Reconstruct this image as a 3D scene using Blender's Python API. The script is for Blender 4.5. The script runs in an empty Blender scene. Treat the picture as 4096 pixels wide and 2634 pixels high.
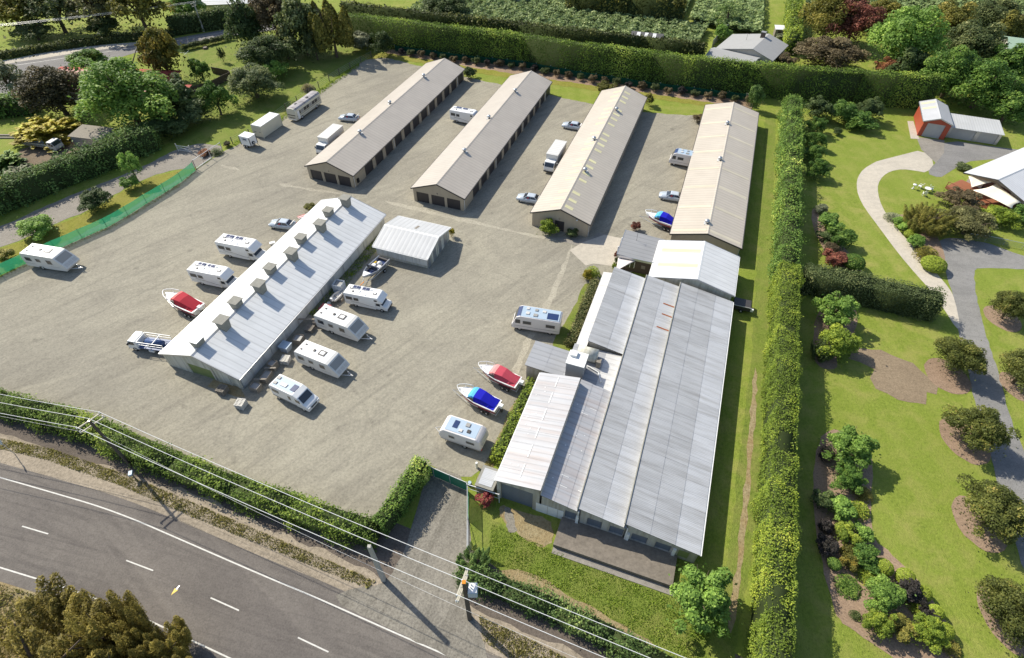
import bpy, bmesh, math, random
import numpy as np
from mathutils import Vector, Matrix
from mathutils.geometry import tessellate_polygon
scene = bpy.context.scene
R = math.radians
# ---------------------------------------------------------------- camera
CH = 57.0
PIT, ROL, FPX = R(46.179), R(0.146), 2251.6
fw = Vector((0, math.cos(PIT), -math.sin(PIT)))
_r = Vector((1, 0, 0)); _u = _r.cross(fw)
ri = math.cos(ROL) * _r + math.sin(ROL) * _u
up = -math.sin(ROL) * _r + math.cos(ROL) * _u
cd = bpy.data.cameras.new('camera'); cam = bpy.data.objects.new('camera', cd)
scene.collection.objects.link(cam); scene.camera = cam
cam.matrix_world = Matrix(((ri.x, up.x, -fw.x, 0), (ri.y, up.y, -fw.y, 0), (ri.z, up.z, -fw.z, CH), (0, 0, 0, 1)))
cd.sensor_width = 36; cd.sensor_fit = 'HORIZONTAL'; cd.lens = 36 * FPX / 4096
cd.clip_start = 0.5; cd.clip_end = 6000
# ---------------------------------------------------------------- sky and sun
SUN_EL, SUN_AZ = R(42.0), R(-50.3)          # azimuth from +Y, clockwise
w = bpy.data.worlds.new('World'); scene.world = w; w.use_nodes = True
nt = w.node_tree; sky = nt.nodes.new('ShaderNodeTexSky'); sky.sky_type = 'NISHITA'
sky.sun_disc = False; sky.sun_elevation = SUN_EL; sky.sun_rotation = SUN_AZ
bg = nt.nodes['Background']; nt.links.new(sky.outputs[0], bg.inputs[0]); bg.inputs[1].default_value = 0.135
sd = bpy.data.lights.new('sun', 'SUN'); so = bpy.data.objects.new('sun', sd); scene.collection.objects.link(so)
sd.energy = 5.0; sd.angle = R(0.53); sd.color = (1.0, 0.945, 0.82)
so.rotation_euler = Vector((math.sin(SUN_AZ) * math.cos(SUN_EL), math.cos(SUN_AZ) * math.cos(SUN_EL), math.sin(SUN_EL))).to_track_quat('Z', 'Y').to_euler()
so.location = (-60, 60, 120)
scene.view_settings.view_transform = 'Standard'; scene.view_settings.look = 'None'
scene.view_settings.exposure = 0.3; scene.view_settings.gamma = 1
scene.render.resolution_x = 1024; scene.render.resolution_y = 658
# ---------------------------------------------------------------- helpers
KD = 4096 / 2395
def G(x, y, z=0.0):
    "a pixel of the 2395 px wide photograph -> the point at height z"
    d = fw + ((x * KD - 2048) / FPX) * ri - ((y * KD - 1317) / FPX) * up
    t = (z - CH) / d.z
    return Vector((d.x * t, d.y * t, z))
def GS(x, y, z=0.0): return G(x / KD, y / KD, z)
YAW = R(19.742)
def LW(u, v, z=0.0):
    "yard grid (u across, v along the sheds) -> world"
    return Vector((u * math.cos(YAW) + v * math.sin(YAW), -u * math.sin(YAW) + v * math.cos(YAW), z))
COL = scene.collection
def link(o, parent=None):
    COL.objects.link(o)
    if parent is not None: o.parent = parent
    return o
def tag(o, label=None, cat=None, group=None, kind=None):
    if label: o['label'] = label
    if cat: o['category'] = cat
    if group: o['group'] = group
    if kind: o['kind'] = kind
    return o
def thing(name, label, cat, loc=(0, 0, 0), rz=0.0, group=None, sc=1.0):
    o = bpy.data.objects.new(name, None); link(o); o.location = loc; o.rotation_euler = (0, 0, rz); o.scale = (sc, sc, sc)
    o.empty_display_size = 0.3
    return tag(o, label, cat, group)
class MB:
    def __init__(s): s.v = []; s.f = []; s.m = []
    def add(s, vs, fs, mi=0):
        b = len(s.v); s.v += [tuple(p) for p in vs]
        for f in fs: s.f.append([b + i for i in f]); s.m.append(mi)
        return s
    def box(s, x0, x1, y0, y1, z0, z1, mi=0):
        return s.add([(x0, y0, z0), (x1, y0, z0), (x1, y1, z0), (x0, y1, z0), (x0, y0, z1), (x1, y0, z1), (x1, y1, z1), (x0, y1, z1)],
                     [(0, 3, 2, 1), (4, 5, 6, 7), (0, 1, 5, 4), (1, 2, 6, 5), (2, 3, 7, 6), (3, 0, 4, 7)], mi)
    def quad(s, a, b, c, d, mi=0): return s.add([a, b, c, d], [(0, 1, 2, 3)], mi)
    def slab(s, pts, t, mi=0):
        "closed plate: polygon of 3D points thickened downward by t"
        n = len(pts); p = [tuple(q) for q in pts]
        vs = p + [(x, y, z - t) for x, y, z in p]
        fs = [tuple(range(n)), tuple(range(2 * n - 1, n - 1, -1))] + [(i, i + n, (i + 1) % n + n, (i + 1) % n) for i in range(n)]
        return s.add(vs, fs, mi)
    def prism(s, prof, y0, y1, mi=0):
        "closed profile in xz extruded along y"
        n = len(prof); vs = [(x, y0, z) for x, z in prof] + [(x, y1, z) for x, z in prof]
        return s.add(vs, [tuple(range(n)), tuple(range(2 * n - 1, n - 1, -1))] + [(i, i + n, (i + 1) % n + n, (i + 1) % n) for i in range(n)], mi)
    def loft(s, rings, mi=0, caps=True):
        n = len(rings[0]); b = len(s.v)
        for r in rings: s.v += [tuple(p) for p in r]
        for k in range(len(rings) - 1):
            for i in range(n):
                j = (i + 1) % n
                s.f.append([b + k * n + i, b + k * n + j, b + (k + 1) * n + j, b + (k + 1) * n + i]); s.m.append(mi)
        if caps:
            s.f.append([b + i for i in range(n)][::-1]); s.m.append(mi)
            s.f.append([b + (len(rings) - 1) * n + i for i in range(n)]); s.m.append(mi)
        return s
    def tube(s, pts, r, n=6, mi=0, r2=None):
        pts = [Vector(p) for p in pts]; rings = []
        for i, p in enumerate(pts):
            d = (pts[min(i + 1, len(pts) - 1)] - pts[max(i - 1, 0)]).normalized()
            a = Vector((0, 0, 1)) if abs(d.z) < .9 else Vector((1, 0, 0))
            x = d.cross(a).normalized(); y = d.cross(x)
            rr = r if r2 is None else r + (r2 - r) * i / max(1, len(pts) - 1)
            rings.append([p + x * math.cos(2 * math.pi * k / n) * rr + y * math.sin(2 * math.pi * k / n) * rr for k in range(n)])
        return s.loft(rings, mi)
    def lathe(s, prof, c=(0, 0, 0), n=12, mi=0, axis='z'):
        rings = []
        for r, z in prof:
            ring = []
            for k in range(n):
                a = 2 * math.pi * k / n; x, y = r * math.cos(a), r * math.sin(a)
                if axis == 'z': ring.append((c[0] + x, c[1] + y, c[2] + z))
                elif axis == 'y': ring.append((c[0] + x, c[1] + z, c[2] - y))
                else: ring.append((c[0] + z, c[1] + x, c[2] + y))
            rings.append(ring)
        return s.loft(rings, mi)
    def mesh(s, name):
        me = bpy.data.meshes.new(name); me.from_pydata(s.v, [], s.f); me.validate()
        me.polygons.foreach_set('material_index', s.m[:len(me.polygons)]); return me
    def build(s, name, mats, parent=None, smooth=False, bevel=0.0):
        me = s.mesh(name)
        bm = bmesh.new(); bm.from_mesh(me); bmesh.ops.recalc_face_normals(bm, faces=bm.faces)
        if bevel > 0:
            bmesh.ops.bevel(bm, geom=[e for e in bm.edges if e.is_manifold and e.calc_face_angle(0) > .5], offset=bevel, segments=2, affect='EDGES', profile=.6)
        bm.to_mesh(me); bm.free()
        for m in (mats if isinstance(mats, (list, tuple)) else [mats]): me.materials.append(m)
        if smooth: me.polygons.foreach_set('use_smooth', [True] * len(me.polygons))
        return link(bpy.data.objects.new(name, me), parent)
def copy_tree(o, parent=None):
    c = o.copy(); COL.objects.link(c)
    if parent is not None: c.parent = parent
    for ch in list(o.children): copy_tree(ch, c)
    return c
# ---------------------------------------------------------------- materials
MATS = {}
def srgb(r, g, b):
    f = lambda c: (c / 255 / 12.92) if c / 255 <= .04045 else ((c / 255 + .055) / 1.055) ** 2.4
    return (f(r), f(g), f(b), 1)
class NT:
    def __init__(s, name):
        s.m = bpy.data.materials.new(name); s.m.use_nodes = True; s.t = s.m.node_tree; s.n = s.t.nodes; s.b = s.n['Principled BSDF']
    def node(s, t, **k):
        n = s.n.new(t)
        for a, v in k.items(): setattr(n, a, v)
        return n
    def put(s, sock, v):
        if hasattr(v, 'is_output') or isinstance(v, bpy.types.NodeSocket): s.t.links.new(v, sock)
        else: sock.default_value = v
    def coord(s, kind='world', scale=(1, 1, 1), rot=0.0):
        o = s.node('ShaderNodeNewGeometry').outputs['Position'] if kind == 'world' else s.node('ShaderNodeTexCoord').outputs['Object']
        if rot:
            m0 = s.node('ShaderNodeMapping'); s.put(m0.inputs[0], o); m0.inputs['Rotation'].default_value = (0, 0, -rot); o = m0.outputs[0]
        mp = s.node('ShaderNodeMapping'); s.put(mp.inputs[0], o); mp.inputs['Scale'].default_value = scale
        return mp.outputs[0]
    def noise(s, vec, scale, detail=4, rough=.55, dist=0.0):
        n = s.node('ShaderNodeTexNoise'); s.put(n.inputs['Vector'], vec); n.inputs['Scale'].default_value = scale
        n.inputs['Detail'].default_value = detail; n.inputs['Roughness'].default_value = rough; n.inputs['Distortion'].default_value = dist
        return n.outputs['Fac']
    def ramp(s, fac, stops):
        n = s.node('ShaderNodeValToRGB'); s.put(n.inputs[0], fac); e = n.color_ramp.elements
        while len(e) < len(stops): e.new(.5)
        for i, (p, c) in enumerate(stops):
            e[i].position = p; e[i].color = c if len(c) == 4 else (*c, 1)
        return n.outputs[0]
    def mix(s, fac, a, b, mode='MIX'):
        n = s.node('ShaderNodeMix', data_type='RGBA', blend_type=mode); s.put(n.inputs[0], fac); s.put(n.inputs[6], a); s.put(n.inputs[7], b)
        return n.outputs[2]
    def math(s, op, a, b=0.0):
        n = s.node('ShaderNodeMath', operation=op); s.put(n.inputs[0], a); s.put(n.inputs[1], b); return n.outputs[0]
    def bump(s, h, strength, dist=.05):
        n = s.node('ShaderNodeBump'); s.put(n.inputs['Height'], h); n.inputs['Strength'].default_value = strength; n.inputs['Distance'].default_value = dist
        s.put(s.b.inputs['Normal'], n.outputs[0])
    def done(s, col, rough=.8, metal=0.0, spec=.3):
        s.put(s.b.inputs['Base Color'], col); s.put(s.b.inputs['Roughness'], rough); s.b.inputs['Metallic'].default_value = metal
        s.b.inputs['Specular IOR Level'].default_value = spec
        return s.m
G3 = lambda v: (v, v, v, 1)
def plain(name, col, rough=.6, metal=0.0, spec=.4, var=.12, vs=1.5, kind='obj'):
    if name in MATS: return MATS[name]
    t = NT(name); v = t.coord(kind); f = t.noise(v, vs, 5, .6)
    c = t.mix(f, tuple(x * (1 - var) for x in col[:3]) + (1,), tuple(min(1, x * (1 + var)) for x in col[:3]) + (1,))
    MATS[name] = t.done(c, rough, metal, spec); return MATS[name]
def ribbed(name, col, period, axis='y', rough=.45, metal=0.0, spec=.4, dirt=None, dirt_amt=.4, rnd=0.0, depth=.35, streak='x', dark=.9, world=False):
    "sheet metal: ribs across one axis, streaky weathering along the other, object space"
    t = NT(name); v = t.coord('world', (1, 1, 1), -YAW) if world else t.coord('obj')
    sep = t.node('ShaderNodeSeparateXYZ'); t.put(sep.inputs[0], v); a = sep.outputs['XYZ'.index(axis.upper())]
    wv = t.math('PINGPONG', t.math('DIVIDE', a, period), .5); rib = t.math('LESS_THAN', wv, .1)
    sc = {'x': (.12, 1.6, .12), 'y': (1.6, .12, .12), 'z': (1.6, 1.6, .15)}[streak]
    st = t.noise(t.coord('world', sc, -YAW) if world else t.coord('obj', sc), 1.3, 6, .65); bl = t.noise(v, .35, 5, .6)
    c = t.mix(t.ramp(bl, [(.35, G3(0)), (.7, G3(1))]), tuple(x * dark for x in col[:3]) + (1,), col)
    if dirt is not None: c = t.mix(t.math('MULTIPLY', t.ramp(st, [(.45, G3(0)), (.75, G3(1))]), dirt_amt), c, dirt)
    c = t.mix(t.math('MULTIPLY', rib, .16), c, G3(.12), 'MULTIPLY')
    if rnd:
        oi = t.node('ShaderNodeObjectInfo'); f = t.math('ADD', t.math('MULTIPLY', oi.outputs['Random'], rnd), 1 - rnd * .6)
        hs = t.node('ShaderNodeHueSaturation'); t.put(hs.inputs['Value'], f); t.put(hs.inputs['Color'], c); c = hs.outputs[0]
    t.bump(t.math('MULTIPLY', wv, 1.0), depth, .06)
    return t.done(c, rough, metal, spec)
def foliage(name, c1, c2, c3=None, transl=.38, rough=.6, gain=2.6):
    if name in MATS: return MATS[name]
    c1, c2, c3 = [((c[0] * gain * 1.16, c[1] * gain * .98, c[2] * gain * .9, 1) if c1[1] > c1[0] * 1.02 else (c[0] * gain * .9, c[1] * gain, c[2] * gain, 1)) if c else None for c in (c1, c2, c3)]
    t = NT(name); at = t.node('ShaderNodeAttribute', attribute_name='tint'); f = at.outputs['Fac']
    oi = t.node('ShaderNodeObjectInfo')
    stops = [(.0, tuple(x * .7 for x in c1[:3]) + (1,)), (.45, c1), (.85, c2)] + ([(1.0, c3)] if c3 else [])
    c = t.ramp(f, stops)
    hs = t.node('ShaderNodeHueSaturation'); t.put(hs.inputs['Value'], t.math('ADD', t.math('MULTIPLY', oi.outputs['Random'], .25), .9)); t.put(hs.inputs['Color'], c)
    hs.inputs['Hue'].default_value = .5
    c = hs.outputs[0]
    t.done(c, rough, 0, .25)
    tr = t.node('ShaderNodeBsdfTranslucent'); t.put(tr.inputs[0], c); mx = t.node('ShaderNodeMixShader'); mx.inputs[0].default_value = transl
    t.put(mx.inputs[1], t.b.outputs[0]); t.put(mx.inputs[2], tr.outputs[0]); t.put(t.n['Material Output'].inputs[0], mx.outputs[0])
    MATS[name] = t.m; return t.m
# ---------------------------------------------------------------- ground materials
def grass_mat(name, dark, mid, lite, dry, dryamt=.5, streak=0.0):
    t = NT(name); v = t.coord('world')
    n1 = t.noise(v, .045, 5, .6); n2 = t.noise(v, .35, 6, .65, .3); n3 = t.noise(v, 2.6, 5, .7); n4 = t.noise(t.coord('world', (1, .45, 1), streak), 9, 4, .75)
    c = t.ramp(n3, [(.28, dark), (.5, mid), (.74, lite)])
    mw = t.noise(t.coord('world', (.035, .55, 1), 1.2 + streak), .9, 5, .6, .4); c = t.mix(t.ramp(mw, [(.46, G3(0)), (.66, G3(.55))]), c, lite)
    c = t.mix(t.ramp(n2, [(.44, G3(0)), (.66, G3(dryamt))]), c, dry)
    c = t.mix(t.ramp(n1, [(.4, G3(0)), (.62, G3(.45))]), c, mid)
    c = t.mix(.75, c, t.ramp(n4, [(.25, G3(.35)), (.5, G3(.95)), (.75, G3(1.0))]), 'MULTIPLY')
    t.bump(n4, .9, .12)
    return t.done(c, .9, 0, .15)
def gravel_mat(name, a, b, cdark, sp=5.0, rot=.5, track=.35, speck=.8, arcs=()):
    t = NT(name); v = t.coord('world')
    n1 = t.noise(v, .04, 4, .55); n2 = t.noise(v, .22, 6, .65, .5); n3 = t.noise(v, sp, 6, .8); n5 = t.noise(v, 1.4, 5, .75)
    tr = t.noise(t.coord('world', (.045, .9, 1), rot), .8, 6, .66, .5); tr3 = t.noise(t.coord('world', (.05, 2.4, 1), rot + .12), .9, 4, .6, .4)
    tr2 = t.noise(t.coord('world', (.04, .6, 1), rot - .35), .7, 5, .6, .5)
    c = t.mix(t.ramp(n1, [(.36, G3(0)), (.64, G3(1))]), a, b)
    c = t.mix(t.ramp(n2, [(.45, G3(0)), (.78, G3(.55))]), c, cdark)
    c = t.mix(t.ramp(tr, [(.5, G3(0)), (.68, G3(track))]), c, cdark)
    c = t.mix(t.ramp(tr3, [(.52, G3(0)), (.7, G3(track * .7))]), c, cdark)
    c = t.mix(t.ramp(tr2, [(.52, G3(0)), (.75, G3(track * .8))]), c, tuple(min(1, x * 1.18) for x in a[:3]) + (1,))
    if arcs:
        brk = t.ramp(t.noise(v, .16, 3, .6), [(.42, G3(0)), (.58, G3(1))]); tot = None
        for k, (x, y, r) in enumerate(arcs):
            vd = t.node('ShaderNodeVectorMath', operation='DISTANCE'); t.put(vd.inputs[0], v); vd.inputs[1].default_value = (x, y, 0)
            d = t.math('ADD', vd.outputs['Value'], t.math('MULTIPLY', n5, .5)); d = t.math('ABSOLUTE', t.math('SUBTRACT', t.math('ABSOLUTE', t.math('SUBTRACT', d, r)), .8)); m = t.math('MAXIMUM', t.math('SUBTRACT', 1.0, t.math('DIVIDE', d, .3)), 0.0)
            tot = m if tot is None else t.math('MAXIMUM', tot, m)
        c = t.mix(t.math('MULTIPLY', t.math('MULTIPLY', tot, brk), .32), c, cdark)
        st = t.noise(v, .33, 3, .5, .2); c = t.mix(t.ramp(st, [(.66, G3(0)), (.74, G3(.5))]), c, tuple(x * .72 for x in cdark[:3]) + (1,))
    c = t.mix(speck, c, t.ramp(n3, [(.28, G3(.38)), (.5, G3(.92)), (.7, G3(1.25))]), 'MULTIPLY')
    c = t.mix(.5, c, t.ramp(n5, [(.3, G3(.72)), (.6, G3(1.05))]), 'MULTIPLY')
    t.bump(n3, .6, .06)
    return t.done(c, .92, 0, .15)
m_lawn = grass_mat('lawn_grass', (.125, .175, .024, 1), (.21, .265, .038, 1), (.285, .335, .06, 1), (.36, .33, .1, 1), .65, .4)
m_field = grass_mat('rough_grass', (.085, .13, .02, 1), (.17, .22, .036, 1), (.235, .285, .055, 1), (.3, .27, .09, 1), .55)
m_strip = grass_mat('strip_grass', (.13, .13, .018, 1), (.24, .235, .035, 1), (.31, .3, .06, 1), (.33, .28, .09, 1), .5)
m_dry = grass_mat('dry_verge', (.16, .12, .06, 1), (.34, .27, .15, 1), (.42, .36, .22, 1), (.33, .21, .08, 1), .5)
m_gravel = gravel_mat('yard_gravel', (.365, .335, .26, 1), (.3, .275, .22, 1), (.215, .196, .158, 1), 3.4, .77, .55, .62, [(*G(x, y)[:2], r) for x, y, r in ((700, 1000, 9), (1050, 750, 12), (450, 600, 14), (1560, 330, 8), (1250, 950, 7), (300, 850, 16), (900, 600, 11), (850, 1100, 8), (760, 330, 10), (1000, 980, 6), (560, 480, 9), (1500, 480, 6))])
m_gravel2 = gravel_mat('track_gravel', (.33, .295, .25, 1), (.27, .245, .21, 1), (.19, .17, .14, 1), 5.0, .6, .3)
m_drive = gravel_mat('drive_gravel', (.285, .26, .215, 1), (.235, .215, .18, 1), (.155, .14, .115, 1), 4.5, 1.2, .6, .95)
m_greydrive = gravel_mat('grey_drive', (.3, .29, .27, 1), (.24, .23, .22, 1), (.17, .165, .155, 1), 6.0, -.2, .4, .6)
m_asph = gravel_mat('asphalt', (.205, .182, .158, 1), (.165, .146, .13, 1), (.12, .106, .096, 1), 6.0, -.33, .75, .6)
m_asph2 = gravel_mat('worn_asphalt', (.27, .255, .24, 1), (.23, .215, .205, 1), (.17, .16, .15, 1), 5.0, .3, .5, .5)
m_conc = gravel_mat('pale_concrete', (.56, .5, .41, 1), (.5, .45, .37, 1), (.4, .36, .3, 1), 4.0, .2, .3, .3)
m_conc2 = gravel_mat('grey_concrete', (.33, .3, .26, 1), (.28, .255, .22, 1), (.2, .18, .155, 1), 3.0, .2, .35, .45)
m_mulch = gravel_mat('bark_mulch', (.37, .265, .185, 1), (.31, .215, .145, 1), (.2, .135, .09, 1), 5.5, .2, .3, .9)
m_soil = gravel_mat('bare_soil', (.23, .175, .12, 1), (.19, .145, .1, 1), (.125, .095, .065, 1), 4.5, -.3, .4, .9)
m_paint = plain('road_paint', (.6, .58, .53, 1), .7, 0, .2, .35, 3, 'world')
# ---------------------------------------------------------------- ground sheets
def outline(pts, it=2, jit=0.0, seed=1, step=1.0):
    p = [Vector((q[0], q[1])) for q in pts]
    for _ in range(it):
        n = []
        for i in range(len(p)):
            a, b = p[i], p[(i + 1) % len(p)]; n += [a * .75 + b * .25, a * .25 + b * .75]
        p = n
    if jit:
        rnd = random.Random(seed); n = []
        for i in range(len(p)):
            a, b = p[i], p[(i + 1) % len(p)]; k = max(1, int((b - a).length / step)); d = (b - a); nn = Vector((-d.y, d.x)).normalized() if d.length else Vector((0, 0))
            for j in range(k): n.append(a + d * j / k + nn * rnd.uniform(-jit, jit))
        p = n
    return p
def sheet(name, pts, mat, z, it=2, jit=0.0, seed=1, kind='structure', world=False, thick=0.0, parent=None):
    p = outline(pts if world else [G(*q) for q in pts], it, jit, seed)
    tri = tessellate_polygon([[Vector((q.x, q.y, 0)) for q in p]])
    vs = [(q.x, q.y, z) for q in p]; fs = [list(t) for t in tri]; n = len(p)
    if thick:
        vs += [(q.x, q.y, z - thick) for q in p]; fs += [[i, (i + 1) % n, (i + 1) % n + n, i + n] for i in range(n)]
    me = bpy.data.meshes.new(name); me.from_pydata(vs, [], fs)
    bm = bmesh.new(); bm.from_mesh(me)
    for f in bm.faces:
        f.normal_update()
        if abs(f.normal.z) > .5 and f.normal.z < 0: f.normal_flip()
    bm.to_mesh(me); bm.free(); me.materials.append(mat)
    o = link(bpy.data.objects.new(name, me), parent)
    return tag(o, kind=kind) if parent is None else o
me = bpy.data.meshes.new('ground'); me.from_pydata([(-2500, -900, 0), (2500, -900, 0), (2500, 4000, 0), (-2500, 4000, 0)], [], [(0, 1, 2, 3)])
me.materials.append(m_lawn); tag(link(bpy.data.objects.new('ground', me)), kind='structure')
sheet('paddock', [(380, 330), (455, 345), (540, 338), (640, 285), (700, 245), (835, 150), (930, 118), (860, 95), (760, 90), (640, 100), (560, 70), (430, 105), (420, 180), (470, 230), (400, 290)], m_field, .006, 1, .4, 3)
sheet('yard', [(-160, 735), (0, 650), (455, 398), (528, 352), (555, 340), (640, 292), (700, 250), (838, 152), (875, 128), (960, 150), (1095, 182), (1300, 226), (1440, 256), (1560, 268), (1650, 272), (1720, 262), (1730, 600), (1460, 640), (1395, 700), (1330, 800), (1255, 870), (1215, 960), (1130, 1090), (1100, 1120), (1000, 1085), (890, 1235), (840, 1215), (640, 1150), (500, 1100), (250, 1000), (120, 960), (0, 925), (-200, 880)], m_gravel, .012, 0, .25, 5)
sheet('lane', [(-120, 620), (0, 579), (59, 558), (124, 525), (206, 494), (286, 445), (348, 414), (413, 396), (456, 396), (535, 345), (470, 335), (440, 342), (400, 355), (348, 385), (219, 437), (145, 465), (0, 532), (-120, 575)], m_gravel2, .018, 1, .15, 7)
sheet('grass_strip', [(-120, 640), (0, 583), (59, 562), (124, 529), (206, 498), (286, 449), (348, 418), (413, 400), (440, 398), (440, 405), (300, 490), (150, 568), (0, 642), (-120, 700)], m_strip, .024, 0, .2, 8)
sheet('fence_border', [(900, 112), (960, 122), (1090, 142), (1218, 155), (1340, 178), (1507, 204), (1608, 217), (1760, 234), (1760, 256), (1655, 242), (1531, 223), (1402, 205), (1286, 188), (1169, 170), (1114, 162), (1000, 142), (900, 125)], m_mulch, .024, 0, .3, 10)
sheet('back_grass', [(845, 128), (900, 124), (1000, 140), (1114, 160), (1169, 168), (1286, 186), (1402, 203), (1531, 221), (1655, 240), (1740, 250), (1740, 262), (1655, 250), (1531, 232), (1402, 214), (1286, 198), (1169, 180), (1114, 172), (1000, 150), (900, 136), (860, 140)], m_strip, .030, 0, .3, 9)
# the main road, curving past the front of the yard
NL = [Vector(p) for p in ((-160, 55.5), (-110, 45), (-80, 37.4), (-57.2, 31.5), (-51.5, 30), (-42.5, 27.6), (-32.6, 23.9), (-24.6, 20.9), (-18.7, 18.8), (-10.4, 15.6), (-5, 13.6), (20, 4.2), (70, -15), (140, -42))]
def offs(line, d):
    o = []
    for i, p in enumerate(line):
        t = (line[min(i + 1, len(line) - 1)] - line[max(i - 1, 0)]).normalized(); o.append(p + Vector((-t.y, t.x)) * d)
    return o
def resample(line, step=1.5):
    # smooth (chaikin) then resample
    p = line
    for _ in range(3):
        n = [p[0]]
        for a, b in zip(p, p[1:]): n += [a * .75 + b * .25, a * .25 + b * .75]
        p = n + [p[-1]]
    return p
NLs = resample(NL)
def ribbon(name, line, d0, d1, mat, z, parent=None, jit=0.0, seed=2):
    rnd = random.Random(seed); mb = MB()
    if jit:
        o = []
        for u, v in zip(line, line[1:]):
            k = max(1, int((v - u).length / 1.0)); o += [u + (v - u) * j / k for j in range(k)]
        line = o + [line[-1]]
    a, b = offs(line, d0), offs(line, d1)
    if jit:
        wob = lambda p, o: jit * (1.1 * math.sin(p.x * .21 + o) + .8 * math.sin(p.x * .57 + p.y * .3 + o * 3) + .5 * math.sin(p.x * 1.37 + o) + rnd.uniform(-.9, .9))
        a = [p + (q - p).normalized() * wob(p, seed) for p, q in zip(a, b)]; b = [q + (p - q).normalized() * wob(q, seed + 2) * .6 for p, q in zip(a, b)]
    for i in range(len(a) - 1): mb.quad((a[i].x, a[i].y, z), (a[i + 1].x, a[i + 1].y, z), (b[i + 1].x, b[i + 1].y, z), (b[i].x, b[i].y, z))
    o = mb.build(name, mat, parent)
    return o if parent else tag(o, kind='structure')
m_shadedirt = gravel_mat('shaded_dirt', (.17, .14, .115, 1), (.14, .115, .095, 1), (.095, .078, .062, 1), 4.5, -.3, .4, .9)  # brown dirt, its colour darkened further to paint in the front hedge's shade
m_shoulder = gravel_mat('shoulder_gravel', (.4, .335, .255, 1), (.33, .275, .205, 1), (.24, .2, .15, 1), 3.5, -.33, .5, .95)
ribbon('dirt_verge', NLs, 9.5, 1.2, m_shadedirt, .010, None, .1, 4)
ribbon('gravel_shoulder', NLs, 4.3, 1.0, m_shoulder, .016, None, .25, 5)
ribbon('far_verge', NLs, -8.3, -16.0, m_dry, .010, None, .25, 6)
SLs = resample([Vector(p) for p in ((-160, 46.5), (-110, 36.2), (-80, 28.9), (-60, 23.9), (-51, 21.6), (-41.8, 19.3), (-35.8, 17.4), (-31.3, 15.8), (-25.2, 13.6), (-10, 8.1), (20, -3), (70, -22), (140, -49))])
CL = resample([Vector(p) for p in ((-160, 51), (-110, 40.5), (-80, 33.1), (-60, 28.1), (-51.1, 25.8), (-47.2, 24.8), (-38.5, 22.3), (-35.5, 21.2), (-28.7, 18.7), (-25.7, 17.6), (-19.5, 15.3), (-16.5, 14.1), (-8, 11), (20, .6), (70, -18.5), (140, -45.5))])
ea, eb = offs(NLs, 1.5), offs(SLs, -1.1)[::-1]
road = sheet('road', [(p.x, p.y) for p in ea + eb], m_asph, .022, 0, world=True)
ribbon('edge_line', NLs, .065, -.065, m_paint, .027, road); ribbon('edge_line', SLs, .065, -.065, m_paint, .027, road)
def along(line, x0):
    for a, b in zip(line, line[1:]):
        if a.x <= x0 <= b.x: t = (b - a).normalized(); return a + (b - a) * ((x0 - a.x) / (b.x - a.x)), t
for x0 in (-92, -82, -72, -61.5, -51.3, -38.7, -28.9, -19.6, -10, -.4, 9, 18):
    p, t = along(CL, x0); n = Vector((-t.y, t.x)) * .06; q = p + t * 3.3
    MB().quad((*(p + n), .027), (*(p - n), .027), (*(q - n), .027), (*(q + n), .027)).build('centre_dash', m_paint, road)
sheet('entrance_drive', [(1012, 1086), (1094, 1122), (1098, 1230), (1102, 1300), (1092, 1360), (1098, 1440), (1150, 1530), (1100, 1560), (900, 1470), (770, 1400), (830, 1375), (890, 1372), (925, 1330), (950, 1290), (968, 1215), (990, 1130)], m_drive, .030, 1, .15, 11)
sheet('concrete_apron', [(1332, 586), (1364, 567), (1414, 550), (1453, 558), (1447, 584), (1437, 624), (1389, 617), (1370, 622)], m_conc, .030, 0)
sheet('shed_apron', [(1270, 553), (1385, 585), (1400, 572), (1425, 552), (1400, 545), (1380, 560)], m_conc2, .026, 0)
# front lawn strip and worn patches
sheet('front_lawn', [(1130, 1180), (1150, 1220), (1300, 1270), (1300, 1290), (1570, 1395), (1700, 1330), (1760, 800), (1790, 270), (1815, 270), (1800, 800), (1760, 1300), (1700, 1640), (1500, 1560), (1330, 1440), (1200, 1360), (1120, 1300), (1105, 1260), (1102, 1190)], m_field, .014, 0, .2, 13)
sheet('worn_strip', [(1140, 1330), (1230, 1335), (1300, 1375), (1400, 1430), (1520, 1500), (1600, 1560), (1560, 1565), (1400, 1480), (1250, 1400), (1150, 1360)], m_dry, .020, 1, .25, 14)
sheet('worn_track', [(1763, 860), (1772, 865), (1765, 1000), (1748, 1200), (1735, 1350), (1712, 1480), (1700, 1480), (1718, 1350), (1735, 1200), (1752, 1000)], m_dry, .020, 1, .15, 15)
sheet('dirt_spot', [(1165, 1180), (1230, 1200), (1290, 1215), (1300, 1260), (1270, 1285), (1215, 1250), (1190, 1240), (1170, 1210)], m_dry, .022, 2, .2, 16)
sheet('trodden_path', [(1178, 1185), (1195, 1190), (1205, 1225), (1212, 1245), (1190, 1248), (1183, 1220)], m_drive, .026, 2, .1, 17)
sheet('yard_edge_grass', [(1360, 665), (1390, 660), (1375, 740), (1345, 815), (1320, 830), (1285, 815), (1310, 770), (1345, 720)], m_field, .020, 1, .15, 18)
sheet('yard_edge_dirt', [(1235, 890), (1265, 880), (1190, 1010), (1155, 1095), (1125, 1150), (1100, 1140), (1150, 1060), (1180, 980)], m_dry, .020, 1, .2, 19)
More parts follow.
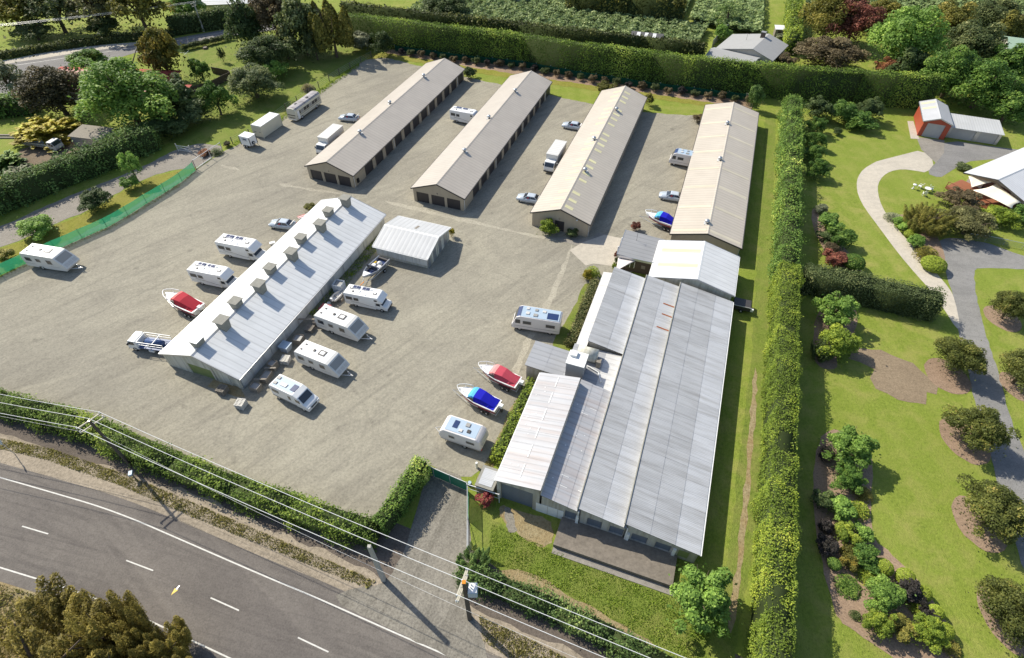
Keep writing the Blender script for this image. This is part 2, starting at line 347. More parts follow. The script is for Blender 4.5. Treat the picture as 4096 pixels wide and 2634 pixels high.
# neighbour's garden on the right
sheet('concrete_path', [(2054, 377), (2046, 380), (2019, 396), (2006, 415), (2003, 434), (2007, 458), (2022, 487), (2054, 530), (2099, 591), (2142, 642), (2174, 677), (2209, 725), (2236, 769), (2247, 768), (2233, 701), (2222, 677), (2188, 637), (2166, 613), (2129, 570), (2089, 525), (2062, 484), (2053, 452), (2053, 431), (2065, 412), (2083, 401), (2110, 396), (2142, 400), (2168, 405), (2188, 380), (2156, 351), (2116, 361)], m_conc, .020, 1)
sheet('garage_apron', [(2143, 321), (2209, 329), (2208, 358), (2189, 382), (2155, 351)], m_conc2, .026, 0)
sheet('side_strip', [(2122, 284), (2136, 284), (2150, 326), (2130, 325)], m_conc, .030, 0)
sheet('garage_court', [(2209, 327), (2335, 345), (2440, 358), (2440, 368), (2276, 375), (2249, 386), (2228, 398), (2214, 407), (2198, 417), (2166, 406), (2188, 382), (2208, 358)], m_greydrive, .016, 1)
sheet('garden_drive', [(2196, 555), (2290, 562), (2395, 600), (2450, 610), (2450, 640), (2380, 628), (2290, 627), (2277, 636), (2284, 700), (2308, 790), (2340, 890), (2364, 985), (2400, 1070), (2480, 1250), (2480, 1480), (2400, 1350), (2362, 1230), (2330, 1120), (2308, 1020), (2280, 940), (2262, 860), (2240, 770), (2228, 690), (2214, 640), (2200, 590)], m_greydrive, .014, 1, .1, 21)
sheet('bare_patch', [(2000, 812), (2060, 820), (2135, 850), (2172, 885), (2195, 905), (2190, 922), (2168, 918), (2165, 945), (2125, 940), (2100, 935), (2050, 910), (2035, 885), (2045, 865), (2010, 848), (1985, 840)], gravel_mat('patch_soil', (.31, .24, .16, 1), (.27, .205, .135, 1), (.2, .15, .1, 1), 4.5, -.3, .3, .8), .018, 0, .12, 22)
sheet('bark_bed', [(1955, 820), (1990, 790), (2010, 750), (1990, 700), (1930, 695), (1905, 750), (1900, 820), (1910, 860), (1960, 868)], m_mulch, .020, 2, .1, 23)
sheet('bark_bed', [(1955, 1000), (1915, 1020), (1900, 1120), (1905, 1240), (1925, 1330), (1950, 1430), (1970, 1460), (2050, 1510), (2130, 1570), (2240, 1570), (2240, 1510), (2200, 1430), (2140, 1350), (2080, 1290), (2040, 1260), (2035, 1180), (2045, 1080), (2020, 1030)], m_mulch, .020, 2, .1, 24)
sheet('bark_bed', [(1905, 480), (1925, 530), (1960, 560), (2000, 610), (2020, 640), (1960, 625), (1930, 590), (1905, 545), (1895, 505)], m_mulch, .020, 2, .1, 25)
sheet('bark_bed', [(2085, 505), (2130, 500), (2180, 530), (2205, 580), (2215, 640), (2185, 630), (2140, 580)], m_mulch, .018, 2, .1, 26)
for i, (x, y, rx, ry) in enumerate(((2215, 880, 48, 40), (2255, 1030, 50, 52), (2290, 1225, 55, 62), (2345, 1450, 45, 75), (2345, 745, 38, 28), (2375, 905, 30, 32))):
    c = G(x, y); a = G(x - rx, y); b = G(x, y + ry); rx2 = (c - a).length; ry2 = (c - b).length
    sheet('bark_ring', [(c.x + rx2 * math.cos(k * .524), c.y + ry2 * math.sin(k * .524)) for k in range(12)], m_mulch, .022, 1, .08, 30 + i, world=True)
# roads and tracks beyond
sheet('side_road', [(-60, 160), (13, 147), (180, 122), (341, 103), (450, 83), (560, 64), (700, 45), (700, 62), (560, 83), (426, 106), (336, 118), (258, 142), (170, 172), (90, 205), (30, 235), (-60, 275)], m_asph2, .016, 1)
sheet('side_road_verge', [(-60, 150), (10, 143), (90, 126), (190, 110), (330, 98), (330, 105), (180, 124), (70, 142), (13, 150), (-60, 166)], m_conc, .020, 1, .2, 41)
ls = [G(*q) for q in ((-60, 172), (18, 156), (120, 141), (200, 129), (330, 110), (420, 94), (545, 72))]
mbl = MB()
for a, b in zip(ls, ls[1:]):
    n = Vector((-(b - a).y, (b - a).x, 0)).normalized() * .1; mbl.quad(*[(p.x, p.y, .022) for p in (a + n, b + n, b - n, a - n)])
mbl.build('edge_line', m_paint, bpy.data.objects['side_road'])
sheet('vehicle_yard', [(20, 375), (60, 340), (190, 325), (260, 330), (230, 370), (120, 400), (60, 410), (10, 400)], m_soil, .014, 1, .3, 42)
sheet('orchard_lane', [(1660, 130), (1640, 60), (1680, 45), (1700, 40), (1710, 75), (1690, 130)], m_lawn, .008, 0)

m_pale = gravel_mat('pale_wheel_gravel', (.46, .42, .33, 1), (.4, .365, .29, 1), (.3, .27, .215, 1), 4.0, -.3, .5, .9)
for k, pl in enumerate(([(655, 428), (720, 440), (800, 452), (800, 456), (720, 446), (650, 434)], [(900, 468), (1010, 494), (1150, 527), (1300, 562), (1300, 567), (1150, 534), (1000, 501), (900, 474)], [(520, 385), (560, 396), (560, 400), (515, 390)], [(1345, 560), (1300, 700), (1240, 800), (1200, 900), (1190, 890), (1228, 790), (1285, 690), (1325, 600)])): sheet('wheel_track', pl, m_pale, .016, 1, .22, 70 + k)
# ---------------------------------------------------------------- building materials
TAN = (.68, .565, .455, 1); TANW = (.46, .385, .285, 1)
m_tanroof = ribbed('tan_roof', (.505, .448, .38, 1), .76, 'y', .42, 0, .4, (.4, .34, .29, 1), .35)
m_tanroof3 = ribbed('cream_roof', (.535, .472, .39, 1), .76, 'y', .42, 0, .4, (.45, .38, .31, 1), .35)
m_tanwall = ribbed('tan_wall', (.44, .365, .265, 1), .3, 'x', .6, 0, .3, (.3, .25, .19, 1), .35, streak='z')
m_tanwall_y = ribbed('tan_side_wall', (.44, .365, .265, 1), .3, 'y', .6, 0, .3, (.3, .25, .19, 1), .35, streak='z')
m_trim = plain('dark_trim', (.06, .055, .05, 1), .5)
m_tantrim = plain('tan_trim', (.55, .46, .37, 1), .5)
m_rdoor = ribbed('dark_roller_door', (.05, .043, .043, 1), .22, 'z', .5, 0, .4, (.09, .08, .075, 1), .4, .2, .5, 'z')
m_white = plain('white_paint', (.78, .77, .74, 1), .45)
m_whiteroof = ribbed('white_roof', (.68, .68, .675, 1), .9, 'y', .5, 0, .35, (.5, .5, .49, 1), .6)
m_whitewall = ribbed('weathered_wall', (.62, .6, .52, 1), 1.2, 'x', .7, 0, .25, (.3, .28, .17, 1), .75, streak='z')
m_whitewall_y = ribbed('weathered_side_wall', (.62, .62, .6, 1), 2.4, 'y', .7, 0, .25, (.4, .38, .3, 1), .5, streak='z')
m_greymetal = plain('galvanised', (.5, .51, .52, 1), .38, .75, .5, .15, 2)
m_asb = ribbed('grey_fibre_sheet', (.43, .435, .445, 1), .18, 'y', .7, 0, .3, (.25, .245, .24, 1), .9, .13, .4, world=True)
m_asb2 = ribbed('pale_fibre_sheet', (.51, .52, .54, 1), .18, 'y', .65, 0, .3, (.32, .315, .31, 1), .9, .12, .4, world=True)
m_iron = ribbed('old_iron_sheet', (.46, .46, .475, 1), .76, 'y', .55, .1, .3, (.4, .33, .3, 1), .75, .1, .4, world=True)
m_iron2 = ribbed('grey_iron_sheet', (.38, .385, .4, 1), .76, 'y', .55, .1, .3, (.29, .285, .28, 1), .7, .1, .4, world=True)
m_bright = ribbed('bright_iron_sheet', (.68, .67, .65, 1), .76, 'y', .45, .1, .4, (.5, .44, .38, 1), .4, .12, .4)
m_rust = plain('rust', (.3, .11, .05, 1), .85, 0, .2, .4, 4)
m_slate = ribbed('grey_membrane', (.3, .3, .305, 1), .9, 'y', .7, 0, .25, (.24, .24, .24, 1), .5, 0, .2)
m_brown = plain('brown_wall', (.1, .075, .06, 1), .7, 0, .25, .2, 2)
m_bluedoor = ribbed('slate_blue_door', (.17, .19, .225, 1), .3, 'z', .5, 0, .35, (.13, .14, .16, 1), .5, .1, .5, 'z')
m_fibrewall = ribbed('fibre_wall', (.5, .47, .41, 1), 1.2, 'x', .75, 0, .2, (.24, .2, .13, 1), .7, streak='z')
m_clear = ribbed('translucent_sheet', (.8, .73, .42, 1), .76, 'y', .4, 0, .4, (.66, .6, .34, 1), .4, .1)
m_stack = plain('vent_stack_concrete', (.27, .26, .225, 1), .85, 0, .2, .3, 2.5)
m_glass = plain('dark_glass', (.03, .035, .045, 1), .08, 0, .8, .1, 1)
m_black = plain('black_rubber', (.02, .02, .02, 1), .7, 0, .3, .2, 4)
m_green_st = plain('mossy_panel', (.22, .26, .1, 1), .8, 0, .2, .25, 2)
m_pipe = plain('white_pipe', (.74, .73, .7, 1), .4)
m_conc_b = gravel_mat('platform_concrete', (.25, .215, .175, 1), (.22, .19, .155, 1), (.14, .12, .1, 1), 3.0, .2, .4, .5)
m_wood = plain('weathered_timber', (.25, .22, .18, 1), .8, 0, .2, .3, 3)
m_lamp = plain('lamp_housing', (.8, .8, .78, 1), .4)
m_ink = plain('black_lettering', (.03, .03, .03, 1), .5)
def yard_thing(name, label, cat, u, v, group=None): return thing(name, label, cat, LW(u, v), -YAW, group)
def face_wall(mb, x0, x1, top, opens, y0, y1, zb=0.0):
    "wall across x with rectangular openings [(xa, xb, z0, z1)], top = [(x, z)...] profile; between planes y0..y1"
    xs = sorted(opens); zo = max([o[3] for o in opens], default=zb)
    zl = min([o[2] for o in opens], default=zb)
    def prof(x):
        for (a, za), (b, zb_) in zip(top, top[1:]):
            if a <= x <= b: return za + (zb_ - za) * (x - a) / (b - a)
        return top[-1][1]
    if opens:
        c = x0
        for (a, b, q0, q1) in xs:
            mb.box(c, a, y0, y1, zb, zo)
            if q1 < zo - .01: mb.box(a, b, y0, y1, q1, zo)
            if q0 > zb + .01: mb.box(a, b, y0, y1, zb, q0)
            c = b
        mb.box(c, x1, y0, y1, zb, zo)
    pl = [(x0, zo)] + [(x, z) for x, z in [(x0, prof(x0))] + [p for p in top if x0 < p[0] < x1] + [(x1, prof(x1))]] + [(x1, zo)]
    if not opens: pl = [(x0, zb)] + pl[1:-1] + [(x1, zb)]
    mb.prism(pl, y0, y1)
def letter(ch, parent, x, y, z, size=.42):
    cu = bpy.data.curves.new('letter', 'FONT'); cu.body = ch; cu.size = size; cu.extrude = .012; cu.align_x = 'CENTER'
    o = bpy.data.objects.new('letter_tmp', cu); COL.objects.link(o); bpy.context.view_layer.update()
    me = bpy.data.meshes.new_from_object(o.evaluated_get(bpy.context.evaluated_depsgraph_get())); bpy.data.objects.remove(o)
    me.materials.clear(); me.materials.append(m_ink)
    q = link(bpy.data.objects.new('letter', me), parent); q.location = (x, y, z); q.rotation_euler = (R(90), 0, 0); return q
vent_me = None
def turbine(parent, x, y, z):
    global vent_me
    if vent_me is None:
        mb = MB().lathe([(.0, -.1), (.22, -.1), (.22, .22), (.34, .28), (.4, .42), (.38, .56), (.26, .68), (.0, .72)], n=14)
        vent_me = mb.build('roof_ventilator', m_greymetal, None, True).data; bpy.data.objects.remove(bpy.data.objects['roof_ventilator'])
        mf = MB().box(-.45, .45, -.42, .42, -.02, .0); turbine.fl = mf.build('flashing', m_bright).data; bpy.data.objects.remove(bpy.data.objects['flashing'])
    o = link(bpy.data.objects.new('roof_ventilator', vent_me), parent); o.location = (x, y, z)
    f = link(bpy.data.objects.new('flashing', turbine.fl), o); f.location = (0, 0, -.02)
    return o
def gable(t, w, l, he, hr, roofm, over=.25, xr=None, ov_end=.2, thick=.07, trim=None, cap=None, gut=None):
    "roof with ridge along y over x 0..w, y 0..l ; eave outer edge at x=0 and w"
    xr = w / 2 if xr is None else xr
    A = MB().slab([(0, -0, he), (xr, 0, hr), (xr, l, hr), (0, l, he)], thick).build('roof_slope', roofm, t)
    B = MB().slab([(xr + .002, 0, hr), (w, 0, he), (w, l, he), (xr + .002, l, hr)], thick).build('roof_slope', roofm, t)
    sl, sr = (hr - he) / xr, (hr - he) / (w - xr)
    MB().prism([(xr - .22, hr - .22 * sl + .015), (xr, hr + .05), (xr + .22, hr - .22 * sr + .015), (xr + .22, hr - .22 * sr + .002), (xr, hr + .03), (xr - .22, hr - .22 * sl + .002)], -.02, l + .02).build('ridge_cap', cap or roofm, t)
    for ya, yb in ((-.06, -.004), (l + .004, l + .06)):
        MB().prism([(-.02, he + .03), (xr, hr + .03), (xr, hr - .2), (-.02, he - .2)], ya, yb).build('bargeboard', trim or m_trim, t)
        MB().prism([(xr + .002, hr + .03), (w + .02, he + .03), (w + .02, he - .2), (xr + .002, hr - .2)], ya, yb).build('bargeboard', trim or m_trim, t)
    MB().box(-.12, -.01, .0, l, he - .16, he - .05).build('gutter', gut or m_trim, t); MB().box(w + .01, w + .12, .0, l, he - .16, he - .05).build('gutter', gut or m_trim, t)
    return A, B
# ---------------------------------------------------------------- four storage sheds
def storage(label, u0, v0, v1, w, he, hr, roofm, front, side, ch, vents, group):
    t = yard_thing('storage_shed', label, 'shed', u0, v0, group); l = v1 - v0
    gable(t, w, l, he, hr, roofm)
    s = (hr - he) / (w / 2); wi = .3
    zt = lambda x: (he - .08) + s * min(x, w - x)
    core = MB().prism([(wi + .14, 0), (w - wi - .14, 0), (w - wi - .14, zt(wi + .14)), (w / 2, zt(w / 2)), (wi + .14, zt(wi + .14))], .14 + .15, l - .15)
    # front
    face_wall(core, wi, w - wi, [(wi, zt(wi)), (w / 2, zt(w / 2)), (w - wi, zt(wi))], front, .15, .292)
    # sides
    core.box(wi, wi + .138, .293, l - .15, 0, zt(wi))
    ds = [(y - 1.45, y + 1.45) for y in side]; c = .293; x0, x1 = w - wi - .138, w - wi
    for a, b in ds: core.box(x0, x1, c, a, 0, 2.1); c = b
    core.box(x0, x1, c, l - .15, 0, 2.1); core.box(x0, x1, .293, l - .15, 2.1, zt(wi))
    core.build('wall', m_tanwall_y, t)
    for a, b, q0, q1 in front:
        MB().box(a + .01, b - .01, .25, .288, q0, q1).build('roller_door', m_rdoor, t)
    me = None
    for a, b in ds:
        if me is None:
            o = MB().box(-.13, -.1, -1.44, 1.44, 0, 2.09).build('roller_door', m_rdoor, t); me = o.data
        else: o = link(bpy.data.objects.new('roller_door', me), t)
        o.location = (w - wi, (a + b) / 2, 0)
    for k, y in enumerate([.4] + [side[i] + 1.97 for i in range(2, len(side), 4)] if side else [.4]):
        MB().tube([(w - wi + .06, y, he - .1), (w - wi + .06, y, .05)], .05, 6).build('downpipe', m_pipe, t)
    for x, y in vents:
        z = hr - abs(x - w / 2) * s; turbine(t, x, y, z + .02)
    if ch: letter(ch, t, w / 2 - .1, .14, 2.35)
    return t
G_S = 'tan storage sheds standing side by side'
side = [81.2 - 75.4 + 3.95 * k for k in range(12)]
fr3 = [(.87, 3.27, 0, 2.05), (3.8, 6.32, 0, 2.05), (6.8, 9.33, 0, 2.05)]
W1 = 10.26
s1 = storage('tan storage shed nearest the container and bus, three dark doors on its end', -67.94, 75.35, 126.7, W1, 2.665, 4.496, m_tanroof, fr3, side, 'A', [(5.2, 39.8), (4.3, 25.4), (5.3, 11.6)], G_S)
s2 = storage('tan storage shed second from the left, letter B over its end doors', -46.06, 75.4, 126.8, W1, 2.665, 4.496, m_tanroof, fr3, side, 'B', [(4.5, 26.2), (5.3, 11.9), (5.4, 39.6)], G_S)
s3 = storage('tan storage shed with rows of small yellow skylights and a single end door', -23.88, 75.5, 126.1, W1, 2.665, 4.496, m_tanroof3, [(4.25, 5.9, 0.02, 2.08)], [], 'C', [(5.8, 38.5), (4.5, 24.7), (5.8, 13.1)], G_S)
s4 = storage('wide tan storage shed beside the tall boundary hedge, banded with translucent strips', -1.04, 77.5, 126.8, 11.08, 2.665, 4.13, m_tanroof3, [], [], None, [(5.1, 38.6), (5.1, 23.7), (5.1, 2.9)], G_S)
MB().lathe([(.0, 0), (.14, .02), (.16, .1), (.0, .2)], (8.0, .08, 2.9), 10).build('wall_lamp', m_lamp, s3)
MB().lathe([(.0, 0), (.14, .02), (.16, .1), (.0, .2)], (.35, .08, 2.5), 10).build('wall_lamp', m_lamp, s1)
MB().box(W1 - .28, W1 - .05, 1.2, 1.7, .5, 1.3).build('meter_box', m_black, s1)
m_clear4 = ribbed('dull_translucent_sheet', (.62, .55, .42, 1), .76, 'y', .4, 0, .4, (.52, .46, .35, 1), .4, .1)
def skylight(t, w, he, hr, x0, x1, y0, y1, mat=None):
    s = (hr - he) / (w / 2); z = lambda x: he + s * min(x, w - x) + .018
    return MB().slab([(x0, y0, z(x0)), (x1, y0, z(x1)), (x1, y1, z(x1)), (x0, y1, z(x0))], .014).build('skylight', mat or m_clear, t)
rs = random.Random(4)
for k in range(22):
    y = 1.6 + k * 2.2 + rs.uniform(-.25, .25)
    if k % 5 == 3: continue
    skylight(s3, W1, 2.665, 4.496, 3.05, 4.75, y - .3, y + .3)
    skylight(s3, W1, 2.665, 4.496, 5.5, 6.85, y - .35, y + .35)
for y in (1.0, 8.0, 14.5, 21.0, 27.5, 33.7, 39.9, 46.8):
    skylight(s4, 11.08, 2.665, 4.13, .3, 5.25, y - .4, y + .4, m_clear4); skylight(s4, 11.08, 2.665, 4.13, 5.85, 10.8, y - .4, y + .4, m_clear4)
# ---------------------------------------------------------------- long white shed with vent stacks, and its annex
t = yard_thing('poultry_shed', 'long low white shed with ten box vents along its ridge', 'shed', -59.1, 29.7); LWH, WWH = 37.5, 12.5
gable(t, WWH, LWH, 2.3, 4.38, m_whiteroof, trim=m_greymetal, gut=m_greymetal, cap=m_greymetal)
s = 2.08 / 6.25; zt = lambda x: 2.22 + s * min(x, WWH - x)
mb = MB().prism([(.5, 0), (WWH - .5, 0), (WWH - .5, zt(.5)), (WWH / 2, zt(WWH / 2)), (.5, zt(.5))], .3, LWH - .2)
face_wall(mb, .38, WWH - .38, [(.38, zt(.38)), (WWH / 2, zt(WWH / 2)), (WWH - .38, zt(.38))], [(4.2, 7.9, 0, 2.0), (10.5, 11.35, 0, 1.95)], .15, .298)
mb.build('wall', m_whitewall, t)
MB().box(WWH - .49, WWH - .38, .3, LWH - .2, 0, zt(.4)).build('side_wall', m_whitewall_y, t)
for k in range(7): MB().box(WWH - .379, WWH - .34, .3 + k * 6, .42 + k * 6, 0, zt(.4)).build('wall_batten', m_greymetal, t)
MB().box(4.22, 7.88, .24, .296, 0, 1.99).build('sliding_door', m_green_st, t)
MB().box(10.52, 11.33, .24, .296, 0, 1.94).build('door', m_whitewall, t)
MB().tube([(8.3, .1, 2.6), (8.3, .1, .2)], .05).build('downpipe', m_greymetal, t)
for i, v in enumerate((65.0, 61.5, 57.7, 54.0, 50.2, 46.5, 42.7, 39.0, 35.2, 31.6)):
    big = i % 2 == 0; x = (-51.95 if big else -53.15) + 59.1; x = 6.8 if big else 5.75; h = 5.5 if big else 5.15; y = v - 29.7
    b = MB().add([(x - .5, y - .5, 3.7), (x + .5, y - .5, 3.7), (x + .5, y + .5, 3.7), (x - .5, y + .5, 3.7), (x - .62, y - .62, h), (x + .62, y - .62, h), (x + .62, y + .62, h), (x - .62, y + .62, h)], [(0, 3, 2, 1), (4, 5, 6, 7), (0, 1, 5, 4), (1, 2, 6, 5), (2, 3, 7, 6), (3, 0, 4, 7)])
    b = b.build('vent_stack', m_stack, t)
    e = .8 if big else .74
    MB().box(x - e, x + e, y - e, y + e, h + .16, h + .24).build('vent_lid', m_stack if i < 9 else m_white, b)
    for dx in (-.5, .5):
        for dy in (-.5, .5): MB().box(x + dx - .05, x + dx + .05, y + dy - .05, y + dy + .05, h, h + .16).build('lid_post', m_stack, b)
m_annexroof = ribbed('grey_white_roof', (.55, .55, .55, 1), .76, 'y', .5, 0, .3, (.42, .42, .41, 1), .6)
t = yard_thing('annex_shed', 'small white gabled shed with panelled walls beside the aluminium boat', 'shed', -44.45, 67.65)
t.rotation_euler.z = -YAW - R(90)      # ridge runs across the yard grid; local x = -v, y = u
WA, LA = 8.75, 9.55
gable(t, WA, LA, 2.25, 3.42, m_annexroof, trim=m_white, gut=m_white, cap=m_white)
s = 1.17 / (WA / 2); zt = lambda x: 2.18 + s * min(x, WA - x)
mb = MB().prism([(.45, 0), (WA - .45, 0), (WA - .45, zt(.45)), (WA / 2, zt(WA / 2)), (.45, zt(.45))], .25, LA - .35); mb.build('wall', m_whitewall, t)
x = .34
n = 7
for k in range(n):
    a, b = .35 + k * (LA - .7) / n, .35 + (k + 1) * (LA - .7) / n
    MB().box(WA - .449, WA - .36, a + .03, b - .03, .55, zt(.38)).build('wall_panel', m_whitewall_y, t)
for k in range(8):
    a, b = .4 + k * (WA - .8) / 8, .4 + (k + 1) * (WA - .8) / 8; c = (a + b) / 2
    MB().box(a + .03, b - .03, LA - .349, LA - .26, .02, min(zt(a), zt(b)) - .02).build('wall_panel', m_greymetal if k % 2 else m_whitewall, t)
z = 3.42 - 1.9 * s; MB().slab([(WA / 2 - 2.3, 4.7, 3.42 - 2.3 * s + .02), (WA / 2 - 1.0, 4.7, 3.42 - 1.0 * s + .02), (WA / 2 - 1.0, 5.1, 3.42 - 1.0 * s + .02), (WA / 2 - 2.3, 5.1, 3.42 - 2.3 * s + .02)], .015).build('rusty_roof_patch', m_wood, t)
# ---------------------------------------------------------------- packhouse
t = yard_thing('packhouse', 'sprawling grey saw-tooth roofed packhouse with a concrete loading platform', 'warehouse', 0, 26.85)
def bay(u0, z0, u1, z1, v0, v1, cols, nv, mat, wall=True, under=.06, mats=None):
    v0 -= 26.85; v1 -= 26.85; sl = (z1 - z0) / (u1 - u0); zz = lambda u: z0 + sl * (u - u0)
    MB().slab([(u0 + .02, v0 + .02, zz(u0) - .03), (u1 - .02, v0 + .02, zz(u1) - .03), (u1 - .02, v1 - .02, zz(u1) - .03), (u0 + .02, v1 - .02, zz(u0) - .03)], .06).build('roof_deck', m_brown, t)
    dv = (v1 - v0) / nv; us = [u0 + (u1 - u0) * c / cols for c in range(cols + 1)]
    for c in range(cols):
        a, b = us[c] - (0 if c == 0 else 0), us[c + 1]; lift = .012 * (cols - 1 - c)
        me = MB().slab([(0, 0, 0), (b - a + (.06 if c < cols - 1 else 0), 0, zz(b) - zz(a)), (b - a + (.06 if c < cols - 1 else 0), dv - .014, zz(b) - zz(a)), (0, dv - .014, 0)], .02).mesh('roof_sheet')
        bm = bmesh.new(); bm.from_mesh(me); bmesh.ops.recalc_face_normals(bm, faces=bm.faces); bm.to_mesh(me); bm.free()
        me.materials.append((mats or [mat] * cols)[c])
        for k in range(nv):
            o = link(bpy.data.objects.new('roof_sheet', me), t); o.location = (a, v0 + k * dv, zz(a) + lift + .004 * ((k + c) % 2))
    if wall: MB().prism([(u0 + .12, 0), (u1 - .12, 0), (u1 - .12, zz(u1) - .12), (u0 + .12, zz(u0) - .12)], v0 + .4, v1 - .15).build('wall_block', m_fibrewall, t)
    return zz
zD = bay(2.2, 3.81, 9.79, 2.47, 26.85, 64.9, 3, 25, m_asb, mats=[m_asb, m_asb, m_asb2])
zC = bay(-2.6, 3.79, 2.5, 2.96, 26.85, 64.9, 2, 25, m_asb2, mats=[m_asb, m_asb2])
zB = bay(-6.5, 3.94, -2.3, 3.06, 26.85, 42.9, 3, 10, m_iron)
zB2 = bay(-7.4, 3.95, -2.35, 3.05, 49.3, 64.9, 2, 10, m_asb, mats=[m_asb, m_asb2])
zA = bay(-11.47, 3.89, -6.54, 4.9, 26.85, 42.3, 2, 9, m_iron, mats=[m_iron, m_iron])
zW = bay(-13.85, 3.2, -9.0, 2.86, 43.3, 47.7, 2, 3, m_iron2)
zM = bay(-8.98, 2.88, -2.7, 2.8, 42.35, 49.25, 3, 4, m_bright, mats=[m_iron2, m_iron2, m_bright])
bay(-8.85, 2.55, -7.42, 2.75, 49.3, 64.9, 1, 8, m_bright)
def facade(u0, u1, zz, opens, zb=0.0, mat=m_fibrewall):
    mb = MB(); face_wall(mb, u0 + .1, u1 - .1, [(u0, zz(u0) - .12), (u1, zz(u1) - .12)], opens, .18, .39, zb); mb.build('front_wall', mat, t)
    for a, b, q0, q1 in opens: MB().box(a + .02, b - .02, .33, .385, q0, q1).build('loading_door', m_bluedoor, t)
facade(-11.47, -6.54, zA, [(-10.9, -7.35, 0, 3.4)])
facade(-6.5, -2.3, zB, [(-3.82, -2.62, .6, 2.2)])
facade(-2.3, 2.5, zC, [(-1.45, .08, .6, 2.2), (.9, 2.35, .6, 2.15)])
facade(2.5, 9.79, zD, [(3.2, 4.78, .6, 2.1), (5.6, 7.15, .6, 2.0)])
MB().box(7.9, 8.9, .15, .178, .62, 1.9).build('wall_panel', m_green_st, t)
for a, b in ((-6.95, -5.7), (-5.65, -4.6), (-4.55, -3.95)): MB().box(a, b, .14, .178, .0, 1.75).build('wall_panel', m_white, t)
for a in (-2.6, 2.7, 7.35): MB().box(a, a + .3, -.05, .17, .6, 1.9).build('dock_bumper', m_white, t)
for u, zz in ((-2.42, zB(-2.4)), (2.62, zC(2.4))): MB().tube([(u, -.02, zz + .1), (u, -.02, .7)], .07).build('downpipe', m_white, t)
MB().box(-11.6, -11.48, 0, 15.4, 3.72, 3.84).build('gutter', m_white, t); MB().box(9.8, 9.95, 0, 38, 2.28, 2.42).build('gutter', m_pipe, t)
MB().box(-6.53, -6.5, 0, 15.4, 3.95, 4.86).build('side_cladding', m_fibrewall, t)
MB().box(-2.62, -2.57, .0, 38, 2.9, 3.74).build('side_cladding', m_white, t); MB().box(2.21, 2.26, 0, 38, 2.9, 3.77).build('side_cladding', m_fibrewall, t)
MB().tube([(-2.62, 0, 3.84), (-2.62, 38, 3.84)], .08).build('ridge_flashing', m_stack, t); MB().tube([(2.2, 0, 3.86), (2.2, 38, 3.86)], .08).build('ridge_flashing', m_stack, t)
for u, v, l in ((.6, 60.2, 2.0), (.75, 58.1, 1.9), (.5, 55.4, 2.1)): MB().slab([(u, v - 26.85, zC(u) + .03), (u + l, v - 26.85, zC(u + l) + .03), (u + l, v - 26.62, zC(u + l) + .03), (u, v - 26.62, zC(u) + .03)], .008).build('rust_patch', m_rust, t)
rs = random.Random(7)
for k in range(26):
    u, v = rs.uniform(-11, -9.4) if k % 2 else rs.uniform(-6.2, -3), rs.uniform(28, 41); zz = zA if k % 2 else zB; l = rs.choice((.1, .14, .8)); e = .07 if l > .5 else .1
    MB().slab([(u, v - 26.85, zz(u) + .045), (u + l, v - 26.85, zz(u + l) + .045), (u + l, v - 26.85 + e, zz(u + l) + .045), (u, v - 26.85 + e, zz(u) + .045)], .006).build('sealant_patch', m_white, t)
for k in range(6): MB().slab([(-9.12, k * 2.5 + 1, zA(-9.12) + .05), (-9.02, k * 2.5 + 1, zA(-9.02) + .05), (-9.02, k * 2.5 + 2.6, zA(-9.02) + .05), (-9.12, k * 2.5 + 2.6, zA(-9.12) + .05)], .006).build('sealant_strip', m_white, t)
# rooftop tower, tank, duct
v = 43.6 - 26.85
tw = MB().box(-8.7, -6.55, v, v + 2.1, 2.8, 5.3).build('rooftop_tower', m_slate, t)
MB().box(-8.78, -6.47, v - .08, v + 2.18, 5.302, 5.4).build('tower_cap', m_white, tw); MB().box(-8.55, -7.75, v + 1.1, v + 1.95, 5.402, 5.75).build('tower_hatch', m_white, tw)
MB().lathe([(.0, 0), (.9, 0), (.9, 2.5), (.0, 2.5)], (-8.1, 47.4 - 26.85, 3.6), 20, 0, 'x').build('rooftop_tank', m_whitewall, t, True)
MB().box(-5.5, -4.95, 46.2 - 26.85, 46.9 - 26.85, 2.85, 3.9).build('duct_box', m_wood, t)
MB().tube([(-4.9, 45.4 - 26.85, 3.0), (-4.3, 44.0 - 26.85, 3.05)], .08).build('roof_pipe', m_white, t); MB().tube([(-6.5, 46.0 - 26.85, 3.05), (-4.9, 45.4 - 26.85, 3.05)], .07).build('roof_pipe', m_white, t)
# loading platform: concrete, with its footing kerb
pf = yard_thing('loading_platform', 'raised bare concrete loading platform in front of the packhouse doors', 'platform', 0, 26.85)
MB().box(-4.06, 8.0, -3.0, .17, .0, .6).build('platform_slab', m_conc_b, pf, bevel=.03); MB().box(-4.0, 8.35, -3.68, -3.02, .0, .08).build('kerb', m_conc2, pf)
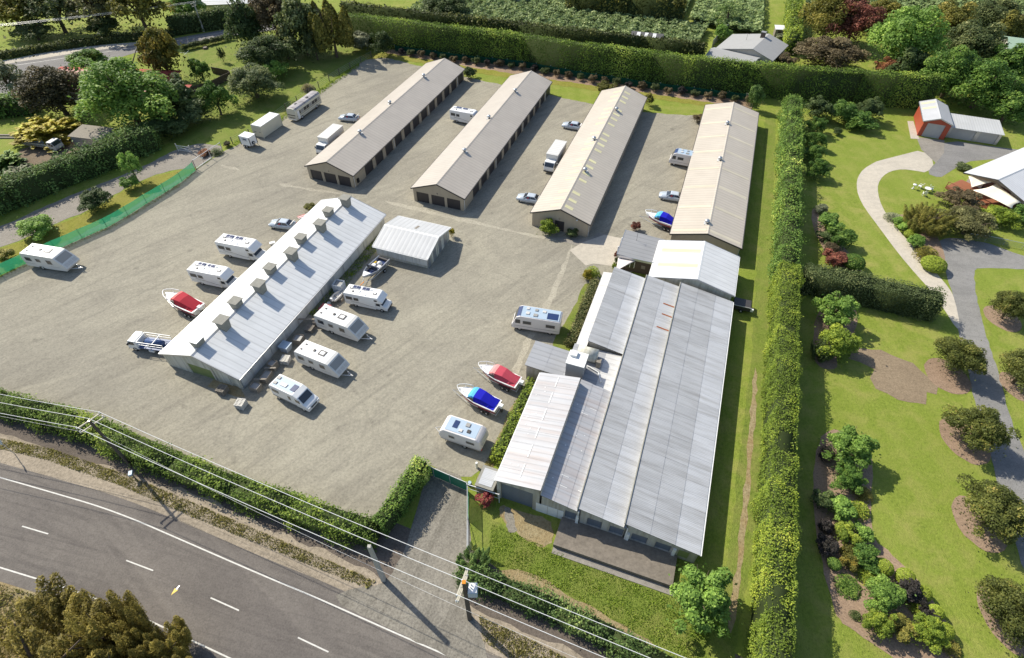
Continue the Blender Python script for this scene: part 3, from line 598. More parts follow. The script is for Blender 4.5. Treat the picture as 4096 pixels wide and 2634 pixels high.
# ---------------------------------------------------------------- connector shed, office
t = yard_thing('gable_workshop', 'white gabled workshop with two yellow skylight strips behind the packhouse', 'shed', -2.3, 65.6)
w, l, he, hr, xr = 12.1, 9.3, 2.95, 4.45, 6.6
gable(t, w, l, he, hr, m_whiteroof, xr=xr, trim=m_greymetal, gut=m_white, cap=m_white)
zt = lambda x: he - .08 + (hr - he) * (x / xr if x < xr else (w - x) / (w - xr))
MB().prism([(.3, 0), (w - .3, 0), (w - .3, zt(w - .3)), (xr, zt(xr)), (.3, zt(.3))], .2, l - .2).build('wall', m_whitewall, t)
for y in (2.75, 6.35):
    z = lambda x: he + (hr - he) * x / xr + .02
    MB().slab([(.75, y, z(.75)), (6.3, y, z(6.3)), (6.3, y + .8, z(6.3)), (.75, y + .8, z(.75))], .014).build('skylight', m_clear, t)
t = yard_thing('office_block', 'flat grey roofed brown office at the corner of the workshop', 'office', -7.8, 69.05)
mb = MB(); mb.slab([(0, 0, 3.1), (6.25, 0, 2.75), (6.25, 6.55, 2.75), (0, 6.55, 3.1)], .16).build('roof', m_slate, t)
MB().prism([(.35, 0), (6.0, 0), (6.0, 2.6), (.35, 2.9)], .45, 6.2).build('wall', m_brown, t)
for x0, x1, y0, y1, z0, z1 in ((.02, 6.23, -.09, -.004, 2.6, 3.0), (-.09, -.004, 0, 6.55, 2.92, 3.13)): MB().box(x0, x1, y0, y1, z0, z1).build('fascia', m_greymetal, t)
wf = MB().box(1.5, 2.9, .39, .44, .8, 2.0).build('window', m_glass, t)
for a in (1.5, 2.17, 2.84): MB().box(a - .04, a + .04, .36, .388, .8, 2.0).build('window_bar', m_white, wf)
MB().box(3.9, 4.5, .4, .445, 1.0, 1.6).build('wall_panel', m_wood, t)
MB().tube([(2.1, 4.5, 2.98), (2.1, 4.5, 4.6)], .025).tube([(1.6, 4.5, 4.5), (2.7, 4.5, 4.6)], .015).tube([(2.1, 4.1, 4.4), (2.1, 4.9, 4.4)], .015).build('antenna', m_trim, t)
for dx, dy in ((-.4, 6.9), (-.5, 4.4)):
    p = LW(-7.8 + dx, 69.05 + dy)
    tag(MB().lathe([(.0, 0), (.14, 0), (.14, 1.1), (.1, 1.2), (.0, 1.22)], n=10).build('bollard', m_white), 'short white post at the ' + ('far' if dy > 5 else 'near') + ' corner of the office wall', 'bollard', 'white posts by the office').location = p
p = [LW(-7.6, 69.2, 2.55), LW(-4.9, 69.0, 2.6), LW(-7.3, 66.0, 2.2)]
m_sail = plain('sail_cloth', (.74, .66, .62, 1), .8); m_sail2 = plain('cream_sail', (.78, .72, .58, 1), .8)
def sail(pts, mat, label, sag=.25, n=6):
    "stretched cloth: quad or triangle patch with sagging edges"
    if len(pts) == 3: pts = pts + [pts[2]]
    a, b, c, d = pts; vs = []; fs = []
    cen = (a + b + c + d) / 4
    for i in range(n + 1):
        for j in range(n + 1):
            s_, q = i / n, j / n; e = 1 - .18 * (4 * s_ * (1 - s_) * (1 - 4 * q * (1 - q)) + 4 * q * (1 - q) * (1 - 4 * s_ * (1 - s_))) * .7
            p = (a * (1 - s_) + b * s_) * (1 - q) + (d * (1 - s_) + c * s_) * q; p = cen + (p - cen) * e; p.z -= sag * 4 * s_ * (1 - s_) * 4 * q * (1 - q) * .5
            vs.append(p)
    for i in range(n):
        for j in range(n): fs.append((i * (n + 1) + j, (i + 1) * (n + 1) + j, (i + 1) * (n + 1) + j + 1, i * (n + 1) + j + 1))
    base = cen.copy(); base.z = 0
    o = MB().add([v - base for v in vs], fs).build('shade_sail', mat, None, True); o.location = base
    sm = o.modifiers.new('thick', 'SOLIDIFY'); sm.thickness = .015
    return tag(o, label, 'shade sail')
sail(p, m_sail, 'small white triangular shade sail at the office corner', .15)
# ---------------------------------------------------------------- red shed, garages and neighbouring houses
m_red = ribbed('red_wall', (.42, .085, .045, 1), .3, 'x', .55, 0, .3, (.3, .06, .035, 1), .4, streak='z')
m_greyroof = ribbed('pale_grey_roof', (.5, .5, .51, 1), .5, 'y', .45, 0, .4, (.42, .42, .42, 1), .4)
m_greyroofx = ribbed('pale_grey_roof_x', (.52, .52, .51, 1), .5, 'x', .45, 0, .4, (.42, .42, .42, 1), .4, streak='y')
m_gdoor = ribbed('pale_roller_door', (.45, .44, .43, 1), .25, 'z', .5, 0, .35, (.36, .35, .34, 1), .4, 0, .5, 'z')
t = thing('red_shed', 'tall red shed with grey gabled roof and one roller door', 'shed', (84.6, 111.2, 0), R(-22))
gable(t, 5.4, 9.8, 3.25, 4.25, m_greyroof, trim=m_greymetal, gut=m_greymetal)
mb = MB(); zt = lambda x: 3.17 + 1.0 * min(x, 5.4 - x) / 2.7
mb.prism([(.3, 0), (5.1, 0), (5.1, zt(.3)), (2.7, zt(2.7)), (.3, zt(.3))], .42, 9.6)
face_wall(mb, .22, 5.18, [(.22, zt(.22)), (2.7, zt(2.7)), (5.18, zt(.22))], [(1.0, 4.3, 0, 2.9)], .2, .418); mb.build('wall', m_red, t)
MB().box(1.02, 4.28, .36, .415, 0, 2.88).build('roller_door', m_gdoor, t)
for y in (5.6, 8.2): MB().slab([(.2, y, 3.25 + .2 * .37 + .02), (2.45, y, 3.25 + 2.45 * .37 + .02), (2.45, y + .7, 3.25 + 2.45 * .37 + .02), (.2, y + .7, 3.25 + .2 * .37 + .02)], .014).build('skylight', m_clear, t)
t = thing('double_garage', 'long grey double garage with pale doors joined to the red shed', 'garage', (90.3, 110.5, 0), R(-20.5))
MB().slab([(-.2, -.35, 2.4), (9.6, -.35, 2.4), (9.6, 5.9, 2.75), (-.2, 5.9, 2.75)], .09).build('roof', m_greyroofx, t)
mb = MB().prism([(.0, 0), (9.4, 0), (9.4, 2.28), (0, 2.28)], .3, 5.7); face_wall(mb, 0, 9.4, [(0, 2.28), (9.4, 2.28)], [(.5, 4.9, 0, 2.1), (5.6, 8.9, 0, 2.1)], .1, .298); mb.build('wall', m_greymetal, t)
for a, b in ((.52, 4.88), (5.62, 8.88)): MB().box(a, b, .24, .296, 0, 2.08).build('garage_door', m_gdoor, t)
# house with shade sails at the right edge (gable end towards the garden)
m_paleroof = ribbed('pale_house_roof', (.62, .62, .63, 1), .5, 'y', .45, 0, .4, (.55, .55, .55, 1), .3)
m_deck = plain('red_deck', (.28, .11, .06, 1), .7, 0, .25, .25, 3); m_render = plain('pale_render', (.5, .47, .42, 1), .8)
t = thing('garden_house', 'pale grey roofed house with a red timber deck at the right edge', 'house')
t.location = (85.1, 87.3, 0); t.rotation_euler.z = R(29 - 90)
A, B = MB().slab([(-5.4, 0, 2.7), (0, 0, 4.1), (0, 26, 4.1), (-5.4, 26, 2.7)], .12).build('roof_slope', m_paleroof, t), MB().slab([(.002, 0, 4.1), (5.4, 0, 2.7), (5.4, 26, 2.7), (.002, 26, 4.1)], .12).build('roof_slope', m_paleroof, t)
MB().prism([(-4.9, 0), (4.9, 0), (4.9, 2.7), (0, 3.95), (-4.9, 2.7)], 2.2, 25.8).build('wall', m_render, t)
MB().prism([(-.2, 4.07), (0, 4.13), (.2, 4.07), (0, 4.19)], -.03, 26).build('ridge_cap', m_paleroof, t)
for a, b in ((-5.4, 0), (.002, 5.4)):
    za, zb_ = 4.1 - abs(a) * .259, 4.1 - abs(b) * .259; MB().prism([(a, za + .03), (b, zb_ + .03), (b, zb_ - .22), (a, za - .22)], -.06, -.004).build('bargeboard', m_trim, t)
MB().box(-5.8, 5.6, -2.6, 2.19, .0, .45).build('deck', m_deck, t)
for k in range(7): MB().box(-5.8 + k * 1.9, -5.7 + k * 1.9, -2.6, -2.5, .45, 1.3).build('deck_post', m_deck, t)
MB().box(-5.8, 5.6, -2.6, -2.5, 1.3, 1.38).build('deck_rail', m_deck, t)
MB().box(-2.2, 2.2, 2.1, 2.19, .5, 2.3).build('window', m_glass, t)
Ev = lambda x, y, z: GS(3580 + x / 1.837, 380 + y / 1.837, z)
sail([Ev(540, 597, 2.7), Ev(745, 635, 2.8), Ev(560, 680, 2.3)], m_sail2, 'upper cream triangular shade sail over the red deck', .2)
sail([Ev(570, 700, 2.3), Ev(750, 650, 2.8), Ev(925, 790, 2.6), Ev(860, 835, 2.2)], m_sail2, 'lower cream four-cornered shade sail over the red deck', .3)
# grey roofed house behind the long hedge
m_tile = plain('grey_tile_roof', (.34, .335, .325, 1), .8, 0, .25, .12, 1.2)
t = thing('grey_house', 'low house with grey roof and chimney behind the long clipped hedge', 'house', (62.2, 150.8, 0), R(54.9 - 90))
MB().slab([(-9.3, -4.5, 2.5), (0, -4.5, 4.4), (0, 8.5, 4.4), (-9.3, 8.5, 2.5)], .15).build('roof_slope', m_tile, t); MB().slab([(.002, -4.5, 4.4), (5.6, -4.5, 2.7), (5.6, 8.5, 2.7), (.002, 8.5, 4.4)], .15).build('roof_slope', m_tile, t)
MB().prism([(-8.8, 0), (5.2, 0), (5.2, 2.7), (0, 4.2), (-8.8, 2.5)], -4.1, 8.1).build('wall', m_render, t)
ch = MB().box(-1.2, -.2, 4.8, 5.7, 3.0, 5.5).build('chimney', m_brown, t); MB().box(-1.3, -.1, 4.7, 5.8, 5.5, 5.62).build('chimney_cap', m_slate, ch)
MB().slab([(-9.5, -7.2, 3.4), (2.5, -7.2, 3.4), (2.5, -10.8, 2.5), (-9.5, -10.8, 2.5)], .15).build('wing_roof', m_tile, t); MB().slab([(-9.5, -7.198, 3.4), (2.5, -7.198, 3.4), (2.5, -4.4, 2.8), (-9.5, -4.4, 2.8)], .15).build('wing_roof', m_tile, t)
MB().box(-9.0, 2.2, -10.4, -4.5, 0, 2.5).build('wing_wall', m_render, t)
MB().box(-8.84, -8.8, -3.4, -2.6, .2, 2.1).build('window', m_glass, t); MB().box(-8.84, -8.8, -1.0, 1.6, .9, 2.1).build('window', m_glass, t)
MB().tube([(-4, 3, 3.4), (-4, 3, 5.2)], .03).tube([(-4.6, 3, 5.1), (-3.4, 3, 5.1)], .02).build('antenna', m_trim, t)
# striped shed in the orchard
m_darkroof = ribbed('charcoal_roof', (.11, .105, .1, 1), .6, 'y', .6, 0, .3, (.16, .15, .14, 1), .4)
t = thing('orchard_shed', 'small charcoal roofed shed with three pale roof strips in the orchard', 'shed', (31.2, 160.2, 0), R(-16))
MB().slab([(0, 0, 2.3), (8.6, 0, 2.3), (8.6, 3.2, 3.1), (0, 3.2, 3.1)], .08).build('roof_slope', m_darkroof, t); MB().slab([(0, 3.202, 3.1), (8.6, 3.202, 3.1), (8.6, 6, 2.3), (0, 6, 2.3)], .08).build('roof_slope', m_darkroof, t)
MB().box(.2, 8.4, .25, 5.8, 0, 2.25).build('wall', m_white, t)
for x in (1.6, 3.7, 5.8): MB().slab([(x, .05, 2.335), (x + .9, .05, 2.335), (x + .9, 3.15, 3.11), (x, 3.15, 3.11)], .01).build('roof_strip', m_white, t)
t = thing('packing_shelter', 'white flat roofed shelter at the top edge between orchard blocks', 'shed', G(1217, 12, 0), R(-18))
MB().slab([(-3.5, -2.5, 2.9), (3, -2.5, 2.9), (3, 9, 3.3), (-3.5, 9, 3.3)], .1).build('roof', m_white, t); MB().box(-3.2, 2.7, -2.2, 8.6, 0, 2.85).build('wall', m_greymetal, t)
t = thing('garden_hut', 'tiny grey hut on the lawn behind the grey house', 'hut', G(1818, 84, 0), R(-8))
MB().slab([(-1.3, -1.2, 2.0), (1.3, -1.2, 2.0), (1.3, 1.2, 2.4), (-1.3, 1.2, 2.4)], .08).build('roof', m_white, t); MB().box(-1.1, 1.1, -1, 1, 0, 1.95).build('wall', m_wood, t); MB().box(-.4, .4, -1.04, -1.002, 0, 1.7).build('door', m_brown, t)
# red roofed house hidden in the trees on the left
m_redtile = plain('red_tile_roof', (.36, .07, .05, 1), .75, 0, .25, .2, 1); m_pinktile = plain('pale_pink_roof', (.62, .36, .29, 1), .75, 0, .25, .12, 1)  # paler pink on the front slope and left hip, red on the rest
t = thing('red_roof_house', 'house with pink and red roof half hidden behind the left trees', 'house', (-95, 132, 0), R(-4))
MB().slab([(-14, -6, 2.9), (16, -6, 2.9), (13, 0, 4.8), (-10, 0, 4.8)], .12).build('roof_slope', m_pinktile, t); MB().slab([(-14, 6, 2.9), (-10, .002, 4.8), (13, .002, 4.8), (16, 6, 2.9)], .12).build('roof_slope', m_redtile, t)
MB().slab([(-14, -6, 2.898), (-10.002, 0, 4.798), (-14, 6, 2.898)], .12).build('hip', m_pinktile, t); MB().slab([(16, -6, 2.898), (16, 6, 2.898), (13.002, 0, 4.798)], .12).build('hip', m_redtile, t)
MB().box(-13.3, 15.3, -5.4, 5.4, 0, 2.85).build('wall', m_render, t)
for x in (-9, -3, 3, 9): MB().box(x, x + 1.8, -5.45, -5.402, .9, 2.1).build('window', m_glass, t)
MB().slab([(15, -7.5, 2.5), (22, -7.5, 2.5), (22, -1.5, 2.8), (15, -1.5, 2.8)], .12).build('porch_roof', m_redtile, t)
for x in (16, 21.5): MB().box(x, x + .2, -7.2, -7.0, 0, 2.4).build('porch_post', m_wood, t)
t = thing('green_roof_house', 'green roofed house with white balcony at the far right edge', 'house', (131, 147, 0), R(-24))
m_greenroof = plain('green_roof', (.3, .4, .3, 1), .6)
MB().slab([(-8, -5, 5.0), (10, -5, 5.0), (10, 0, 6.4), (-8, 0, 6.4)], .12).build('roof_slope', m_greenroof, t); MB().slab([(-8, .002, 6.4), (10, .002, 6.4), (10, 6, 4.8), (-8, 6, 4.8)], .12).build('roof_slope', m_greenroof, t)
MB().box(-7.4, 9.4, -3.6, 5.4, 0, 4.9).build('wall', m_render, t); bl = MB().box(-7.8, 9.8, -6.2, -3.602, 2.4, 2.6).build('balcony', m_white, t)
MB().box(-7.8, 9.8, -6.2, -6.1, 3.4, 3.5).build('balcony_rail', m_white, bl)
for k in range(12): MB().box(-7.8 + k * 1.55, -7.72 + k * 1.55, -6.2, -6.1, 2.6, 3.4).build('baluster', m_white, bl)
for k in range(3): MB().box(-6 + k * 4.5, -3.5 + k * 4.5, -3.66, -3.605, 2.8, 4.5).build('window', m_glass, t); MB().box(-6 + k * 4.5, -3.5 + k * 4.5, -3.66, -3.605, .2, 2.1).build('window', m_glass, t)
t = thing('white_barn', 'pale roofed barn at the top left edge beyond the far hedge', 'barn', G(556, 22, 0), R(8))
MB().slab([(-9, -4, 2.6), (9, -4, 2.6), (9, 0, 4.2), (-9, 0, 4.2)], .1).build('roof_slope', m_whiteroof, t); MB().slab([(-9, .002, 4.2), (9, .002, 4.2), (9, 6, 2.6), (-9, 6, 2.6)], .1).build('roof_slope', m_whiteroof, t); MB().box(-8.7, 8.7, -3.7, 5.7, 0, 2.5).build('wall', m_greymetal, t)
# small kiosk shed by the front gate, water-tank hut
t = thing('pump_shed', 'small square tin shed with pale ribbed roof beside the front gate', 'shed', GS(1955, 1950, 0) , -YAW)
m_brownw = ribbed('khaki_wall', (.27, .24, .19, 1), .2, 'x', .6, 0, .3, (.2, .17, .13, 1), .4, streak='z')
mb = MB().box(-.95, .95, -1.2, 1.2, 0, 2.0).build('wall', m_brownw, t); MB().box(-1.05, 1.05, -1.3, 1.3, 2.0, 2.12).build('roof_frame', m_stack, t); MB().box(-.75, .75, -1.0, 1.0, 2.122, 2.16).build('roof_panel', m_asb2, t)
t = thing('sunken_hut', 'low grey roofed hut in the trees behind the lane hedge', 'hut', G(225, 335, 0), R(-12))
MB().slab([(-3.5, -2.2, 2.2), (4, -2.2, 2.2), (4, 2.2, 2.6), (-3.5, 2.2, 2.6)], .1).build('roof', m_wood, t); MB().box(-3.2, 3.7, -2, 2, 0, 2.15).build('wall', m_greymetal, t)
# ---------------------------------------------------------------- foliage
def leaf_mesh(name, P, N, ln, wd, seed, tint, mats, jit=.7, extra=None, upb=1.0):
    "many small pointed leaf faces at points P facing roughly N; tint = per-leaf 0..1"
    rg = np.random.default_rng(seed); n = len(P)
    N = N / (np.linalg.norm(N, axis=1)[:, None] + 1e-9) + np.array([-.12, .1, .45]) * upb + rg.normal(0, jit, (n, 3)); N /= np.linalg.norm(N, axis=1)[:, None] + 1e-9
    T = rg.normal(0, 1, (n, 3)); T -= N * np.sum(T * N, axis=1)[:, None]; T /= np.linalg.norm(T, axis=1)[:, None] + 1e-9
    B = np.cross(N, T); s = rg.uniform(.65, 1.35, n)[:, None]; ln = np.broadcast_to(np.asarray(ln, float).reshape(-1, 1), (n, 1)); wd = np.broadcast_to(np.asarray(wd, float).reshape(-1, 1), (n, 1))
    V = np.empty((n, 4, 3)); V[:, 0] = P - T * ln * s; V[:, 1] = P + B * wd * s - T * ln * s * .1; V[:, 2] = P + T * ln * s; V[:, 3] = P - B * wd * s - T * ln * s * .1
    V = V.reshape(-1, 3); ev, ef = extra if extra else (np.zeros((0, 3)), [])
    ev = np.asarray(ev, float).reshape(-1, 3); nv = len(V) + len(ev); nf = n + len(ef)
    me = bpy.data.meshes.new(name); me.vertices.add(nv); me.vertices.foreach_set('co', np.concatenate([V, ev]).astype(np.float32).ravel())
    li = list(np.arange(n * 4)); ls = [4] * n
    idx = np.arange(n * 4, dtype=np.int32); st = np.arange(0, n * 4, 4, dtype=np.int32); tot = np.full(n, 4, np.int32)
    if ef:
        e = np.concatenate([np.asarray(f, np.int32) + n * 4 for f in ef]); l = np.array([len(f) for f in ef], np.int32)
        st = np.concatenate([st, n * 4 + np.concatenate([[0], np.cumsum(l)[:-1]]).astype(np.int32)]); idx = np.concatenate([idx, e]); tot = np.concatenate([tot, l])
    me.loops.add(len(idx)); me.loops.foreach_set('vertex_index', idx); me.polygons.add(nf); me.polygons.foreach_set('loop_start', st); me.polygons.foreach_set('loop_total', tot)
    mi = np.zeros(nf, np.int32); mi[n:] = 1; me.polygons.foreach_set('material_index', mi)
    a = me.attributes.new('tint', 'FLOAT', 'FACE'); a.data.foreach_set('value', np.concatenate([np.clip(tint, 0, 1), np.full(len(ef), .3)]).astype(np.float32))
    for m in mats: me.materials.append(m)
    me.update(calc_edges=True); return me
def sph(rg, n):
    v = rg.normal(0, 1, (n, 3)); return v / np.linalg.norm(v, axis=1)[:, None]
def clumps_to_leaves(rg, C, r, nl, low=-.55):
    "C clump centres, r radii -> leaf points, normals, tint"
    k = len(C); per = np.maximum(3, (nl * r ** 2 / np.sum(r ** 2)).astype(int)); idx = np.repeat(np.arange(k), per)
    d = sph(rg, len(idx)); m = d[:, 2] < low; d[m, 2] *= -1
    rad = r[idx] * rg.uniform(.72, 1.08, len(idx)); P = C[idx] + d * rad[:, None] * np.array([1, 1, .85])
    ct = rg.uniform(0, 1, k); t = ct[idx] * .5 + rg.uniform(0, .5, len(idx))
    return P, d, t
PROTO = {}
def proto(kind):
    if kind in PROTO: return PROTO[kind]
    shape, seed = kind[:-1], int(kind[-1]); rg = np.random.default_rng(seed * 77 + len(shape)); L_, Wd = .05, .032; jit = .7
    if shape in ('big', 'mid', 'shr', 'tall', 'loose'):
        nc, nl, L_ = {'big': (90, 16000, .042), 'mid': (48, 7000, .064), 'shr': (24, 2600, .1), 'tall': (60, 8000, .055), 'loose': (55, 4200, .065)}[shape]
        Wd = L_ * .6; d = sph(rg, nc); d[:, 2] = np.abs(d[:, 2]) * 1.25 - .35 * (rg.random(nc)); d /= np.linalg.norm(d, axis=1)[:, None]
        lob = 1 + .22 * np.sin(np.arctan2(d[:, 1], d[:, 0]) * rg.integers(2, 5) + rg.uniform(0, 6)) + .1 * rg.normal(0, 1, nc)
        rr = rg.uniform(.55, .95, nc) * lob; C = d * rr[:, None]; C[:, 2] = C[:, 2] * .98 + .92
        if shape == 'tall': C[:, :2] *= (1.05 - .38 * C[:, 2:3] / 1.8)
        r = rg.uniform(.16, .33, nc) * (1.0 if shape != 'shr' else 1.3) * (.8 if shape == 'loose' else 1)
        P, N, t = clumps_to_leaves(rg, C, r, nl)
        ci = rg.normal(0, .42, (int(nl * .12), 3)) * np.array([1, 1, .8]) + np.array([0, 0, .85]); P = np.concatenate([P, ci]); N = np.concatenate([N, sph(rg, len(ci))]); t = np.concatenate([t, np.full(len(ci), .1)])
    elif shape == 'ball':
        d = sph(rg, 2600); P = d * np.array([1, 1, .95]) * rg.uniform(.94, 1.03, (2600, 1)); P[:, 2] += .9; N = d; t = rg.uniform(.1, .9, 2600); L_, Wd, jit = .085, .055, .4
    elif shape == 'spike':
        n = 320; d = sph(rg, n); d[:, 2] = np.abs(d[:, 2]) * .9 + .25; d /= np.linalg.norm(d, axis=1)[:, None]; P = []; N = []; t = []
        for s_ in (.3, .62, .95):
            q = d * s_; q[:, 2] = q[:, 2] * 1.7 - s_ ** 2.5 * .45; P.append(q); tt = d.copy(); tt[:, 2] -= s_ * .8
            side = np.cross(d, np.tile([0, 0, 1.], (n, 1))); N.append(np.cross(side, tt) + 0); t.append(rg.uniform(0, 1, n))
        P, N, t = np.concatenate(P), np.concatenate(N), np.concatenate(t); L_, Wd, jit = .17, .025, .15
    elif shape == 'plume':
        # upright feathery plumes (casuarina / wattle / cypress habits)
        P = []; N = []; t = []; k = 90
        for i in range(k):
            a = rg.uniform(0, 6.28); rad = math.sqrt(rg.random()) * .75; base = np.array([math.cos(a) * rad, math.sin(a) * rad, rg.uniform(.15, .7)]); top = base * np.array([1.35, 1.35, 1]) + np.array([0, 0, rg.uniform(.55, 1.15) * (1.1 - .6 * rad)])
            m = 620; s_ = rg.uniform(0, 1, m)[:, None]; wv = .13 * (1 - s_ ** 2 * .75); dd = sph(rg, m); P.append(base * (1 - s_) + top * s_ + dd * wv); N.append(dd + np.array([0, 0, .3])); t.append(rg.uniform(0, .6, m) + rg.uniform(0, .4))
        P, N, t = np.concatenate(P), np.concatenate(N), np.concatenate(t); L_, Wd = .028, .0075
    elif shape == 'column':
        P = []; N = []; t = []
        for i in range(7):
            a = i * .9 + rg.uniform(-.2, .2); rad = .55 * (i > 0); top = rg.uniform(1.5, 2.0) if i else 2.05; c = np.array([math.cos(a) * rad, math.sin(a) * rad])
            m = 1300; z = rg.uniform(.25, 1, m); prof = .33 * np.sin(np.pi * np.clip(z * .93 + .08, 0, 1)) ** .6 * rg.uniform(.85, 1.05, m); an = rg.uniform(0, 6.28, m)
            lean = 1 + .35 * z; P.append(np.stack([c[0] * lean + np.cos(an) * prof, c[1] * lean + np.sin(an) * prof, z * top], 1)); N.append(np.stack([np.cos(an), np.sin(an), z - .4], 1)); t.append(rg.uniform(0, .7, m) + rg.uniform(0, .3))
        P, N, t = np.concatenate(P), np.concatenate(N), np.concatenate(t); L_, Wd = .06, .03
    elif shape == 'spray':
        # wide arching sprays
        P = []; N = []; t = []
        for i in range(120):
            a = rg.uniform(0, 6.28); el = rg.uniform(.1, 1.25); m = 75; s_ = np.sort(rg.uniform(.15, 1.0, m)); le = rg.uniform(.7, 1.08)
            x = np.cos(a) * np.cos(el) * s_ * le; y = np.sin(a) * np.cos(el) * s_ * le; z = .35 + np.sin(el) * s_ * 1.5 * le - .35 * s_ ** 2 * np.cos(el)
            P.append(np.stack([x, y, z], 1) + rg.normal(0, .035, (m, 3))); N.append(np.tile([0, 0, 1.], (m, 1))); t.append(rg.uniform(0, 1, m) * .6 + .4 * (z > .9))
        P, N, t = np.concatenate(P), np.concatenate(N), np.concatenate(t); L_, Wd, jit = .075, .042, .5
    elif shape == 'palm':
        P = []; N = []; t = []
        for i in range(34):
            a = i * 2.4; el = rg.uniform(-.5, 1.2)
            for q in np.linspace(.2, 1, 14):
                x = np.cos(a) * np.cos(el) * q; y = np.sin(a) * np.cos(el) * q; z = 1.0 + np.sin(el) * q * .9 - .55 * q * q
                for sd in (-1, 1):
                    P.append((x - np.sin(a) * .06 * sd, y + np.cos(a) * .06 * sd, z - .03)); N.append((np.sin(a) * .5 * sd, -np.cos(a) * .5 * sd, 1)); t.append(rg.random())
        P, N, t = np.array(P), np.array(N), np.array(t); L_, Wd, jit = .1, .022, .25
    if shape in ('big', 'mid', 'shr', 'tall', 'loose', 'plume', 'column'):
        k_ = 1 / np.percentile(np.hypot(P[:, 0], P[:, 1]), 96); P = P * np.array([k_, k_, (2.0 / np.percentile(P[:, 2], 99))]); L_ *= k_; Wd *= k_
    PROTO[kind] = leaf_mesh('crown', P, N, L_, Wd, seed, t, [None, None], jit); return PROTO[kind]
m_bark = plain('bark', (.12, .09, .065, 1), .9, 0, .15, .35, 3); m_greybark = plain('grey_bark', (.3, .27, .23, 1), .9, 0, .15, .3, 3)
m_twig = plain('hedge_twigs', (.045, .06, .022, 1), .95, 0, .05, .3, 2)
trunk_cache = {}
def trunk_mesh(seed):
    if seed not in trunk_cache:
        rd = random.Random(seed); mb = MB(); mb.tube([(0, 0, -.02), (.02, .01, .3), (rd.uniform(-.04, .04), .02, .62), (.0, .0, .98)], .075, 7, 0, .035)
        for i in range(7):
            a = rd.uniform(0, 6.28); z = rd.uniform(.35, .8); r = rd.uniform(.45, .75); mb.tube([(0, 0, z), (math.cos(a) * r * .5, math.sin(a) * r * .5, z + .28), (math.cos(a) * r, math.sin(a) * r, z + .62)], .03, 5, 0, .008)
        o = mb.build('trunk', m_bark); trunk_cache[seed] = o.data; bpy.data.objects.remove(o)
    return trunk_cache[seed]
trs = random.Random(11)
def plant(name, label, cat, px, h, r, kind, mat, group=None, at=.5, trunk=True, zb=0.0, rz=None, base=False, clear=0.0):
    "px: pixel of the crown's middle (at height at*h), or of its foot when base"
    p = G(px[0], px[1], 0.0 if base else h * at); p.z = zb
    t = thing(name, label, cat, p, trs.uniform(0, 6.28) if rz is None else rz, group)
    ph = {'ball': 1.95, 'spike': 1.75, 'palm': 1.9, 'column': 2.05, 'spray': 1.9, 'plume': 2.0}.get(kind[:-1], 1.95)
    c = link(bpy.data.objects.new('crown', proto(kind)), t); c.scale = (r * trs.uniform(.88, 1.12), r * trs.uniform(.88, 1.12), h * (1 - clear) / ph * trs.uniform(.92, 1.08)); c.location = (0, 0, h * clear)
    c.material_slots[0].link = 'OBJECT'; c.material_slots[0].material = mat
    if trunk:
        k = link(bpy.data.objects.new('trunk', trunk_mesh(trs.randint(1, 4))), t); k.scale = (r, r, h * .72)
    return t
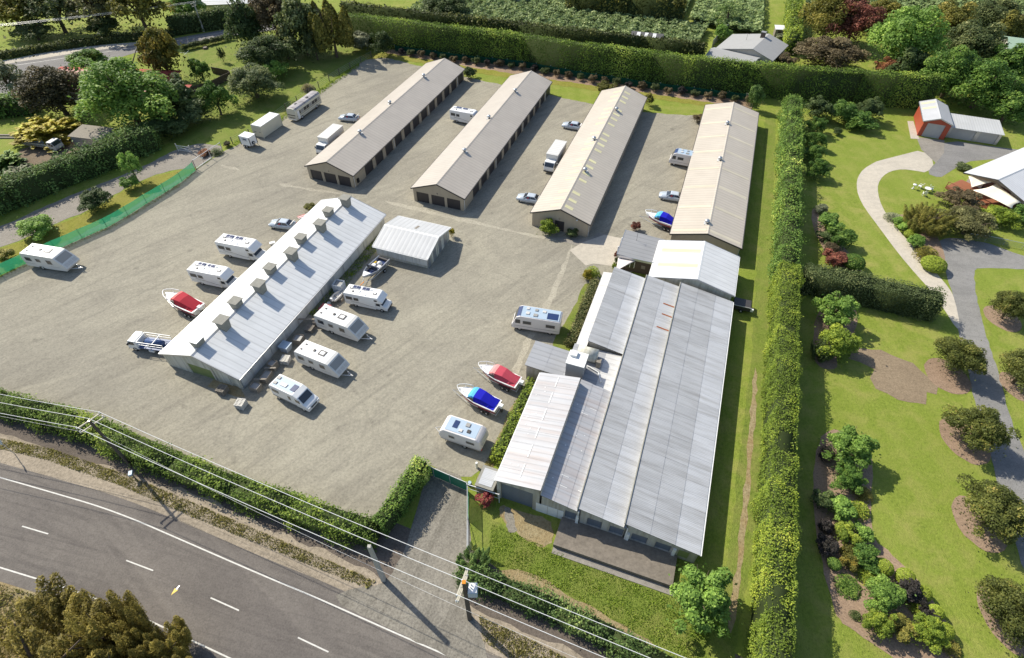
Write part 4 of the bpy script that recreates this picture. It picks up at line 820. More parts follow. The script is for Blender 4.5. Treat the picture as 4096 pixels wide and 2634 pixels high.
def hedge(name, label, pts, width, height, mat, ln=.2, dens=22, jit=.14, seed=1, group=None, cat='hedge', top=None, taper=.06, rough=.25, world=False):
    "clipped hedge: leaf faces all over a box-like body along a ground line, over a dark twig core"
    rg = np.random.default_rng(seed); ps = [np.array((p[0], p[1])) if world else np.array(G(*p)[:2]) for p in pts]
    org = ps[0]; P = []; N = []; T = []; ev = []; ef = []
    for a, b in zip(ps, ps[1:]):
        d = b - a; L = np.linalg.norm(d)
        if L < .01: continue
        d = d / L; n = np.array([-d[1], d[0]])
        nT = int(L * width * dens); nS = int(L * height * dens); hw = width / 2
        s_ = rg.uniform(0, L, nT); q = rg.uniform(-hw, hw, nT); P.append(np.stack([a[0] + d[0] * s_ + n[0] * q, a[1] + d[1] * s_ + n[1] * q, np.full(nT, height)], 1)); N.append(np.tile([0, 0, 1.], (nT, 1)))
        for sg in (-1, 1):
            s_ = rg.uniform(-.2, L + .2, nS); z = rg.uniform(.0, height, nS); q = sg * (hw * (1 - taper * z / height)); P.append(np.stack([a[0] + d[0] * s_ + n[0] * q, a[1] + d[1] * s_ + n[1] * q, z], 1)); N.append(np.tile([n[0] * sg, n[1] * sg, .25], (nS, 1)))
        i = hw * .82; bs = len(ev)
        for (c, sg, z) in ((a, -1, 0), (a, 1, 0), (b, 1, 0), (b, -1, 0), (a, -1, 1), (a, 1, 1), (b, 1, 1), (b, -1, 1)): ev.append((c[0] + n[0] * i * sg - org[0], c[1] + n[1] * i * sg - org[1], z * (height - .25 * min(1, height / 2))))
        ef += [[bs + k for k in f] for f in ((0, 1, 5, 4), (1, 2, 6, 5), (2, 3, 7, 6), (3, 0, 4, 7), (4, 5, 6, 7))]
    for c, d in ((ps[0], ps[0] - ps[1]), (ps[-1], ps[-1] - ps[-2])):
        d = d / np.linalg.norm(d); n = np.array([-d[1], d[0]]); k = int(width * height * dens); q = rg.uniform(-width / 2, width / 2, k); z = rg.uniform(0, height, k)
        P.append(np.stack([c[0] + n[0] * q + d[0] * .1, c[1] + n[1] * q + d[1] * .1, z], 1)); N.append(np.tile([d[0], d[1], .25], (k, 1)))
    P = np.concatenate(P); N = np.concatenate(N); P[:, 0] -= org[0]; P[:, 1] -= org[1]
    # uneven surface: low-frequency swelling plus leaf scatter
    fx = lambda f, o: np.sin(P[:, 0] * f + o) * np.cos(P[:, 1] * f * 1.3 + o * 2) ; sw = (fx(.9, 1) + fx(2.1, 3) * .7 + np.sin(P[:, 2] * 2.5 + P[:, 0]) * .4) * rough * .5 + (np.sin(P[:, 0] * .21 + seed) + np.sin(P[:, 1] * .33 + P[:, 2] * .2 + seed * 2)) * .12 * min(1.0, height / 3)
    P += N * (sw + rg.normal(0, jit, len(P)))[:, None]; P[:, 2] = np.maximum(P[:, 2], .02)
    t = rg.uniform(0, .62, len(P)) + .2 * (sw / (rough + 1e-6) + .5) + .2 * (np.sin(P[:, 0] * .35 + seed) * np.sin(P[:, 1] * .27) + .6 * np.sin(P[:, 0] * 1.1 + P[:, 1] * .8 + seed))
    me = leaf_mesh(name, P, N, ln, ln * .6, seed, t, [mat, m_twig], .65, (ev, ef))
    o = link(bpy.data.objects.new(name, me)); o.location = (org[0], org[1], 0); return tag(o, label, cat, group)
def tufts(name, label, polys, n, h, mat, seed=1, world=False, wd=.035, cat=None):
    "uncountable grass blades over ground polygons"
    rg = np.random.default_rng(seed); P = []
    for poly in polys:
        q = np.array([tuple(p)[:2] if world else tuple(G(*p))[:2] for p in poly]); lo, hi = q.min(0), q.max(0); got = []
        while len(got) < n // len(polys):
            c = rg.uniform(lo, hi, (n, 2)); ins = np.zeros(n, bool); j = len(q) - 1
            for i in range(len(q)):
                cr = ((q[i, 1] > c[:, 1]) != (q[j, 1] > c[:, 1])); xx = (q[j, 0] - q[i, 0]) * (c[:, 1] - q[i, 1]) / (q[j, 1] - q[i, 1] + 1e-12) + q[i, 0]; ins ^= cr & (c[:, 0] < xx); j = i
            got += list(c[ins])
        P.append(np.array(got[:n // len(polys)]))
    P = np.concatenate(P); o0 = P.mean(0); cl = np.sin(P[:, 0] * 1.7) * np.sin(P[:, 1] * 2.3) * .4 + .8; hh = h * cl * rg.uniform(.5, 1.2, len(P))
    P3 = np.stack([P[:, 0] - o0[0], P[:, 1] - o0[1], hh * .45], 1); N = sph(rg, len(P)); N[:, 2] *= .35
    rgn = leaf_mesh(name, P3, N, hh * .6, np.full(len(P), wd) + hh * .12, seed, rg.uniform(0, 1, len(P)) * .7 + .3 * (cl - .4), [mat, mat], .25, None, .2)
    o = link(bpy.data.objects.new(name, rgn)); o.location = (o0[0], o0[1], .03); return tag(o, label, cat, None, 'stuff')
# foliage colours
F = dict(
 hedge=foliage('f_hedge', (.055, .1, .017, 1), (.135, .2, .035, 1), (.19, .245, .05, 1)),
 dark=foliage('f_darkhedge', (.03, .042, .013, 1), (.07, .085, .026, 1), (.12, .15, .035, 1)),
 lime=foliage('f_lime', (.06, .1, .014, 1), (.14, .19, .026, 1), (.2, .24, .045, 1)),
 mixh=foliage('f_mixhedge', (.05, .1, .02, 1), (.13, .2, .04, 1), (.27, .32, .09, 1)),
 dull=foliage('f_dull', (.035, .055, .022, 1), (.085, .11, .045, 1), (.14, .16, .075, 1)),
 green=foliage('f_green', (.03, .07, .014, 1), (.085, .15, .03, 1), (.14, .21, .05, 1)),
 bright=foliage('f_bright', (.06, .12, .025, 1), (.13, .22, .045, 1), (.2, .28, .08, 1)),
 deep=foliage('f_deep', (.025, .045, .016, 1), (.06, .09, .033, 1), (.11, .135, .06, 1)),
 purple=foliage('f_purpledark', (.026, .028, .014, 1), (.06, .058, .028, 1), (.15, .13, .085, 1)),
 bronze=foliage('f_bronze', (.062, .055, .022, 1), (.125, .108, .042, 1), (.175, .15, .065, 1)),
 olive=foliage('f_olive', (.055, .065, .015, 1), (.13, .135, .032, 1), (.19, .17, .05, 1)),
 avenue=foliage('f_avenue', (.036, .05, .013, 1), (.085, .105, .026, 1), (.14, .125, .038, 1)),
 red=foliage('f_red', (.085, .03, .02, 1), (.19, .06, .04, 1), (.17, .11, .04, 1)),
 orange=foliage('f_orange', (.12, .045, .02, 1), (.22, .085, .035, 1), (.26, .14, .055, 1)),
 rust=foliage('f_rustmaple', (.06, .042, .022, 1), (.12, .085, .045, 1), (.17, .125, .07, 1)),
 yellow=foliage('f_yellow', (.15, .11, .015, 1), (.26, .2, .025, 1), (.3, .27, .04, 1)),
 gold=foliage('f_gold', (.06, .055, .012, 1), (.15, .1, .018, 1), (.2, .14, .025, 1)),
 grey=foliage('f_greygreen', (.06, .08, .05, 1), (.14, .17, .11, 1), (.22, .25, .17, 1)),
 limeball=foliage('f_limeball', (.1, .15, .02, 1), (.15, .21, .028, 1), (.19, .25, .045, 1)),
 plum=foliage('f_plum', (.022, .018, .015, 1), (.055, .04, .038, 1), (.085, .062, .058, 1)),
 wattle=foliage('f_wattle', (.085, .062, .013, 1), (.18, .13, .026, 1), (.25, .18, .045, 1)),
 vine=foliage('f_vine', (.075, .12, .05, 1), (.16, .22, .1, 1), (.24, .3, .15, 1)),
 tuft=foliage('f_tuft', (.06, .11, .015, 1), (.14, .21, .03, 1), (.22, .24, .06, 1)),
 drytuft=foliage('f_drytuft', (.1, .085, .025, 1), (.2, .16, .06, 1), (.28, .23, .11, 1)),
 feather=foliage('f_feather', (.035, .07, .02, 1), (.09, .15, .045, 1), (.17, .23, .08, 1)),
 pink=foliage('f_pink', (.2, .03, .04, 1), (.1, .14, .03, 1), (.26, .05, .06, 1)),
)
# ---------------------------------------------------------------- hedges
hedge('boundary_hedge', 'tall trimmed light green hedge along the right side of the packhouse lawn', [LW(16.5, v) for v in (9, 22, 40, 60, 73)], 2.5, 5.1, F['lime'], .09, 92, .13, 3, rough=.5, world=True)
hedge('boundary_hedge', 'mixed shaggy hedge with brown patches beside the wide tan storage shed', [LW(16.6, v) for v in (73.5, 90, 108, 124, 133)], 2.7, 4.6, F['mixh'], .15, 36, .3, 4, rough=.9, world=True)
hedge('back_hedge', 'long tall bright green hedge behind the green shade cloth fence', [LW(u, v) for u, v in ((-100, 139.2), (-48, 140.6), (-16, 140.4), (7, 141.7), (30, 145.7), (46, 148.6))], 2.4, 7.0, F['hedge'], .16, 32, .2, 5, rough=.3, world=True)
hedge('shelter_hedge', 'dark brown-green shelter hedge between the bright hedge and the orchard', [LW(u, v) for u, v in ((-108, 154), (-55, 155.3), (-20, 156.5), (-5, 157))], 2.2, 4.8, F['dark'], .3, 10, .22, 6, rough=.3, world=True)
hedge('orchard_hedge', 'tall olive shelter hedge across the orchard at the top edge', [LW(-48, 183.5), LW(-30, 183.5), LW(-14, 184)], 3.0, 7.0, F['olive'], .4, 6, .35, 7, rough=.6, world=True)
hedge('orchard_hedge', 'dark shelter hedge at the top edge left of the white shelter', [LW(-120, 196), LW(-85, 197.5), LW(-52, 198.5)], 3.0, 5.5, F['dark'], .4, 6, .35, 8, rough=.5, world=True)
hedge('lawn_hedge', 'bright yellow green hedge beside the narrow lawn behind the grey house', [LW(16.2, v) for v in (171, 190, 215)], 3.4, 4.6, F['lime'], .3, 10, .25, 9, rough=.5, world=True)
hedge('cross_hedge', 'dark green hedge running right from the boundary hedge to the garden drive', [(43.4, 63.6), (51.5, 60.6), (60.0, 57.6)], 3.0, 3.8, F['dull'], .12, 50, .18, 10, rough=.35, world=True)
hedge('front_hedge', 'low shaggy green hedge along the front of the gravel yard by the road', [(-60, 938), (0, 952), (130, 985), (250, 1028), (420, 1105), (560, 1158), (700, 1205), (885, 1262)], 2.6, 2.2, F['hedge'], .12, 52, .24, 11, rough=.8, taper=.3)
hedge('gate_hedge', 'narrow clipped hedge beside the entrance drive, ending at the green gate', [(893, 1248), (930, 1200), (962, 1150), (992, 1105)], 1.5, 2.9, F['mixh'], .1, 65, .12, 12, rough=.3)
hedge('roadside_hedge', 'fluffy green hedge right of the power transformer pole at the bottom edge', [(1082, 1345), (1180, 1385), (1300, 1435), (1430, 1500), (1560, 1570), (1640, 1620)], 2.0, 1.6, F['feather'], .11, 55, .22, 13, rough=.7, taper=.3)
hedge('yard_hedge', 'brown-green clipped hedge between the yard and the packhouse side', [(1393, 668), (1372, 720), (1352, 770), (1333, 812)], 1.5, 1.2, F['bronze'], .13, 40, .1, 14, rough=.2)
hedge('yard_hedge', 'bright lime clipped hedge along the raised packhouse bay', [(1246, 905), (1222, 958), (1192, 1020), (1163, 1082)], 1.3, 1.5, F['lime'], .13, 42, .12, 15, rough=.25)
hedge('lane_hedge', 'big feathery grey-green hedge along the gravel lane at the left', [(-60, 512), (34, 478), (148, 430), (240, 395), (325, 358), (366, 344)], 4.6, 4.2, F['feather'], .19, 26, .4, 16, rough=.9, taper=.25)
hedge('road_hedge', 'long low dark hedge with sunlit top beyond the side road', [(-60, 150), (0, 138), (120, 118), (240, 102), (340, 92), (405, 85)], 2.2, 1.6, F['dark'], .3, 9, .15, 17, rough=.2)
hedge('road_hedge', 'taller dark hedge behind the power pole on the side road', [(405, 82), (470, 72), (545, 62)], 3.0, 4.6, F['deep'], .34, 8, .2, 18, rough=.3)
hedge('garden_hedge', 'loose green hedge in the left garden behind the yellow shrub', [(-40, 278), (20, 268), (85, 262)], 3.6, 3.6, F['green'], .3, 11, .35, 19, rough=.8)
# ---------------------------------------------------------------- trees and shrubs: label, category, pixel, height, radius, kind, colour
def T(label, px, h, r, kind, f, name='tree', cat='tree', **k): return plant(name, label, cat, px, h, r, kind, F[f], **k)
def S(label, px, h, r, kind, f, name='shrub', cat='shrub', **k):
    if px[0] > 1890 and px[1] > 1000: h, r = h * .88, r * .82
    return plant(name, label, cat, px, h, r, kind, F[f], trunk=False, **k)
# upper left
T('leftmost brown-green willow beyond the side road', (30, 28), 11, 7, 'loose1', 'olive'); T('wide drooping willow second from the left beyond the side road', (125, 22), 12, 8, 'loose2', 'dull')
T('ochre willow in the middle of the row beyond the side road', (222, 20), 12, 8, 'loose3', 'bronze'); T('tall willow nearest the dark hedge beyond the side road', (325, 24), 13, 7.5, 'loose4', 'olive')
T('low grey-green tree under the willows beyond the far hedge', (80, 72), 5, 4.5, 'mid1', 'dull'); T('small dark tree between the far hedge and the willows', (240, 64), 5, 4.5, 'mid2', 'deep'); T('rounded green tree at the top edge near the pale barn', (440, 18), 8, 5, 'mid1', 'green')
T('golden tipped evergreen tree beside the side road', (380, 138), 10.5, 4.6, 'tall1', 'gold'); T('round green bushy tree by the red roofed house', (205, 143), 5.5, 5.0, 'mid2', 'green')
T('dark purple-green round tree in front of the red roofed house', (126, 216), 10, 7.2, 'big1', 'purple'); T('very large bright green tree in the left garden', (290, 222), 13, 9.6, 'big2', 'bright')
T('dark tree in the shade right of the large bright tree', (405, 232), 8.5, 5.0, 'mid3', 'deep'); T('thin grey tree at the left edge by the side road', (12, 190), 8.5, 4.6, 'loose2', 'grey')
S('arching golden yellow shrub above the parked flatbed truck', (105, 298), 5.0, 7.4, 'spray1', 'yellow'); T('small dark green tree at the lawn corner near the courtyard wall', (505, 235), 6.5, 3.6, 'mid1', 'green')
S('grey-green shrub below the courtyard wall', (452, 262), 4.5, 3.2, 'shr1', 'dull'); S('dark shrub at the foot of the large bright tree', (385, 300), 4.0, 4.2, 'shr2', 'deep')
T('slender feathery tree beside the courtyard wall', (470, 170), 5.0, 2.6, 'loose1', 'green'); T('leafless sapling staked on the bright lawn', (518, 130), 3.4, .9, 'loose3', 'dull')
T('dark conifer at the bend of the side road', (572, 58), 13, 5.2, 'tall2', 'deep'); T('tall brown-leaved tree behind the dark conifer', (640, 42), 14, 6.2, 'big3', 'rust'); T('tall grey-green tree left of the cypress clump', (705, 62), 14, 6.0, 'tall3', 'dull')
T('clump of upright brown-green cypresses near the back fence', (775, 72), 13, 5.4, 'column1', 'olive'); S('pale grey shrub under the cypress clump', (840, 98), 4.2, 3.4, 'shr3', 'grey'); S('cone shaped dark shrub at the end of the back fence', (895, 106), 5.2, 2.9, 'mid3', 'deep')
T('large dark round tree on the paddock above the container', (622, 128), 8.5, 6.0, 'big1', 'deep'); T('wide mottled tree on the paddock left of the bus', (592, 195), 6.5, 5.6, 'big3', 'dull'); S('light green shrub beside the mottled paddock tree', (640, 165), 4.5, 3.0, 'shr1', 'bright')
T('dark leafy tree behind the paddock, below the conifer', (668, 110), 6.0, 4.0, 'mid2', 'deep'); T('spindly tree behind the cypress clump', (735, 105), 7.5, 3.2, 'loose4', 'dull')
for k in range(15): S('small clipped bush in the row beside the side road', (430 + k * 7.6, 112 - k * 1.75), 1.5, .95, 'shr%d' % (k % 3 + 1), 'dull', group='clipped bushes along the side road')
S('dry agave clump by the paddock fence behind the bus', (718, 202), 1.7, 1.9, 'spike1', 'rust')
# lane and green fence
T('young leafy tree standing over the green shade cloth fence', (306, 392), 5.6, 1.9, 'loose1', 'bright', clear=.2); S('small light green bush at the foot of the young tree', (303, 432), 2.0, 1.6, 'shr2', 'bright'); S('dark round bush behind the middle of the green fence', (222, 468), 3.4, 2.9, 'mid1', 'deep')
S('pale green bush behind the green fence near the left caravan', (82, 532), 3.0, 2.8, 'mid2', 'bright'); S('low bush behind the fence at the left edge', (8, 598), 1.8, 1.6, 'shr3', 'olive')
S('fern-like dark shrub at the left edge below the flatbed truck', (15, 372), 3.0, 3.4, 'spray2', 'green'); S('grey fern clump beside the rubble at the left edge', (42, 400), 2.2, 2.6, 'spray3', 'grey'); S('orange flower clump beside the yard gate', (478, 357), .9, 1.1, 'shr1', 'orange'); S('dark flax clump behind the yard gate', (505, 352), 1.5, 1.3, 'spike2', 'deep'); S('dark clump at the fence post by the white trailer', (532, 338), 1.0, .8, 'shr2', 'purple')
# back fence row
for k in range(30):
    f = k / 29; u = -80 + f * 88; v = float(np.interp(u, (-82.4, -62, -47.7, -33.6, -15.9, -5.8, 7.4), (137.2, 137.5, 139, 137.6, 137.3, 137.7, 138.4))) - 1.1 - .3 * (k % 3); p = LW(u, v)
    q = plant('shrub', 'small bronze shrub in the row under the green shade cloth', 'shrub', (0, 0), 1.4 + .4 * ((k * 7) % 5) / 5, .9 + .3 * ((k * 3) % 4) / 4, 'shr%d' % (k % 3 + 1), F['dull'] if k % 3 == 1 else F['plum'] if k % 4 == 0 else F['rust'], 'shrubs along the back fence', trunk=False); q.location = p
S('dark bush at the far corner of the leftmost storage shed', (1098, 172), 2.4, 1.6, 'shr1', 'deep'); S('yellow-green bush behind the skylight shed', (1416, 210), 2.4, 2.0, 'shr2', 'olive'); S('thin bush at the far right corner of the skylight shed', (1518, 232), 3.0, 1.5, 'loose2', 'olive')
S('small brown twiggy ball bush beside the wide tan shed', (1632, 277), 1.6, 1.2, 'shr3', 'rust'); T('slim light leaved tree at the far corner of the wide tan shed', (1766, 232), 5.0, 1.7, 'tall1', 'feather')
S('yellow-green bush left of the door on the skylight shed', (1281, 532), 2.6, 1.45, 'shr1', 'lime'); S('low dark bush right of the door on the skylight shed', (1338, 548), 1.3, 1.1, 'shr3', 'deep'); S('reddish potted bush behind the office roof', (1487, 532), 1.5, .9, 'shr2', 'red'); S('spiky yellow-green yucca at the packhouse corner', (1386, 632), 2.4, 1.4, 'spike1', 'lime', cat='yucca', name='yucca'); S('small yellow bush beside the yucca', (1373, 645), 1.6, .7, 'shr1', 'yellow')
S('pale bush against the far end of the white shed', (726, 488), 1.1, 1.1, 'shr2', 'olive'); S('weedy plant on the annex shed corner', (1056, 545), 1.6, .5, 'shr3', 'yellow')
# orchard and upper right
S('tall feathery palm behind the grey house', (1706, 22), 8.5, 4.6, 'palm1', 'feather', name='palm', cat='palm'); bpy.data.objects['palm']
pt = bpy.data.objects['palm']; tr = MB().tube([(0, 0, 0), (.1, 0, 2.4), (0, 0, 4.8)], .32, 8, 0, .24).build('trunk', m_bark, pt)
S('leafy shrub beside the orchard lane left of the grey house', (1688, 80), 3.6, 2.4, 'shr1', 'bright'); S('second palm-like shrub below the tall palm', (1690, 52), 3.4, 2.6, 'palm2', 'green')
T('tall olive tree behind the lawn hedge at the top edge', (1942, 42), 12, 7.5, 'big2', 'olive'); T('round red autumn tree among the green trees', (1998, 58), 11, 6.2, 'big3', 'red'); T('broad bronze maple behind the right end of the back hedge', (1940, 130), 6.5, 8.0, 'big1', 'rust')
T('large light green tree right of the red tree', (2118, 102), 13, 8.8, 'big2', 'bright'); T('yellowing tree behind the large light green tree', (2215, 70), 10, 6.5, 'big3', 'olive'); S('small orange bush above the right end of the back hedge', (2078, 165), 5.0, 3.4, 'mid1', 'orange')
T('dark evergreen tree above the red shed', (2230, 178), 10, 6.8, 'big1', 'green'); T('broad evergreen tree right of the red shed', (2300, 205), 9, 7.5, 'big2', 'green'); T('dull green tree behind the evergreen group', (2270, 118), 10, 6.5, 'big3', 'dull'); T('dark tree at the right edge below the green roofed house', (2350, 160), 8, 5.2, 'mid3', 'green')
T('grey-green tree at the upper right corner', (2330, 40), 9, 6.5, 'big1', 'dull'); T('green tree next to the satellite dish house', (2368, 65), 8, 4.5, 'mid2', 'olive'); T('low evergreen tree behind the double garage', (2360, 255), 6, 4.6, 'mid1', 'green'); T('olive tree in front of the far vines', (2060, 38), 8, 6.0, 'big3', 'olive'); T('dark bushy tree in the gap behind the orange bush', (2130, 160), 7, 4.8, 'mid2', 'deep')
S('reddish bush behind the hedge near the grey house', (1835, 142), 2.6, 2.6, 'shr2', 'rust'); S('pale bush behind the hedge under the grey house', (1800, 138), 2.6, 2.6, 'shr1', 'olive'); S('white flowering bed by the garden hut', (1828, 88), 1.2, 1.6, 'shr3', 'grey')
S('round dark shrub below the back hedge, leftmost of the group', (1915, 258), 4.2, 3.3, 'mid1', 'deep'); S('round dark shrub in the middle of the group below the back hedge', (1975, 262), 4.4, 3.5, 'mid2', 'green'); S('round dark shrub on the right of the group below the back hedge', (2035, 262), 4.0, 3.3, 'mid3', 'deep'); S('lower green shrub in front of the dark group', (2012, 284), 3.2, 2.6, 'shr1', 'green'); S('tiny dark plant on the lawn left of the mulch spot', (1958, 308), 1.3, .9, 'shr2', 'deep'); S('tiny green plant on the lawn near the dark group', (1990, 298), 1.5, 1.2, 'shr3', 'green')
for k, (x, y, h, r) in enumerate(((1910, 296, 3.4, 2.3), (1906, 328, 3.2, 2.1), (1905, 360, 3.0, 2.2), (1912, 398, 3.2, 2.3))): S(('topmost', 'second', 'third', 'lowest')[k] + ' clipped green shrub in the file beside the shaggy hedge', (x, y), h, r, 'mid%d' % (k % 3 + 1), 'green', group='clipped shrubs beside the hedge')
# right garden bed between lawn and boundary hedge
S('grey twiggy plant at the top of the curved bed', (1922, 488), 1.5, 1.2, 'shr1', 'grey'); S('bright green shrub in the upper curved bed', (1938, 525), 2.4, 2.0, 'shr2', 'bright'); S('green shrub in the middle of the curved bed', (1968, 562), 2.4, 2.2, 'shr3', 'green'); S('dark shrub on the hedge side of the curved bed', (1938, 556), 1.8, 1.5, 'shr1', 'deep'); S('orange-leaved shrub in the curved bed', (1942, 586), 1.6, 1.4, 'shr2', 'rust'); S('pink-red flowering shrub in the curved bed', (1953, 608), 1.8, 1.7, 'shr3', 'red'); S('round clipped ball bush at the foot of the curved bed', (1999, 612), 2.2, 1.55, 'ball1', 'green'); S('spiky dark plant beside the ball bush', (1978, 600), 1.8, 1.6, 'spike1', 'dull')
T('light leaved rounded small tree below the cross hedge', (1958, 728), 4.6, 2.7, 'mid1', 'bright'); T('yellow-green small tree between hedge and bare soil', (1957, 800), 4.2, 2.6, 'mid2', 'lime'); S('dark spiky conifer in the hedge shadow by the bare soil', (1922, 822), 2.6, 1.6, 'plume1', 'deep')
T('glossy leaved tree at the head of the long bed', (1985, 1048), 4.2, 2.6, 'mid3', 'bright'); S('bright shrub below the glossy tree', (1982, 1118), 2.8, 2.2, 'mid1', 'green'); S('pinkish shrub in the hedge shadow', (1932, 1062), 1.4, 1.1, 'shr2', 'plum'); S('green rounded shrub in the upper part of the long bed', (1968, 1190), 2.2, 1.9, 'shr1', 'bright'); S('upright flax on the lawn side of the long bed', (2012, 1190), 1.7, 1.7, 'spike2', 'lime'); S('fountain grass at the lawn edge of the long bed', (2022, 1152), 1.4, 1.4, 'spike3', 'olive'); S('dark shrub in shadow at the left of the long bed', (1922, 1172), 1.8, 1.5, 'shr3', 'deep'); S('rusty shrub in the hedge shadow', (1932, 1232), 1.4, 1.1, 'shr1', 'plum'); S('reddish shrub lowest in the hedge shadow', (1936, 1278), 1.7, 1.3, 'shr2', 'plum'); S('yellow-green shrub in the middle of the long bed', (1974, 1248), 2.0, 1.5, 'shr3', 'lime'); S('round light green shrub by the lawn edge', (2022, 1252), 1.7, 1.25, 'shr1', 'bright'); S('upper orange flowering shrub in the long bed', (1980, 1288), 1.4, .95, 'shr2', 'gold'); S('lower orange flowering shrub in the long bed', (1988, 1318), 1.5, 1.2, 'shr3', 'gold'); S('green shrub right of the orange shrubs', (2020, 1300), 1.9, 1.7, 'shr1', 'green'); S('small dark ball left of the orange shrubs', (1952, 1318), 1.2, .8, 'ball2', 'green'); S('flax clump among the lime balls', (2030, 1342), 1.3, 1.4, 'spike1', 'lime')
for k, (x, y, r) in enumerate(((2067, 1326, 1.05), (2118, 1350, 1.0), (2158, 1388, .9), (2188, 1433, .9), (2212, 1476, .95))): S(('first', 'second', 'third', 'fourth', 'fifth')[k] + ' lime green clipped ball counted down the bed edge', (x, y), r * 1.7, r, 'ball%d' % (k % 2 + 1), 'limeball', group='lime clipped balls along the bed edge')
S('large yellow-green shrub in the lower long bed', (2065, 1390), 3.0, 2.3, 'mid2', 'bright'); S('dark plum shrub among the lime balls', (2124, 1382), 1.9, 1.35, 'shr1', 'plum'); S('smaller dark plum shrub lower in the bed', (2172, 1443), 1.4, 1.05, 'shr2', 'plum'); S('yellow-leaved shrub at the lower left of the bed', (2056, 1462), 2.4, 1.8, 'mid3', 'lime'); S('yellow-leaved shrub at the lower right of the bed', (2166, 1476), 2.2, 1.9, 'mid1', 'lime'); S('olive shrub between the two yellow-leaved shrubs', (2110, 1468), 2.0, 1.5, 'shr3', 'olive'); S('grass clump at the tip of the long bed', (2228, 1512), 1.2, 1.1, 'spike2', 'olive'); S('flax between the plum shrubs', (2150, 1415), 1.3, 1.3, 'spike3', 'lime'); S('tiny spiky plant alone on the green mound', (2003, 1438), .9, .7, 'spike1', 'deep'); S('low grassy mound plant in the lower bed', (1985, 1370), .8, 1.7, 'spike2', 'green')
# avenue trees
for k, (x, y, h, r, lab) in enumerate(((2242, 838, 4.4, 2.8, 'second olive-bronze tree down the left side of the garden drive'), (2285, 1008, 4.5, 2.8, 'third olive-bronze tree down the left side of the garden drive'), (2326, 1205, 4.5, 2.9, 'fourth olive-bronze tree down the left side of the garden drive'), (2374, 1436, 4.4, 2.9, 'lowest olive-bronze tree by the garden drive'), (2364, 720, 4.2, 2.5, 'upper bronze tree right of the garden drive'), (2394, 872, 4.4, 2.8, 'bronze tree cut by the right edge beside the drive'))): T(lab, (x, y), h, r, 'big%d' % (k % 3 + 1), 'avenue', group='avenue trees along the garden drive', clear=.1)
# around the right house
S('rust coloured dome shaped maple by the red deck', (2250, 468), 3.0, 3.3, 'mid1', 'rust'); T('feathery olive tree left of the rust maple', (2168, 515), 4.2, 3.4, 'plume2', 'olive'); T('broad yellow-brown tree by the drive entrance', (2268, 524), 4.0, 4.2, 'big3', 'bronze'); S('light green bush in front of the lower shade sail', (2342, 508), 2.6, 2.8, 'mid2', 'lime'); S('green bush at the right edge below the house', (2390, 502), 2.4, 2.0, 'shr1', 'green'); S('small lime ball beside the path', (2129, 546), 1.2, .9, 'ball1', 'limeball'); S('light green mound beside the path', (2142, 566), 1.5, 1.4, 'shr2', 'bright'); S('tussock clump between path and drive', (2172, 590), 2.0, 2.3, 'spike3', 'olive'); S('wide lime dome at the tip of the path bed', (2185, 618), 1.9, 1.9, 'ball2', 'limeball'); S('grey grassy plants at the top of the path bed', (2092, 506), 1.2, 1.6, 'spike1', 'grey'); S('pale green perennials in the path bed', (2112, 525), 1.3, 1.6, 'shr3', 'bright'); S('purple-grey plants along the garage court edge', (2255, 392), .9, 1.6, 'shr1', 'dull')
# front
T('rounded leafy tree at the right end of the loading platform', (1637, 1396), 4.8, 2.9, 'mid3', 'bright'); S('soft green conifer bush at the gate by the transformer pole', (1108, 1318), 2.0, 1.7, 'plume1', 'feather'); S('pink flowering bush beside the pump shed', (1137, 1168), 1.5, .95, 'shr1', 'pink'); T('big ochre wattle tree in the lower left corner', (80, 1600), 8.0, 7.0, 'plume3', 'wattle', at=.55)
T('ochre wattle plume leaning over the road edge', (255, 1500), 7.4, 3.8, 'plume2', 'wattle', at=.55); T('low ochre wattle at the bottom edge by the road line', (350, 1560), 5.2, 3.8, 'plume1', 'wattle', at=.5)
# orchard canopies, one leafy roof each
def vines(label, poly, n, seed, z=1.8):
    rg = np.random.default_rng(seed); q = np.array([tuple(LW(*p))[:2] for p in poly]); lo, hi = q.min(0), q.max(0); c = rg.uniform(lo, hi, (n * 3, 2)); ins = np.zeros(len(c), bool); j = len(q) - 1
    for i in range(len(q)):
        cr = ((q[i, 1] > c[:, 1]) != (q[j, 1] > c[:, 1])); xx = (q[j, 0] - q[i, 0]) * (c[:, 1] - q[i, 1]) / (q[j, 1] - q[i, 1] + 1e-12) + q[i, 0]; ins ^= cr & (c[:, 0] < xx); j = i
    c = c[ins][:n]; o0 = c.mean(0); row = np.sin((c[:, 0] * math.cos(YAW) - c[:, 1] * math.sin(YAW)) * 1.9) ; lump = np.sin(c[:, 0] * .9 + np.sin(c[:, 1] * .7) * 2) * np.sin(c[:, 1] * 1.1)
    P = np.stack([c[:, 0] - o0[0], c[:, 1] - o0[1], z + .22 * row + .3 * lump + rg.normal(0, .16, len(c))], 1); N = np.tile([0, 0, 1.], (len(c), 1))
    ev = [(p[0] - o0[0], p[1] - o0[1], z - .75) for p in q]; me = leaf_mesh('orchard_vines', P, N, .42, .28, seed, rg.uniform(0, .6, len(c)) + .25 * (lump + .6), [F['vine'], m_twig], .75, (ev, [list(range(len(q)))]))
    o = link(bpy.data.objects.new('orchard_vines', me)); o.location = (o0[0], o0[1], 0); return tag(o, label, 'vines', None, 'stuff')
vines('pale green kiwifruit canopy behind the shelter hedge', [(-92, 157.5), (-8, 158.5), (-6, 182), (-22, 182), (-40, 181), (-48, 195), (-92, 194)], 26000, 1)
vines('pale green kiwifruit canopy at the top edge right of the orchard hedge', [(-12, 186), (-3, 183), (8.5, 181), (7, 222), (-12, 222)], 9000, 2)
